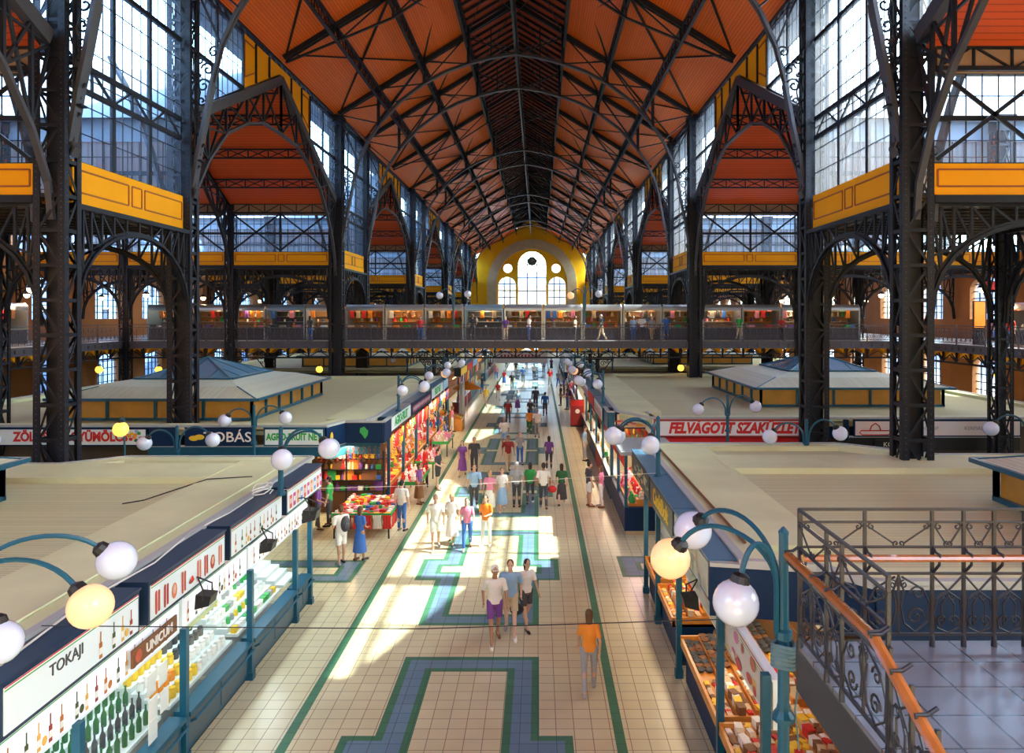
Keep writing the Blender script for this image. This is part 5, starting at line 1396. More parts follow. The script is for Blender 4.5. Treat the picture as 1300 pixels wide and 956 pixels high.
# kiosk at the corner beyond the right cross passage
t_ = empty('corner_kiosk', (3.6, 26.4, 0), 'petrol blue kiosk heaped with red and pink packets at the right cross passage', 'kiosk')
b = MB().mat(STLB).box(2.95, 4.7, 24.8, 29.6, .15, .95); b.mat(mat('pale kiosk plinth', (.5, .38, .24), .6)).box(3.0, 4.65, 24.85, 29.6, 0, .15); b.build('base_cabinet', t_)
b = MB().mat(TEAL)
for x, y in ((3.0, 24.85), (4.65, 24.85), (3.0, 27.2), (3.0, 29.5)): b.box(x-.05, x+.05, y-.05, y+.05, .95, 2.75)
b.build('frame', t_)
b = MB().mat(mat('grey kiosk lid', (.3, .33, .36), .4)).box(2.8, 4.8, 24.6, 27.6, 2.75, 2.87); b.build('lid', t_)
b = MB().mat(WOODO)
for j in range(5): b.box(3.1+.28*j, 3.38+.28*j, 24.95, 29.5, .95, 1.05+.13*j)
b.build('stepped_tray', t_)
lamp('shop_light', (3.6, 26.8, 2.6), 60, (1, .65, .6), .5, 'AREA', (0, 0, 0), 3.5)
for j in range(5):
    y = 25.05
    while y < 29.4: good(R.choice(['embroidered_napkin', 'spice_tin', 'plush_toy', 'folk_doll']), (3.24+.28*j, y, 1.05+.13*j), R.choice([RED, PINK, RED, WHITE, GREEN, BEIGE]), 'on the corner kiosk at the right cross passage', R.uniform(0, 3), 1.2); y += .17
y = 25.1
while y < 29.3: good('sausage', (3.02, y, 2.68), R.choice([RED, DRED]), 'hanging on the corner kiosk', 0, 1.5); y += .22

# ---- left souvenir stalls along the second block
def bin_table(x0, x1, y0, y1, z, label, m_=WOODO):
    t_ = empty('display_table', ((x0+x1)/2, (y0+y1)/2, 0), label, 'display table')
    b = MB().mat(m_).box(x0, x1, y0, y1, z-.05, z); b.mat(GREEN).box(x0-.02, x1+.02, y0-.03, y0, z-.1, z+.04).box(x1, x1+.03, y0, y1, z-.1, z+.04); b.build('table_top', t_)
    for x in (x0+.06, x1-.06):
        for y in (y0+.06, y1-.06): MB().mat(BLK).box(x-.025, x+.025, y-.025, y+.025, 0, z-.05).build('leg', t_)
bright = [RED, RED, WHITE, WHITE, RED, PINK, YELLOW, GREEN, BLUE]
bin_table(-6.9, -4.95, 24.4, 27., .82, 'green edged souvenir table jutting into the aisle on the left')
for i in range(10):
    for j in range(11):
        good(R.choice(['embroidered_napkin', 'painted_box', 'folded_tablecloth', 'embroidered_napkin', 'chocolate_packet']), (-6.78+.19*i, 24.52+.235*j, .82), R.choice(bright), 'on the green edged souvenir table', R.uniform(0, 3), .75)
for i in range(6): good('hanging_textile', (-6.7+.33*i, 24.33, .8), R.choice([RED, WHITE, DRED]), 'hanging from the green edged table front', 0, .75)
for j in range(6): good('hanging_textile', (-4.88, 24.7+.42*j, .8), R.choice([RED, WHITE, LBLUE, DRED]), 'hanging from the green edged table front', PI/2, .75)
# rack of small things at the block corner
t_ = empty('souvenir_rack', (-7.2, 27.6, 0), 'tall dark rack of small souvenirs at the corner of the second left block', 'display rack')
b = MB().mat(BLK)
for x in (-8.6, -7.2, -5.8): b.box(x-.03, x+.03, 27.35, 27.41, 0, 2.4)
for z in (.9, 1.3, 1.7, 2.1): b.box(-8.6, -5.8, 27.35, 27.7, z-.03, z)
b.build('frame', t_); b = MB().mat(BROWN).box(-8.6, -5.8, 27.72, 27.76, 0, 2.6); b.build('back_panel', t_)
for z in (.9, 1.3, 1.7, 2.1):
    x = -8.45
    while x < -5.85: good(R.choice(['painted_box', 'folk_doll', 'shopping_bag', 'spice_jar']), (x, 27.5, z), R.choice([ORANGE, RED, BLUE, GREEN, PURP, BROWN, WHITE, YELLOW]), 'on the corner souvenir rack', R.uniform(-.3, .3), 1.15); x += .22
for i in range(14): good('paprika_string', (-8.5+.2*i, 27.25, 2.6), R.choice([DRED, RED, BROWN]), 'hanging at the corner souvenir rack', i, .9)
lamp('shop_light', (-7.2, 26.9, 2.6), 90, (1, .72, .4), .6, 'AREA', (0, 0, 0), 1.)
# shopfront rows, left second block: stepped bins under the fascia
seg = [(28.4, 31.3, 'red and white embroidered textiles'), (31.5, 34.6, 'dolls and red cloth'), (34.8, 38.2, 'colourful boxes and toys'), (38.4, 42.2, 'pale embroidered cloth'), (42.4, 46.8, 'mixed souvenirs')]
for i, (a, b, lb) in enumerate(seg):
    tray_stall(-1, a, b, 'wooden stepped stall of %s on the second left block' % lb, z=.8)
    cols = [[RED, WHITE, RED, BEIGE, YELLOW], [RED, DRED, WHITE, YELLOW, GREEN], bright, [WHITE, PINK, WHITE, RED, BEIGE], bright][i]
    xf = -5.85
    for j in range(5):
        y = a+.18
        while y < b-.12:
            good(R.choice([['folded_tablecloth', 'embroidered_napkin'], ['folk_doll', 'embroidered_napkin', 'plush_toy'], ['spice_tin', 'souvenir_mug', 'plush_toy'], ['embroidered_napkin', 'folk_doll'], ['painted_box', 'folk_doll', 'shopping_bag', 'plush_toy']][i]), (xf-(.2+.3*j), y, .8+.09*j), R.choice(cols), 'on the stall of %s' % lb, R.uniform(0, 3), 1.1); y += .24
    y = a+.2; k_ = 0
    while y < b-.1:
        good(['hanging_textile', 'paprika_string', 'shopping_bag', 'hanging_textile'][k_ % 4], (-5.75, y, 2.78 if k_ % 4 != 2 else 2.45), R.choice(cols+[ORANGE, YELLOW]), 'hanging over the stall of %s' % lb, PI/2, 1.1); y += .33; k_ += 1
    y = a+.2
    while y < b-.1:
        good('hanging_textile', (-5.78, y, .75), R.choice(cols), 'hanging from the front of the stall of %s' % lb, PI/2, .95); y += .42
    lamp('shop_light', (-5.6, (a+b)/2, 2.75), 34, (1, .74, .45), .3, 'AREA', (0, 0, 0), b-a-.4)
for i, y in enumerate((28.3, 31.4, 34.7, 38.3, 42.3, 46.9)): post(-5.8, y, 2.8, 'petrol blue post of the left souvenir stalls, %s from the stairs' % ORD[i])
# red tables in front of the souvenir stalls
for i, (y, lb, cols) in enumerate(((29.2, 'red and white cloth', [RED, WHITE]), (33.3, 'dolls and flowers', [RED, WHITE, PINK]), (38.5, 'pale pink cloth', [PINK, WHITE, BEIGE]))):
    bin_table(-5.6, -4.75, y, y+2.6, .78, 'narrow aisle table heaped with %s on the left' % lb, (RED, WHITE, WHITE)[i])
    for a in range(4):
        for b in range(11): good(['embroidered_napkin', 'folk_doll', 'plush_toy'][(a+b*2+i) % 3], (-5.5+.22*a, y+.13+.23*b, .78), R.choice(cols), 'on the narrow aisle table of %s' % lb, R.uniform(0, 3), 1.1)
# right second block: simple dark glazed fronts with warm light, and further blocks
def simple_front(s, y0, y1, label, c1, warm):
    xf = 2.95 if s > 0 else -5.95
    t_ = empty('shop_front', (xf, (y0+y1)/2, 0), label, 'shop front')
    def bx(m, a, b, ya, yb, z0, z1): m.box(min(xf+s*a, xf+s*b), max(xf+s*a, xf+s*b), ya, yb, z0, z1)
    m = MB().mat(c1); bx(m, 0, .5, y0, y1, 0, .9); m.mat(GREYM); bx(m, -.05, .55, y0, y1, .9, .95); m.build('counter', t_)
    m = MB().mat(BROWN); bx(m, 2., 2.1, y0, y1, 0, 2.7)
    for z in (1.2, 1.6, 2.0): bx(m, 1.7, 2., y0, y1, z-.02, z)
    m.build('back_shelves', t_)
    m = MB().mat(TEAL); bx(m, 0, .1, y0-.05, y0+.05, 0, 2.8); m.build('frame', t_)
    m = MB().mat(TUBEY if warm else TUBEW); m.bar((xf+s*.5, y0+.3, 2.66), (xf+s*.5, y1-.3, 2.66), .05, .04); m.build('light_tube', t_)
    if y0 < 80: lamp('shop_light', (xf+s*.6, (y0+y1)/2, 2.6), 60, (1, .75, .5) if warm else (.9, .95, 1), .3, 'AREA', (0, 0, 0), y1-y0-.4)
pal2 = [RED, BROWN, WHITE, GREEN, ORANGE, YELLOW]
for i in range(5):
    a = 29.8+i*3.85; simple_front(1, a, a+3.7, 'counter stall with warm light on the second right block, %s along' % ORD[i], (STLB, DRED, STLB, BROWN, STLB)[i], True)
    for q in range(9): good(R.choice(['painted_box', 'bottle', 'spice_jar']), (3.15, a+.3+q*.38, .95), R.choice(pal2), 'on the second right block counters', 1.5, 1.3); good('sausage', (3.1, a+.2+q*.4, 2.7), R.choice([DRED, BROWN]), 'hanging in the second right block', 0, 1.6)
    for z in (1.2, 1.6, 2.0):
        for q in range(7): good(R.choice(['painted_box', 'bottle', 'spice_jar']), (4.8, a+.4+q*.45, z), R.choice(pal2), 'on the back shelves of the second right block', 1.5, 1.5)
for s, B_ in ((-1, BL[1:3]), (1, BRr[1:3])):
    for k, a0, b0 in B_:
        for i in range(4):
            w_ = (b0-a0-1.5)/4; a = a0+1+i*w_
            simple_front(s, a, a+w_-.15, 'small lit counter stall %s the aisle, %s block, %s along' % ('left of' if s < 0 else 'right of', ORD[k], ORD[i]), R.choice([STLB, DRED, TEAL]), i % 2 == 0)
            if k == 2:
                for q in range(6):
                    xs = 3.1 if s > 0 else -6.1
                    good('shopping_bag', (xs, a+.5+q*.7, .95), R.choice(bright), 'on the third row counters', PI/2, 1.3); good('hanging_textile', (xs-s*.1, a+.5+q*.7, 2.7), R.choice(bright+[ORANGE]), 'hanging at the third row counters', PI/2, 1.3)
# fruit stall in the left third block edge and produce below the red awning
t_ = empty('fruit_stand', (-5.6, 47.6, 0), 'sloping wooden fruit stand at the far end of the left souvenir stalls', 'fruit stand')
b = MB().mat(WOODO); b.add([(-6.4, 47., 0), (-4.9, 47., 0), (-4.9, 48.6, 0), (-6.4, 48.6, 0), (-6.4, 47., 1.2), (-4.9, 47., .7), (-4.9, 48.6, .7), (-6.4, 48.6, 1.2)], [(0, 3, 2, 1), (4, 5, 6, 7), (0, 1, 5, 4), (1, 2, 6, 5), (2, 3, 7, 6), (3, 0, 4, 7)]); b.build('crate', t_)
for i in range(10):
    for j in range(8): good('fruit', (-6.3+.14*i, 47.12+.2*j, 1.18-.333*(.14*i)-.02), (ORANGE, YELLOW, GREEN, RED)[j // 2], 'on the sloping fruit stand', 0, 1.5)
t_ = empty('produce_counter', (7.4, 27.2, 0), 'produce counter in shade under the red awning', 'stall counter')
MB().mat(BROWN).box(4.8, 10.2, 26.7, 27.6, 0, 1.1).build('base_cabinet', t_)
for i in range(30): good('fruit', (4.95+.17*i, 26.9, 1.1), R.choice([GREEN, RED, YELLOW, ORANGE]), 'on the counter under the red awning', 0, 1.8); good('fruit', (4.95+.17*i, 27.15, 1.1), R.choice([GREEN, RED, YELLOW]), 'on the counter under the red awning', 0, 1.8)
# red drinks fridge in the aisle and the poster banner and white panel
t_ = empty('drinks_fridge', (2.65, 49.2, 0), 'tall red drinks cabinet standing by the right stalls of the aisle', 'fridge')
MB().mat(RED).box(2.2, 3.1, 48.9, 49.7, .1, 1.75).build('body', t_); MB().mat(DRED).box(2.24, 3.06, 48.86, 48.9, .15, 1.4).build('door', t_); MB().mat(WHITE).lathe((2.65, 48.87, 1.05), [(.15, 0), (.15, .03)], 14, Matrix.Rotation(PI/2, 3, 'X')).build('round_emblem', t_); MB().mat(BLK).box(2.2, 3.1, 48.9, 49.7, 0, .1).build('plinth', t_)
t_ = empty('hanging_banner', (-1.6, 70, 2.9), 'pale banner hanging across the aisle beyond the footbridge', 'banner'); MB().mat(cm(.55, .5, .48)).box(-4.2, .9, 69.98, 70.02, 2.9, 4.1).build('cloth', t_); m = MB().mat(DRED)
for i in range(12): m.box(-3.6+.33*i, -3.4+.33*i, 69.96, 69.98, 3.35, 3.7)
m.build('lettering', t_)
t_ = empty('white_panel', (-5.2, 49.5, 0), 'tall white partition panel at the end of the left stalls', 'panel'); MB().mat(WHITE).box(-5.25, -5.15, 49.2, 51.2, .1, 2.9).build('board', t_); MB().mat(GREY).box(-5.3, -5.1, 49.15, 49.25, 0, 2.9).build('frame', t_)
t_ = empty('beach_umbrella', (-5.2, 53.5, 0), 'orange parasol over the stall left of the aisle beyond the footbridge', 'parasol'); MB().mat(WHT).tube([(-5.2, 53.5, 0), (-5.2, 53.5, 2.6)], .03, 6).build('pole', t_); MB().mat(ORANGE).lathe((-5.2, 53.5, 2.1), [(1.1, 0), (1.05, .05), (.5, .38), (.02, .55)], 10).build('canopy', t_)
# ------------------------------------------------------------ booths placed on the footbridge and galleries
bx = -27.0+1.6; i = 0
xs_b = []
x = X(XG, -1)+1.8
while x < X(XG, 1)-1.6:
    xs_b.append(x); x += 2.72
for i, x in enumerate(xs_b):
    kind = 1 if (x < -11 and i % 3 == 0) or (-6.5 < x < .5 and i % 2 == 0) else (2 if -13 < x < -9 or i % 4 == 3 else 0)
    face_booth(x, 50.9, 0, i, kind, 'on the footbridge, %s from its left end' % ORD[i])
    if i % 2 == 0: lamp('booth_light', (x, 50.4, DECK+2.05), 60, (1, .72, .42), .15)
for s in (-1, 1):
    for j, y in enumerate((30.5, 33.6, 36.7, 39.8, 42.9)):
        face_booth(X(UW-2.6, s), y, s*-PI/2, j, (2, 0, 0, 2, 0)[j], 'on the %s gallery, %s from the camera' % (SIDE[s], ORD[j]), pal=[RED, RED, WHITE, BROWN, ORANGE, YELLOW, GREEN])
        lamp('booth_light', (X(UW-3.6, s), y, DECK+2.2), 60, (1, .6, .3), .15)
for b in BO: done(b)

for k_, o_ in GOOD.items():
    if o_.get('_n') == 0: bpy.data.objects.remove(o_)
    else: done(o_)

t_ = empty('gallery_sign', (27.6, 43.6, Z(1.4)), 'plain red sign panel hanging over the right gallery', 'sign')
MB().mat(RED).box(26.6, 28.5, 43.6, 43.7, Z(1.4), Z(2.0)).build('sign_face', t_); MB().mat(BLK).tube([(26.8, 43.65, Z(2.)), (26.8, 43.65, Z(3.))], .02, 5).tube([(28.3, 43.65, Z(2.)), (28.3, 43.65, Z(3.))], .02, 5).build('hanger', t_)
t_ = empty('lit_menu_board', (25.6, 42.2, DECK), 'tall lit orange menu board standing on the right gallery', 'menu board')
MB().mat(mat('lit orange menu face', (.9, .35, .05), .4, emit=.5, ecol=(1, .35, .04))).box(25.3, 25.9, 42.2, 42.25, DECK+1., DECK+2.5).build('lit_face', t_); MB().mat(BLK).box(25.25, 25.95, 42.25, 42.35, DECK, DECK+2.55).build('frame', t_)
# ------------------------------------------------------------ globe lamps
def make_lamp(arms, h, label, loc, lit=(), name='globe_lamp', cat='lamp', foot=0., gr=.225, col=TEAL, pole_r=.06, rope=False):
    """arms: (azimuth, reach, drop-z of the globe centre below top, start z below top)"""
    x, y, z = loc
    t_ = empty(name, loc, label, cat)
    p = MB().mat(col); p.lathe((x, y, z), [(pole_r*1.9, 0), (pole_r*1.9, .04), (pole_r*1.2, .1), (pole_r, .16), (pole_r, h*.42), (pole_r*1.5, h*.43), (pole_r*1.5, h*.47), (pole_r*.9, h*.48), (pole_r*.8, h-.06), (pole_r*.9, h-.02), (.01, h+.03)], 10); p.build('pole', t_)
    for i, (az, rc, gz, sz) in enumerate(arms):
        dx, dy = math.cos(az), math.sin(az)
        a = MB().mat(col); pts = []
        n = 16; off = pole_r*1.3
        base = z+h*.46 if sz is None else z+h-sz
        top = z+h-.12; gc = z+h-gz
        # up along the pole, then a half ellipse outward and down to the globe
        pts.append((x+dx*off, y+dy*off, base))
        for j in range(n+1):
            t = j/n*PI*.84
            u = (1-math.cos(t))/2; zz = (top-.45)+(.45+(.1 if i % 2 else 0))*math.sin(t)
            if t > PI/2: zz = top+(.1 if i % 2 else 0)-(.45+gz)*(1-math.sin(t))
            pts.append((x+dx*(off+u*rc*.97), y+dy*(off+u*rc*.97), zz))
        ex = pts[-1]; a.tube(pts, .028, 6)
        a.build('arm', t_)
        dirv = (Vector(pts[-1])-Vector(pts[-2])).normalized(); c = Vector(ex)+dirv*(gr*1.02)
        k = MB().mat(BLK); rot = Vector((0, 0, 1)).rotation_difference(dirv).to_matrix(); k.lathe(Vector(ex)-dirv*.02, [(.04, -.05), (.085, -.02), (.1, .05), (.095, .09)], 10, rot); k.build('collar', t_)
        g = MB().mat((GLOBEL if i in lit else GLOBE) if not isinstance(lit, str) else GLOBEY); g.sph(c, gr, 20, 12, rot=rot); o = g.build('globe', t_, smooth=True)
        if i in lit: o['label'] = 'globe lit warm orange'
        if i in lit: lamp('globe_light', (c.x, c.y, c.z), 14, (1, .68, .4), gr*1.1)
    return t_
# nearest left lamp (pole just outside the frame), globes over the TOKAJI box
make_lamp([(-.14, 1.55, .1, None), (.50, 1.42, 0, None), (-.3, .62, .75, None), (2.9, 1.0, 0, None)], 1.5, 'tall four armed lamp with one lit globe above the nearest left sign box', (-6.35, 7.92, 3.5), lit=(0,))
# nearest right lamp with rope, one lit globe
t_ = make_lamp([(2.34, 1.28, .15, None), (1.99, 1.4, 0, None), (-2.9, .44, .2, None)], 1.9, 'three armed lamp with one lit globe tied with rope beside the stair landing', (2.46, 7.3, 3.45), lit=(0,))
q = MB().mat(TEAL); q.lathe((2.46, 7.3, 0), [(.09, 0), (.09, .3), (.065, .35), (.06, 3.45)], 10); q.build('lower_pole', t_)
q = MB().mat(mat('blue grey rope', (.12, .2, .24), .8))
for i in range(6): q.tube([(2.46+.11*math.cos(a*PI/6), 7.3+.11*math.sin(a*PI/6), 4.0+.04*i+.015*math.sin(a)) for a in range(12)], .022, 5, closed=True)
q.tube([(2.56, 7.22, 4.1), (2.58, 7.2, 3.9), (2.54, 7.2, 3.6), (2.58, 7.2, 3.2)], .01, 4); q.build('rope_winding', t_)
sd = [('with white globes on the far end of the nearest left stalls', (-5.72, 16.2, 3.5), -1), ('on the aisle edge of the second left block, first of them', (-5.8, 30.3, 3.5), -1), ('on the aisle edge of the second left block, further one', (-5.8, 37.5, 3.5), -1), ('on the aisle edge of the second left block, furthest one', (-5.8, 45, 3.5), -1), ('left of the aisle beyond the footbridge', (-5.8, 58, 3.5), -1),
      ('over the right cross passage corner', (2.95, 17.9, 3.5), 1), ('on the aisle edge of the second right block, first of them', (2.95, 33., 3.5), 1), ('on the aisle edge of the second right block, middle one', (2.95, 39.5, 3.5), 1), ('on the aisle edge of the second right block, furthest one', (2.95, 46., 3.5), 1), ('right of the aisle beyond the footbridge', (2.95, 58, 3.5), 1)]
for i, (lb, loc, s) in enumerate(sd):
    b = 0 if s < 0 else PI
    make_lamp([(b-s*.45, .95, 0, None), (b+s*.15, 1.0, 0, None), (b+s*1.2, .75, 0, None)], 1.5, 'three armed globe lamp '+lb, loc, lit=(0,) if i in (2, 7) else ())
pr = [('in front of the TOBAS sign', (-9.9, 25.4, 3.0)), ('on the far rim of the nearest left block', (-11.2, 22.6, 2.7)), ('in front of the red italic sign', (7.0, 26.9, 3.2)), ('on the far rim of the right block before the red italic sign', (8.1, 22.0, 3.0)), ('in front of the white greengrocer sign', (-17.6, 22., 2.8)), ('left of the second right lattice column sign', (15.0, 22.3, 3.2)), ('on the third left block front', (-9.5, 53, 3.4)), ('on the third left block front, by the column', (-6.9, 53.2, 3.4)), ('on the third right block front', (5.6, 54.8, 3.4))]
for i, (lb, loc) in enumerate(pr):
    make_lamp([(PI-.1, .95, 0, None), (.1, .95, 0, None)], 1.35, 'twin globe lamp '+lb, loc, lit=())
    q = MB().mat(TEAL); q.lathe((loc[0], loc[1], 0), [(.09, 0), (.06, .3), (.055, loc[2])], 8); q.build('lower_pole', COL.objects[[o.name for o in COL.objects if o.get('label', '').endswith(lb)][0]])
for i, (x, lb) in enumerate(((-5.6, 'left'), (3.1, 'right'))):
    make_lamp([(PI, .8, 0, None), (0, .8, 0, None)], 2.5, 'tall twin globe lamp on the footbridge, %s of the arched end window' % lb, (x, 48.4, DECK+1.1), lit=(0,) if i else (), gr=.24)
# amber single globes hanging in the shade
for i, (x, y, z, lb) in enumerate(((-12.6, 22.0, 4.05, 'in front of the greengrocer sign'), (-14.7, 49., 3.85, 'under the left end of the footbridge'), (-25.0, 48, 3.9, 'by the left outer wall window'), (-26.5, 44, 4.2, 'left outer aisle, beyond the pavilion'), (9.6, 49, 3.95, 'behind the right pavilion'), (17., 49, 3.6, 'right of the right pavilion'), (24., 38, 4.4, 'in the right outer aisle'))):
    t_ = empty('amber_globe_lamp', (x, y, z), 'lit amber globe lamp '+lb, 'lamp')
    MB().mat(GLOBEY).sph((x, y, z), .22, 16, 10).build('globe', t_, smooth=True); MB().mat(TEAL).tube([(x, y+.2, 0), (x, y+.2, z+.25), (x, y+.1, z+.35), (x, y, z+.3), (x, y, z+.2)], .03, 6).build('stem', t_); MB().mat(BLK).lathe((x, y, z+.17), [(.09, 0), (.08, .08), (.03, .12)], 10).build('collar', t_)
    lamp('globe_light', (x, y, z), 30, (1, .6, .2), .23)
# warm lamps of the aisle galleries and the dark side halls
for s in (-1, 1):
    for i, y in enumerate((15, 34, 44, 51.5, 62)):
        for u in (22.2, 29.4):
            x = X(u, s); z = Z(1.2)
            t_ = empty('pendant_lamp', (x, y, z), 'warm pendant lamp in the %s side hall, %s from the stairs, %s row' % (SIDE[s], ORD[i], 'inner' if u < 25 else 'outer'), 'lamp', 'side hall pendant lamps')
            MB().mat(mat('pendant bulb', (1, .85, .6), .3, emit=12, ecol=(1, .72, .38))).sph((x, y, z), .16, 12, 8).build('bulb', t_, smooth=True); MB().mat(BLK).tube([(x, y, z+.12), (x, y, z+2.)], .015, 5).build('cord', t_); MB().mat(BLK).lathe((x, y, z+.06), [(.22, 0), (.15, .12), (.04, .2)], 12).build('shade', t_)
            lamp('pendant_light', (x, y, z-.2), 90, (1, .66, .34), .17)
# ------------------------------------------------------------ stair landing with wrought iron railings
LZ = 4.5
LT = tiles('grey lilac landing tiles', (.20, .20, .25), (.17, .17, .22), (.04, .04, .045), .42, .22)
sl = MB().mat(LT).box(2.38, 9.5, 4.85, 6.72, LZ-.05, LZ); sl.mat(mat('dark landing edge', (.03, .03, .04), .5)).box(2.38, 9.5, 4.85, 6.72, LZ-.45, LZ-.05)
sl.mat(LT)
for i in range(14): sl.box(2.5, 9.5, 4.85-.3*(i+1), 4.85-.3*i, LZ-.16*(i+1)-.3, LZ-.16*(i+1))
o = sl.build('floor_landing'); struct(o)
sg = MB().mat(mat('dark stair stringer', (.05, .03, .025), .5)); sg.add([(2.3, 4.9, LZ), (2.3, .7, LZ-2.24), (2.3, .7, LZ-2.8), (2.3, 4.9, LZ-.5), (2.4, 4.9, LZ), (2.4, .7, LZ-2.24), (2.4, .7, LZ-2.8), (2.4, 4.9, LZ-.5)], [(0, 1, 2, 3), (7, 6, 5, 4), (0, 4, 5, 1), (1, 5, 6, 2), (2, 6, 7, 3), (3, 7, 4, 0)]); struct(sg.build('trim_stair'))
cl = MB().mat(IRON)
for x, y in ((2.9, 6.4), (7, 6.4), (2.9, 5.0)): cl.box(x-.08, x+.08, y-.08, y+.08, 0, LZ-.45)
struct(cl.build('trim_landing_posts'))
RI = mat('violet black wrought iron', (.014, .013, .024), .45, var=.2, vscale=6)
ZT, ZT2, ZM, ZW, ZL, ZB = 1.24, 1.155, .93, .83, .66, .11
def railing(name, o, a, L, posts, label, slope=0., z0=LZ, wood_ext=0., upper=True):
    """railing along unit a from o; posts: positions; slope dz per metre"""
    o = Vector(o); a = Vector(a); nrm = a.cross(Vector((0, 0, 1)))
    P = lambda u, v, w=0.: o+a*u+Vector((0, 0, v+slope*u))+nrm*w
    t_ = empty(name, tuple(o), label, 'railing')
    for u in posts:
        p = MB().mat(RI); p.bar(P(u, 0), P(u, ZT+.01 if upper else ZW-.05), .027, .027, a); p.lathe(P(u, 0), [(.026, 0), (.022, .08), (.015, .12)], 8)
        # goose neck bracket carrying the wood rail
        p.tube([P(u, ZM-.02), P(u, ZM-.06, .06), P(u, ZW+.04, .13), P(u, ZW-.05, .12), P(u, ZL+.02, .02)], .013, 6)
        p.build('post', t_)
    r = MB().mat(RI)
    for z, h in ((ZT, .024), (ZT2-.03, .018), (ZM-.03, .018), (ZL, .02), (ZB, .024))[0 if upper else 3:]: r.bar(P(-.0, z), P(L, z), .024, h)
    r.build('rail', t_)
    d = MB().mat(RI); lw = MB().mat(RI)
    E1 = a+Vector((0, 0, slope)); E2 = Vector((0, 0, 1))
    for i, (u0, u1) in enumerate(zip(posts, posts[1:])):
        w_ = u1-u0; c = (u0+u1)/2
        # upper band: inverted V with curls
        for sg, us in ((1, u0), (-1, u1)) if upper else ():
            n0 = us
            d.tube([P(us+sg*.015, ZT2-.06), P(us+sg*w_*.43, ZM+.0)], .008, 5)
            d.tube(spiral(P(us+sg*.06, ZT2-.07), .035, 1.1*sg, PI/2, E1, E2, 9), .008, 5)
            d.tube(spiral(P(us+sg*w_*.46, ZM+.0), .03, -1.1*sg, -PI/2, E1, E2, 9), .008, 5)
        # lower panel
        H = ZL-ZB
        if w_ < .36:
            lw.tube([P(u0+.01, ZL-.02), P(c, ZL-.16), P(u1-.04, ZB+H*.58), P(u1-.015, ZB+H*.35), P(u1-.04, ZB+.06), P(c, ZB+.015), P(u0+.04, ZB+.06), P(u0+.015, ZB+H*.35), P(u0+.04, ZB+H*.58), P(c, ZL-.16), P(u1-.01, ZL-.02)], .01, 5)
            for sg in (-1, 1):
                lw.tube([P(c, ZL-.2)]+[P(c+sg*w_*.2, ZB+H*.5)]+spiral(P(c+sg*w_*.18, ZB+.13), .055, 1.25*sg, -PI/2 if sg < 0 else -PI/2, E1, E2, 12), .009, 5)
                lw.tube(spiral(P(c+sg*.042, ZB+H*.62), .036, 1.3*sg, PI, E1, E2, 10), .007, 5)
        else:
            m = c
            lw.bar(P(m, ZB), P(m, ZL), .018, .018, a)
            for sg in (-1, 1):
                q = m+sg*w_*.25
                lw.tube([P(m, ZL-.02), P(m+sg*w_*.08, ZL-.16), P(m+sg*.02, ZB+H*.45), P(m+sg*.05, ZB+.1), P(q, ZB+.02), P(m+sg*w_*.44, ZB+.12), P(m+sg*w_*.46, ZB+H*.5), P(m+sg*w_*.36, ZL-.14), P(m+sg*.03, ZL-.03)], .01, 5)
                lw.tube(spiral(P(q, ZB+.16), .085, 1.4*sg, 0, E1, E2, 14), .01, 5)
                lw.tube(spiral(P(q+sg*.02, ZB+.37), .07, -1.3*sg, PI, E1, E2, 14), .009, 5)
                lw.tube(spiral(P(m+sg*.05, ZL-.1), .04, 1.3*sg, PI/2, E1, E2, 12), .007, 5)
    d.v and d.build('curled_braces', t_); lw.build('scroll_panel', t_)
    h = MB().mat(RAILW); pr = []
    for k in range(2):
        pr.append([P(-.0 if k == 0 else L+wood_ext, ZW, .1)+nrm*(.045*math.cos(q*PI/4))+Vector((0, 0, .032*math.sin(q*PI/4))) for q in range(8)])
    h.add(pr[0]+pr[1], [(i, (i+1) % 8, 8+(i+1) % 8, 8+i) for i in range(8)]+[tuple(range(7, -1, -1)), tuple(range(8, 16))]); h.build('handrail', t_)
    return t_
pp = [0.02, .60, 1.21, 1.495, 1.77, 2.045, 2.32, 2.6, 2.88, 3.4, 3.9]
railing('landing_railing', (2.36, 6.6, LZ), (1, 0, 0), 5.5, pp, 'wrought iron scroll railing with brown wooden handrail along the far side of the landing')
railing('landing_railing', (2.36, 6.58, LZ), (0, -1, 0), 1.69, [.0, .62, .92, 1.67], 'short wrought iron railing with wooden handrail returning towards the camera on the aisle side')
railing('stair_railing', (2.36, 4.9, LZ), (0, -1, 0), 2.5, [.02, .3, .6, .9, 1.2, 1.5, 1.8, 2.1, 2.4], 'sloping wrought iron stair railing with wooden handrail below the landing', slope=-.38, upper=False)

# cables on the roofs and across the aisle
def cable(pts, r, m, label): o = MB().mat(m).tube(pts, r, 5).build('cable', loc=pts[0]); tag(o, label, 'cable')
cable([(-6.62, 7.6, 3.6), (-6.62, 13, 3.6), (-6.62, 19.8, 3.6)], .022, cm(.6, .65, .4), 'straight pale conduit along the rim of the nearest left block roof')
cable([(-6.05, 8.2, 3.56), (-6.2, 10, 3.58), (-6.1, 11.6, 3.56), (-6.28, 13.2, 3.57), (-6.15, 14.5, 3.56), (-6.1, 15.6, 3.6)], .014, WHITE, 'thin wavy white cable over the near left sign box lids')
cable([(-6.05+.16*math.cos(a*.9)*(1+.3*math.sin(a*2.3)), 16.0+.4*math.sin(a*.9)*(1+.2*math.cos(a*1.7)), 3.58+.01*a) for a in range(22)], .012, WHITE, 'tangled bundle of white cable on the sign box lid')
cable([(-6.9, 17.6, 3.6), (-7.9, 17.4, 3.58), (-8.6, 15.9, 3.46), (-8.9, 15.6, 3.46)], .014, BLK, 'thin dark cable across the nearest left block roof')
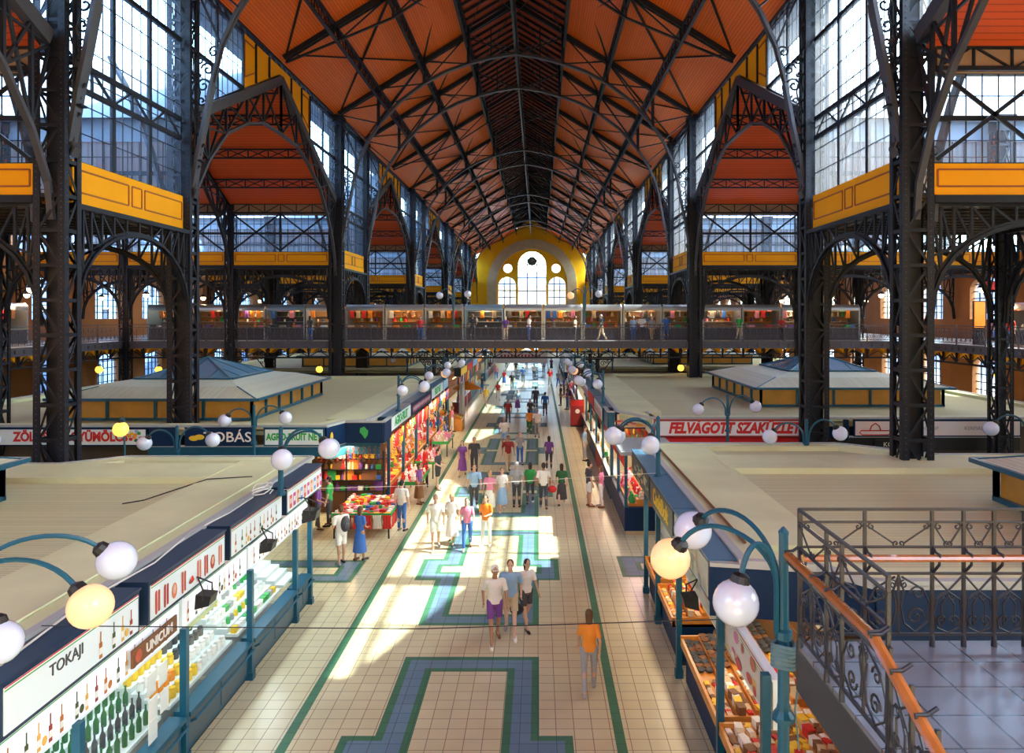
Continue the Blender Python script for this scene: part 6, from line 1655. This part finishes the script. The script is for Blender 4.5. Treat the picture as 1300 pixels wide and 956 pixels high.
cable([(3.55, 12.5, 3.6), (3.55, 22.2, 3.6)], .03, BROWN, 'dark conduit along the rim of the right block roof')
cable([(-6.2, 9.1, 3.62), (-1.5, 9.15, 3.56), (2.5, 9.3, 3.62)], .007, BLK, 'thin wire stretched across the aisle nearest the stairs')
cable([(-5.72, 16.2, 3.62), (-1.4, 17., 3.56), (2.95, 17.9, 3.62)], .005, WHITE, 'thin pale wire stretched across the aisle between two lamps')
# ------------------------------------------------------------ people
def rings(mb, L, n=14):
    vs = []; fs = []
    for (c, rx, ry) in L:
        for j in range(n):
            a = 2*PI*j/n; vs.append((c[0]+rx*math.cos(a), c[1]+ry*math.sin(a), c[2]))
    k = len(L)
    for i in range(k-1):
        for j in range(n):
            j2 = (j+1) % n; fs.append((i*n+j, i*n+j2, (i+1)*n+j2, (i+1)*n+j))
    fs.append(tuple(range(n-1, -1, -1))); fs.append(tuple((k-1)*n+j for j in range(n)))
    return mb.add(vs, fs)
def limb(mb, pts, rs, n=10):
    P = [Vector(p) for p in pts]
    for p, r in zip(P, rs): mb.sph(p, r, n, 8)
    for i in range(len(P)-1):
        a, b = P[i], P[i+1]; m = a.lerp(b, .35)
        mb.tube([a, m, b], [rs[i], rs[i]*.55+rs[i+1]*.5, rs[i+1]], n)
def remesh(mb, vox, it, m, name):
    o = mb.build('tmp'); a = o.modifiers.new('r', 'REMESH'); a.mode = 'VOXEL'; a.voxel_size = vox
    b = o.modifiers.new('s', 'SMOOTH'); b.factor = .5; b.iterations = it
    dg = bpy.context.evaluated_depsgraph_get(); me = bpy.data.meshes.new_from_object(o.evaluated_get(dg))
    bpy.data.objects.remove(o); me.name = name; me.materials.clear(); me.materials.append(m)
    me.polygons.foreach_set('use_smooth', [True]*len(me.polygons))
    return me
SKIN = [mat('skin light', (.62, .36, .25), .5), mat('skin tan', (.45, .23, .14), .5), mat('skin pale', (.72, .46, .35), .5)]
def person_proto(pose, fem):
    sw = .165 if fem else .195; hw = .10 if fem else .09; g = .92 if fem else 1.
    leg = {'stand': ((0, 0), (0, 0)), 'walk': ((-.26, .02), (.24, .18)), 'stride': ((.25, .20), (-.24, .02)), 'lean': ((-.05, 0), (.10, .05))}[pose]
    # knee and ankle offsets in y (front is -y)
    J = {}
    for i, s in enumerate((-1, 1)):
        fy, lift = leg[i]
        J[s] = dict(hip=(s*hw, 0, .93), knee=(s*(hw+.01), fy*.42-(.06 if lift > .1 else 0), .50+.01), ank=(s*(hw+.015), fy+(0 if lift < .1 else .06), .085+(lift*.35 if lift > .1 else 0)))
        J[s]['toe'] = (s*(hw+.035), J[s]['ank'][1]-.16, J[s]['ank'][2]-.055-(lift*.2 if lift > .1 else 0))
    lean = -.03 if pose in ('walk', 'stride') else 0
    A = {}
    for i, s in enumerate((-1, 1)):
        sh = (s*sw, lean, 1.40)
        if pose == 'stand': el, wr, hd = (s*(sw+.06), .03, 1.13), (s*(sw+.07), -.04, .90), (0, -.15, -1)
        elif pose == 'lean': el, wr, hd = ((s*(sw+.05), -.02, 1.13), (s*(sw-.07), -.25, 1.10 if s > 0 else 1.02), (-s*.3, -1, .1)) if True else 0
        else:
            f = (1 if (pose == 'walk') == (s < 0) else -1)
            el, wr, hd = (s*(sw+.055), f*.12, 1.14), (s*(sw+.05), f*.16-.10, .93), (0, -.3 if f > 0 else -.6, -1)
        A[s] = (sh, el, wr, Vector(hd).normalized())
    # body
    b = MB()
    rings(b, [((0, 0, .84), .08*g, .07), ((0, 0, .90), .155 if fem else .145, .105), ((0, 0, .98), .16 if fem else .15, .105), ((0, lean*.3, 1.08), .125 if fem else .14, .09), ((0, lean*.6, 1.20), .14*g+.01, .105), ((0, lean, 1.32), .165*g, .11), ((0, lean, 1.41), .15*g, .085), ((0, lean, 1.46), .07, .06)])
    limb(b, [(-sw*.9, lean, 1.40), (sw*.9, lean, 1.40)], [.055*g, .055*g])
    limb(b, [(0, lean, 1.44), (0, lean-.015, 1.56)], [.056*g, .05*g])
    hc = Vector((0, lean-.03, 1.635))
    b.sph(hc+Vector((0, .012, .02)), 1, 18, 12, (.077, .096, .105)); b.sph(hc+Vector((0, -.02, -.045)), 1, 14, 10, (.058, .07, .068))
    b.sph(hc+Vector((0, -.085, -.075)), .024, 8, 6); b.tube([hc+Vector((0, -.085, .015)), hc+Vector((0, -.108, -.03))], [.010, .018], 7)
    for s in (-1, 1): b.sph(hc+Vector((s*.078, .008, -.01)), 1, 8, 6, (.012, .02, .032))
    for s in (-1, 1):
        j = J[s]; limb(b, [j['hip'], j['knee'], j['ank']], [.085*(1.05 if fem else 1), .052, .036])
        kk = Vector(j['knee']); an = Vector(j['ank']); cf = kk.lerp(an, .3)+Vector((0, .018, 0)); b.sph(cf, 1, 10, 8, (.05, .055, .12))
        limb(b, [j['ank'], j['toe']], [.036, .028]); b.sph(Vector(j['ank'])+Vector((0, .03, -.045)), .032, 8, 6)
        sh, el, wr, hd = A[s]; limb(b, [sh, el, wr], [.05*g, .037*g, .026*g])
        W = Vector(wr); side = Vector((0, 1, 0)) if abs(hd.z) > .6 else Vector((1, 0, 0)); side = (side-hd*side.dot(hd)).normalized(); pn = hd.cross(side)
        pm = W+hd*.055
        for q in (-1.2, -.4, .4, 1.2):
            b.tube([W+side*q*.010, pm+side*q*.016+hd*.02], [.014, .013], 6)
            ln = (.062, .074, .070, .055)[int((q+1.2)/.8+.01)]
            p0 = pm+side*q*.017+hd*.018; p1 = p0+hd*ln*.55+pn*.006*s; p2 = p1+hd*ln*.42+pn*.022*s
            b.tube([p0, p1, p2], [.0105, .0095, .008], 6)
        th = W+hd*.02+side*-.022; b.tube([th, th-side*.022+hd*.028, th-side*.026+hd*.058], [.013, .011, .009], 6)
        b.sph(pm, 1, 8, 6, (.03, .03, .03))
    body = remesh(b, .0085, 3, SKIN[0], 'person_body')
    # clothing
    t = MB(); e = .016
    rings(t, [((0, 0, .90), .168 if fem else .162, .122), ((0, 0, .98), .165, .12), ((0, lean*.3, 1.08), .135 if fem else .155, .105), ((0, lean*.6, 1.20), .155, .125 if fem else .118), ((0, lean, 1.32), .175*g+.008, .125), ((0, lean, 1.41), .16*g, .10), ((0, lean, 1.465), .075, .068)])
    limb(t, [(-sw*.95, lean, 1.40), (sw*.95, lean, 1.40)], [.068*g, .068*g])
    for s in (-1, 1):
        sh, el, wr, hd = A[s]; m = Vector(sh).lerp(Vector(el), .78); t.tube([sh, Vector(sh).lerp(Vector(el), .3), m], [.066*g, .062*g, .058*g], 12)
    shirt = remesh(t, .014, 2, WHITE, 'shirt')
    def lower(frac, flare, nm):
        q = MB(); rings(q, [((0, 0, .86), .11, .09), ((0, 0, .91), .163 if fem else .155, .118), ((0, 0, .985), .158, .114), ((0, 0, 1.02), .14, .105)])
        for s in (-1, 1):
            j = J[s]; h, k, a = Vector(j['hip']), Vector(j['knee']), Vector(j['ank'])
            if frac <= 1: q.tube([h, h.lerp(k, .4), h.lerp(k, frac)], [.10, .088, .075+flare], 12); q.sph(h, .1, 12, 8)
            else: q.sph(h, .098, 12, 8); q.tube([h, h.lerp(k, .4), k, k.lerp(a, .5), k.lerp(a, .96)], [.098, .085, .066, .058+flare, .052+flare], 12)
        return remesh(q, .014, 2, BLUE, nm)
    trousers = lower(2, .0, 'trousers'); shorts = lower(.82, .012, 'shorts')
    q = MB(); ky = sum(J[s]['knee'][1] for s in (-1, 1))/2; ay = [J[s]['ank'][1] for s in (-1, 1)]
    rings(q, [((0, 0, 1.06), .128, .10), ((0, 0, .95), .165, .125), ((0, 0, .85), .185, .15), ((0, ky*.6, .65), .20, .18), ((0, ky, .45), .22, .20), ((0, ky, .28), .24, .22)])
    skirt = remesh(q, .016, 2, BLUE, 'skirt')
    sh_ = []
    for s in (-1, 1):
        m = MB(); j = J[s]; a, tt = Vector(j['ank']), Vector(j['toe']); lo = min(a.z-.085, tt.z-.03)
        m.tube([a+Vector((0, .045, -.045)), a+Vector((0, .0, -.035)), tt+Vector((0, .02, 0)), tt+Vector((0, -.035, -.008))], [.04, .045, .042, .03], 10)
        m.sph(a+Vector((0, .04, -.045)), .042, 10, 6)
        sh_.append(m)
    shm = [m for m in sh_]
    hairs = []
    for longh in (0, 1):
        h = MB(); c = hc+Vector((0, .022, .032)); h.sph(c, 1, 16, 10, (.086, .098, .098))
        h.sph(hc+Vector((0, .05, -.02)), 1, 14, 10, (.075, .065, .08))
        if longh: rings(h, [(hc+Vector((0, .06, -.22)), .05, .03), (hc+Vector((0, .06, -.12)), .075, .045), (hc+Vector((0, .055, .0)), .085, .06), (hc+Vector((0, .03, .08)), .06, .05)])
        hairs.append(remesh(h, .012, 2, BROWN, 'hair'))
    ey = MB().mat(BLK)
    for s in (-1, 1): ey.sph(hc+Vector((s*.03, -.083, .005)), .009, 8, 6); ey.bar(hc+Vector((s*.018, -.088, .026)), hc+Vector((s*.046, -.08, .026)), .006, .005)
    ey.mat(cm(.5, .15, .13)); ey.bar(hc+Vector((-.02, -.09, -.052)), hc+Vector((.02, -.09, -.052)), .008, .007)
    eym = ey.build('face_details'); eme = eym.data; bpy.data.objects.remove(eym)
    shme = []
    for m in shm:
        o = m.mat(BLK).build('shoe', smooth=True); shme.append(o.data); bpy.data.objects.remove(o)
    bm_ = MB(); bm_.mat(BLK)
    return dict(body=body, shirt=shirt, trousers=trousers, shorts=shorts, skirt=skirt, hair=hairs, face=eme, shoes=shme)
PP = {}
HAIR = {'dark': cm(.03, .02, .015, .5), 'brown': cm(.12, .055, .02, .5), 'blond': cm(.5, .33, .13, .5), 'grey': cm(.4, .38, .36, .5)}
def child(name, me, par, m=None, label=None):
    o = bpy.data.objects.new(name, me); COL.objects.link(o); o.parent = par
    if m is not None: o.material_slots[0].link = 'OBJECT'; o.material_slots[0].material = m
    if label: o['label'] = label
    return o
PN = {'stand': 'standing', 'walk': 'walking', 'stride': 'walking', 'lean': 'gesturing'}
used_p = {}
def person(x, y, z, rz, pose='stand', fem=False, top=WHITE, low='trousers', lowc=BLUE, hair='dark', lng=None, h=1.74, where='', cap=None, skin=0, extra=''):
    key = (pose, fem)
    if key not in PP: PP[key] = person_proto(pose, fem)
    p = PP[key]; lng = fem if lng is None else lng
    tn, ln = CNAME.get(top.name, 'pale'), CNAME.get(lowc.name, 'pale')
    lab = 'person %s in %s top and %s %s%s%s' % (PN[pose], tn, ln, low, ' '+extra if extra else '', ' '+where if where else '')
    o = bpy.data.objects.new('person', p['body']); COL.objects.link(o); o.location = (x, y, z); o.rotation_euler = (0, 0, rz); s = h/1.745; o.scale = (s, s, s)
    o.material_slots[0].link = 'OBJECT'; o.material_slots[0].material = SKIN[skin]
    o['label'] = lab; o['category'] = 'person'; used_p.setdefault(lab, []).append(o)
    child('shirt', p['shirt'], o, top); child(low, p[low], o, lowc); child('hair', p['hair'][1 if lng else 0], o, HAIR[hair]); child('face_details', p['face'], o)
    for q in p['shoes']: child('shoe', q, o, R.choice([WHITE, BLK, GREY, BROWN]))
    if cap:
        m = MB().mat(cap); m.sph((0, -.02, 1.69), 1, 14, 8, (.092, .108, .08)); m.box(-.06, .06, -.19, -.08, 1.665, 1.68); c = m.build('cap'); c.parent = o
    return o
def at(px, py): d = EYE*925/(py-400.); return ((px-683.)*d/925, d)
N_ = PI  # facing away from the camera
PL = [
 (433, 716, -2.4, 'lean', 0, WHITE, 'shorts', WHITE, 'brown', 'with a backpack by the souvenir table'),
 (457, 711, 2.6, 'lean', 1, BLUE, 'skirt', BLUE, 'brown', 'reaching over the souvenir table'),
 (510, 674, 2.8, 'stand', 0, WHITE, 'trousers', BLUE, 'dark', 'behind the souvenir table'),
 (553, 698, .2, 'walk', 0, WHITE, 'shorts', WHITE, 'grey', 'in the sun patch'),
 (574, 690, -.2, 'stride', 1, WHITE, 'skirt', WHITE, 'blond', 'beside the person in pink'),
 (593, 697, .1, 'walk', 1, PINK, 'trousers', BLUE, 'dark', 'on the blue floor pattern'),
 (617, 693, -.3, 'lean', 1, ORANGE, 'trousers', WHITE, 'dark', 'next to the person in pink'),
 (628, 816, .2, 'walk', 0, WHITE, 'shorts', PURP, 'blond', 'in a cap, nearest walker'),
 (648, 806, 0., 'stride', 0, LBLUE, 'shorts', BEIGE, 'brown', 'close behind the nearest walker'),
 (668, 796, .5, 'walk', 1, WHITE, 'shorts', DGREY, 'dark', 'right of the nearest walkers'),
 (690, 646, N_, 'stride', 0, WHITE, 'trousers', DGREY, 'dark', 'with a red bag'),
 (713, 642, N_, 'walk', 1, DGREEN, 'skirt', DGREY, 'dark', 'right of the person with the red bag'),
 (748, 643, 1.9, 'stand', 0, DGREY, 'shorts', WHITE, 'dark', 'by the right corner kiosk'),
 (763, 644, -1.9, 'lean', 1, PINK, 'trousers', WHITE, 'brown', 'facing the right corner kiosk'),
 (742, 585, 1.2, 'stand', 0, LBLUE, 'trousers', GREY, 'brown', 'beside the right block corner'),
 (602, 648, .1, 'walk', 0, LBLUE, 'trousers', DGREY, 'brown', 'in the middle of the crowd'),
 (622, 652, -.2, 'stride', 1, PINK, 'skirt', WHITE, 'blond', 'in the middle of the crowd'),
 (637, 648, .2, 'walk', 1, WHITE, 'skirt', LBLUE, 'brown', 'in the middle of the crowd'),
 (656, 644, N_, 'stand', 0, GREY, 'trousers', DGREY, 'grey', 'in the middle of the crowd'),
 (673, 640, N_, 'walk', 1, GREEN, 'trousers', DGREY, 'dark', 'in the middle of the crowd'),
 (556, 622, 1.3, 'lean', 0, DGREY, 'shorts', DGREY, 'dark', 'at the red souvenir table'),
 (540, 616, 1.9, 'lean', 0, RED, 'trousers', DGREY, 'dark', 'at the red souvenir table'),
 (532, 640, 1.4, 'stand', 1, PURP, 'skirt', BROWN, 'brown', 'at the textile stall'),
 (587, 604, 0., 'walk', 1, PURP, 'skirt', PURP, 'dark', 'between two strips of sun'),
 (602, 603, .1, 'stride', 0, DGREY, 'trousers', DGREY, 'dark', 'between two strips of sun'),
 (645, 600, .3, 'walk', 0, DRED, 'trousers', BEIGE, 'brown', 'crossing the aisle behind the crowd'),
 (660, 590, .2, 'stand', 1, GREY, 'trousers', BLUE, 'blond', 'crossing the aisle behind the crowd'),
 (697, 597, N_, 'walk', 1, PURP, 'trousers', DGREY, 'dark', 'along the right green line'),
 (640, 570, 0., 'stride', 0, WHITE, 'shorts', LBLUE, 'grey', 'in the second strip of sun'),
 (672, 552, N_, 'walk', 1, ORANGE, 'trousers', DGREEN, 'dark', 'ahead of the white shirted walker'),
 (682, 556, N_, 'stride', 0, WHITE, 'trousers', GREY, 'grey', 'with bare head beyond the crowd'),
 (645, 540, 0., 'walk', 0, DRED, 'trousers', DGREY, 'brown', 'further down the aisle'),
 (657, 522, .4, 'walk', 1, LBLUE, 'skirt', PURP, 'dark', 'further down the aisle'),
 (680, 519, N_, 'stand', 0, DGREY, 'trousers', DGREY, 'dark', 'further down the aisle'),
 (692, 528, N_, 'walk', 0, BLUE, 'trousers', DGREY, 'dark', 'further down the aisle'),
 (673, 536, 0., 'stride', 1, DGREY, 'trousers', BLUE, 'dark', 'further down the aisle'),
 (617, 516, .6, 'walk', 1, YELLOW, 'shorts', BEIGE, 'blond', 'near the white panel'),
 (632, 508, .2, 'stride', 1, RED, 'trousers', WHITE, 'dark', 'near the white panel'),
 (612, 500, 2.1, 'lean', 0, DGREY, 'trousers', BLUE, 'dark', 'at the left stalls under the footbridge'),
 (566, 560, 1.5, 'stand', 0, DGREY, 'shorts', BLUE, 'dark', 'at the pale pink cloth table'),
 (574, 548, 1.8, 'lean', 1, PINK, 'trousers', WHITE, 'brown', 'at the pale pink cloth table'),
 (712, 515, -1.4, 'stand', 0, DGREY, 'trousers', DGREY, 'dark', 'at the right counters'),
 (720, 520, -1.6, 'lean', 1, PURP, 'trousers', BLUE, 'dark', 'at the right counters'),
 (716, 502, -1.4, 'stand', 0, BLUE, 'trousers', DGREY, 'brown', 'at the right counters'),
 (724, 506, 1.4, 'stand', 1, RED, 'skirt', DGREY, 'dark', 'at the right counters'),
 (709, 492, -.4, 'walk', 0, GREY, 'trousers', BLUE, 'grey', 'under the footbridge on the right'),
 (698, 489, 0., 'stride', 0, RED, 'trousers', WHITE, 'brown', 'under the footbridge on the right'),
 (650, 495, .1, 'walk', 0, DGREY, 'trousers', GREY, 'dark', 'under the footbridge in the middle'),
 (640, 489, 0., 'walk', 1, RED, 'skirt', BLUE, 'dark', 'under the footbridge in the middle'),
 (664, 486, N_, 'stand', 0, BLUE, 'trousers', DGREY, 'dark', 'under the footbridge in the middle'),
 (678, 481, 0., 'walk', 0, WHITE, 'trousers', DGREY, 'dark', 'beyond the footbridge'),
 (630, 482, 0., 'walk', 1, PINK, 'trousers', BLUE, 'blond', 'beyond the footbridge'),
 (655, 476, 0., 'stride', 0, DGREY, 'trousers', BEIGE, 'dark', 'beyond the footbridge'),
 (690, 474, N_, 'walk', 0, LBLUE, 'trousers', DGREY, 'dark', 'beyond the footbridge'),
 (622, 475, 0., 'stand', 0, DRED, 'trousers', DGREY, 'dark', 'beyond the footbridge'),
 (700, 470, 0., 'walk', 1, PURP, 'skirt', DGREY, 'brown', 'far down the aisle'),
 (668, 468, 0., 'stand', 0, WHITE, 'trousers', BLUE, 'dark', 'far down the aisle'),
 (643, 467, N_, 'walk', 0, DGREY, 'trousers', DGREY, 'dark', 'far down the aisle'),
 (404, 672, 1.6, 'lean', 1, PURP, 'trousers', DGREY, 'brown', 'in the left cross passage'),
 (418, 668, -1.6, 'stand', 0, GREEN, 'trousers', DGREY, 'dark', 'in the left cross passage'),
 (748, 880, N_, 'walk', 1, ORANGE, 'trousers', GREY, 'brown', 'passing by the dark jar counter'),
]
for i, (px, py, rz, ps, fm, tp, lo, lc, hr, wh) in enumerate(PL):
    x, y = at(px, py)
    person(x, y, 0, rz, ps, bool(fm), tp, lo, lc, hr, None, 1.64 if fm else 1.77, wh, skin=i % 3, cap=WHITE if i in (7,) else None)
# on the footbridge and galleries
GP = [(-7.9, .3, RED, 'reaching into a booth'), (-4.4, 2.9, DGREY, 'by the railing'), (-2.2, 0., PURP, 'by the railing'), (-.6, 1.5, WHITE, 'between two booths'), (2.5, 1.2, BEIGE, 'by the railing'), (4.3, -1.4, DGREY, 'by the railing'), (6.4, .2, LBLUE, 'in the group of three'), (7., -.2, WHITE, 'in the group of three'), (7.7, .1, GREY, 'in the group of three'), (8.6, 3.1, BLUE, 'by the lattice column'), (16.4, 0., RED, 'at the warm lit booths'), (13.6, 2.5, GREEN, 'at the warm lit booths'), (-15.3, 2.9, DGREY, 'left of the lattice column'), (-18.2, .3, BROWN, 'left of the lattice column')]
for i, (x, rz, tp, wh) in enumerate(GP):
    person(x, 48.9+.15*(i % 3), DECK, rz, ('stand', 'lean', 'walk')[i % 3], i % 2 == 0, tp, 'trousers', (BLUE, DGREY, BEIGE)[i % 3], ('dark', 'brown', 'grey')[i % 3], None, 1.66 if i % 2 == 0 else 1.76, wh+' on the bridge', skin=i % 3)
for i in range(9):
    y = 30.6+1.35*i
    person(X(XG+.75+.35*(i % 3), 1), y, DECK, -PI/2+R.uniform(-.6, .6), ('stand', 'lean', 'walk')[i % 3], i % 2 == 1, (RED, DRED, WHITE, ORANGE, BLUE, BEIGE, RED, GREY, PINK)[i], 'trousers', (BLUE, DGREY)[i % 2], 'dark', None, 1.7, 'on the right gallery, %s along' % ORD[i], skin=i % 3)
for lb, os_ in used_p.items():
    if len(lb.split()) > 15:
        lb = lb.replace('dark grey', 'grey').replace('person ', 'person ').replace(' on the bridge', ' on bridge').replace(' top and', ',')
        for o in os_: o['label'] = lb
    if len(os_) > 1:
        for j, o in enumerate(sorted(os_, key=lambda q: q.location.x)): o['label'] = lb+', %s from left' % ORD[j]
# carried bags
def backpack(x, y, z, rz, m, label):
    t_ = empty('backpack', (x, y, z), label, 'bag'); t_.rotation_euler = (0, 0, rz); ORIG[t_.name] = (0, 0, 0)
    b = MB().mat(m); b.sph((0, .06, 0), 1, 14, 10, (.15, .10, .24)); b.sph((0, .14, -.06), 1, 12, 8, (.11, .06, .12)); b.build('body', t_, smooth=True)
    b = MB().mat(BLK); [b.tube([(s*.1, .0, .2), (s*.11, -.14, .2), (s*.11, -.2, .05), (s*.12, -.05, -.18)], .018, 5) for s in (-1, 1)]; b.build('strap', t_)
x, y = at(433, 716); backpack(x+.10, y-.0, 1.22, -2.4, DGREY, 'dark backpack worn by the person in white beside the souvenir table')
def handbag(x, y, z, m, label):
    t_ = empty('handbag', (x, y, z), label, 'bag'); b = MB().mat(m); b.sph((x, y, z+.13), 1, 12, 8, (.17, .08, .14)); b.build('body', t_, smooth=True)
    b = MB().mat(m); b.tube(arcpts((x, y, z+.22), .1, 0, PI, 8, r2=.2), .01, 5); b.build('handle', t_)
x, y = at(655, 803); handbag(x+.02, y, .42, BLK, 'black handbag carried between the nearest walkers')
x, y = at(690, 646); handbag(x+.34, y+.05, .62, RED, 'red bag carried by the person walking away in a white top')
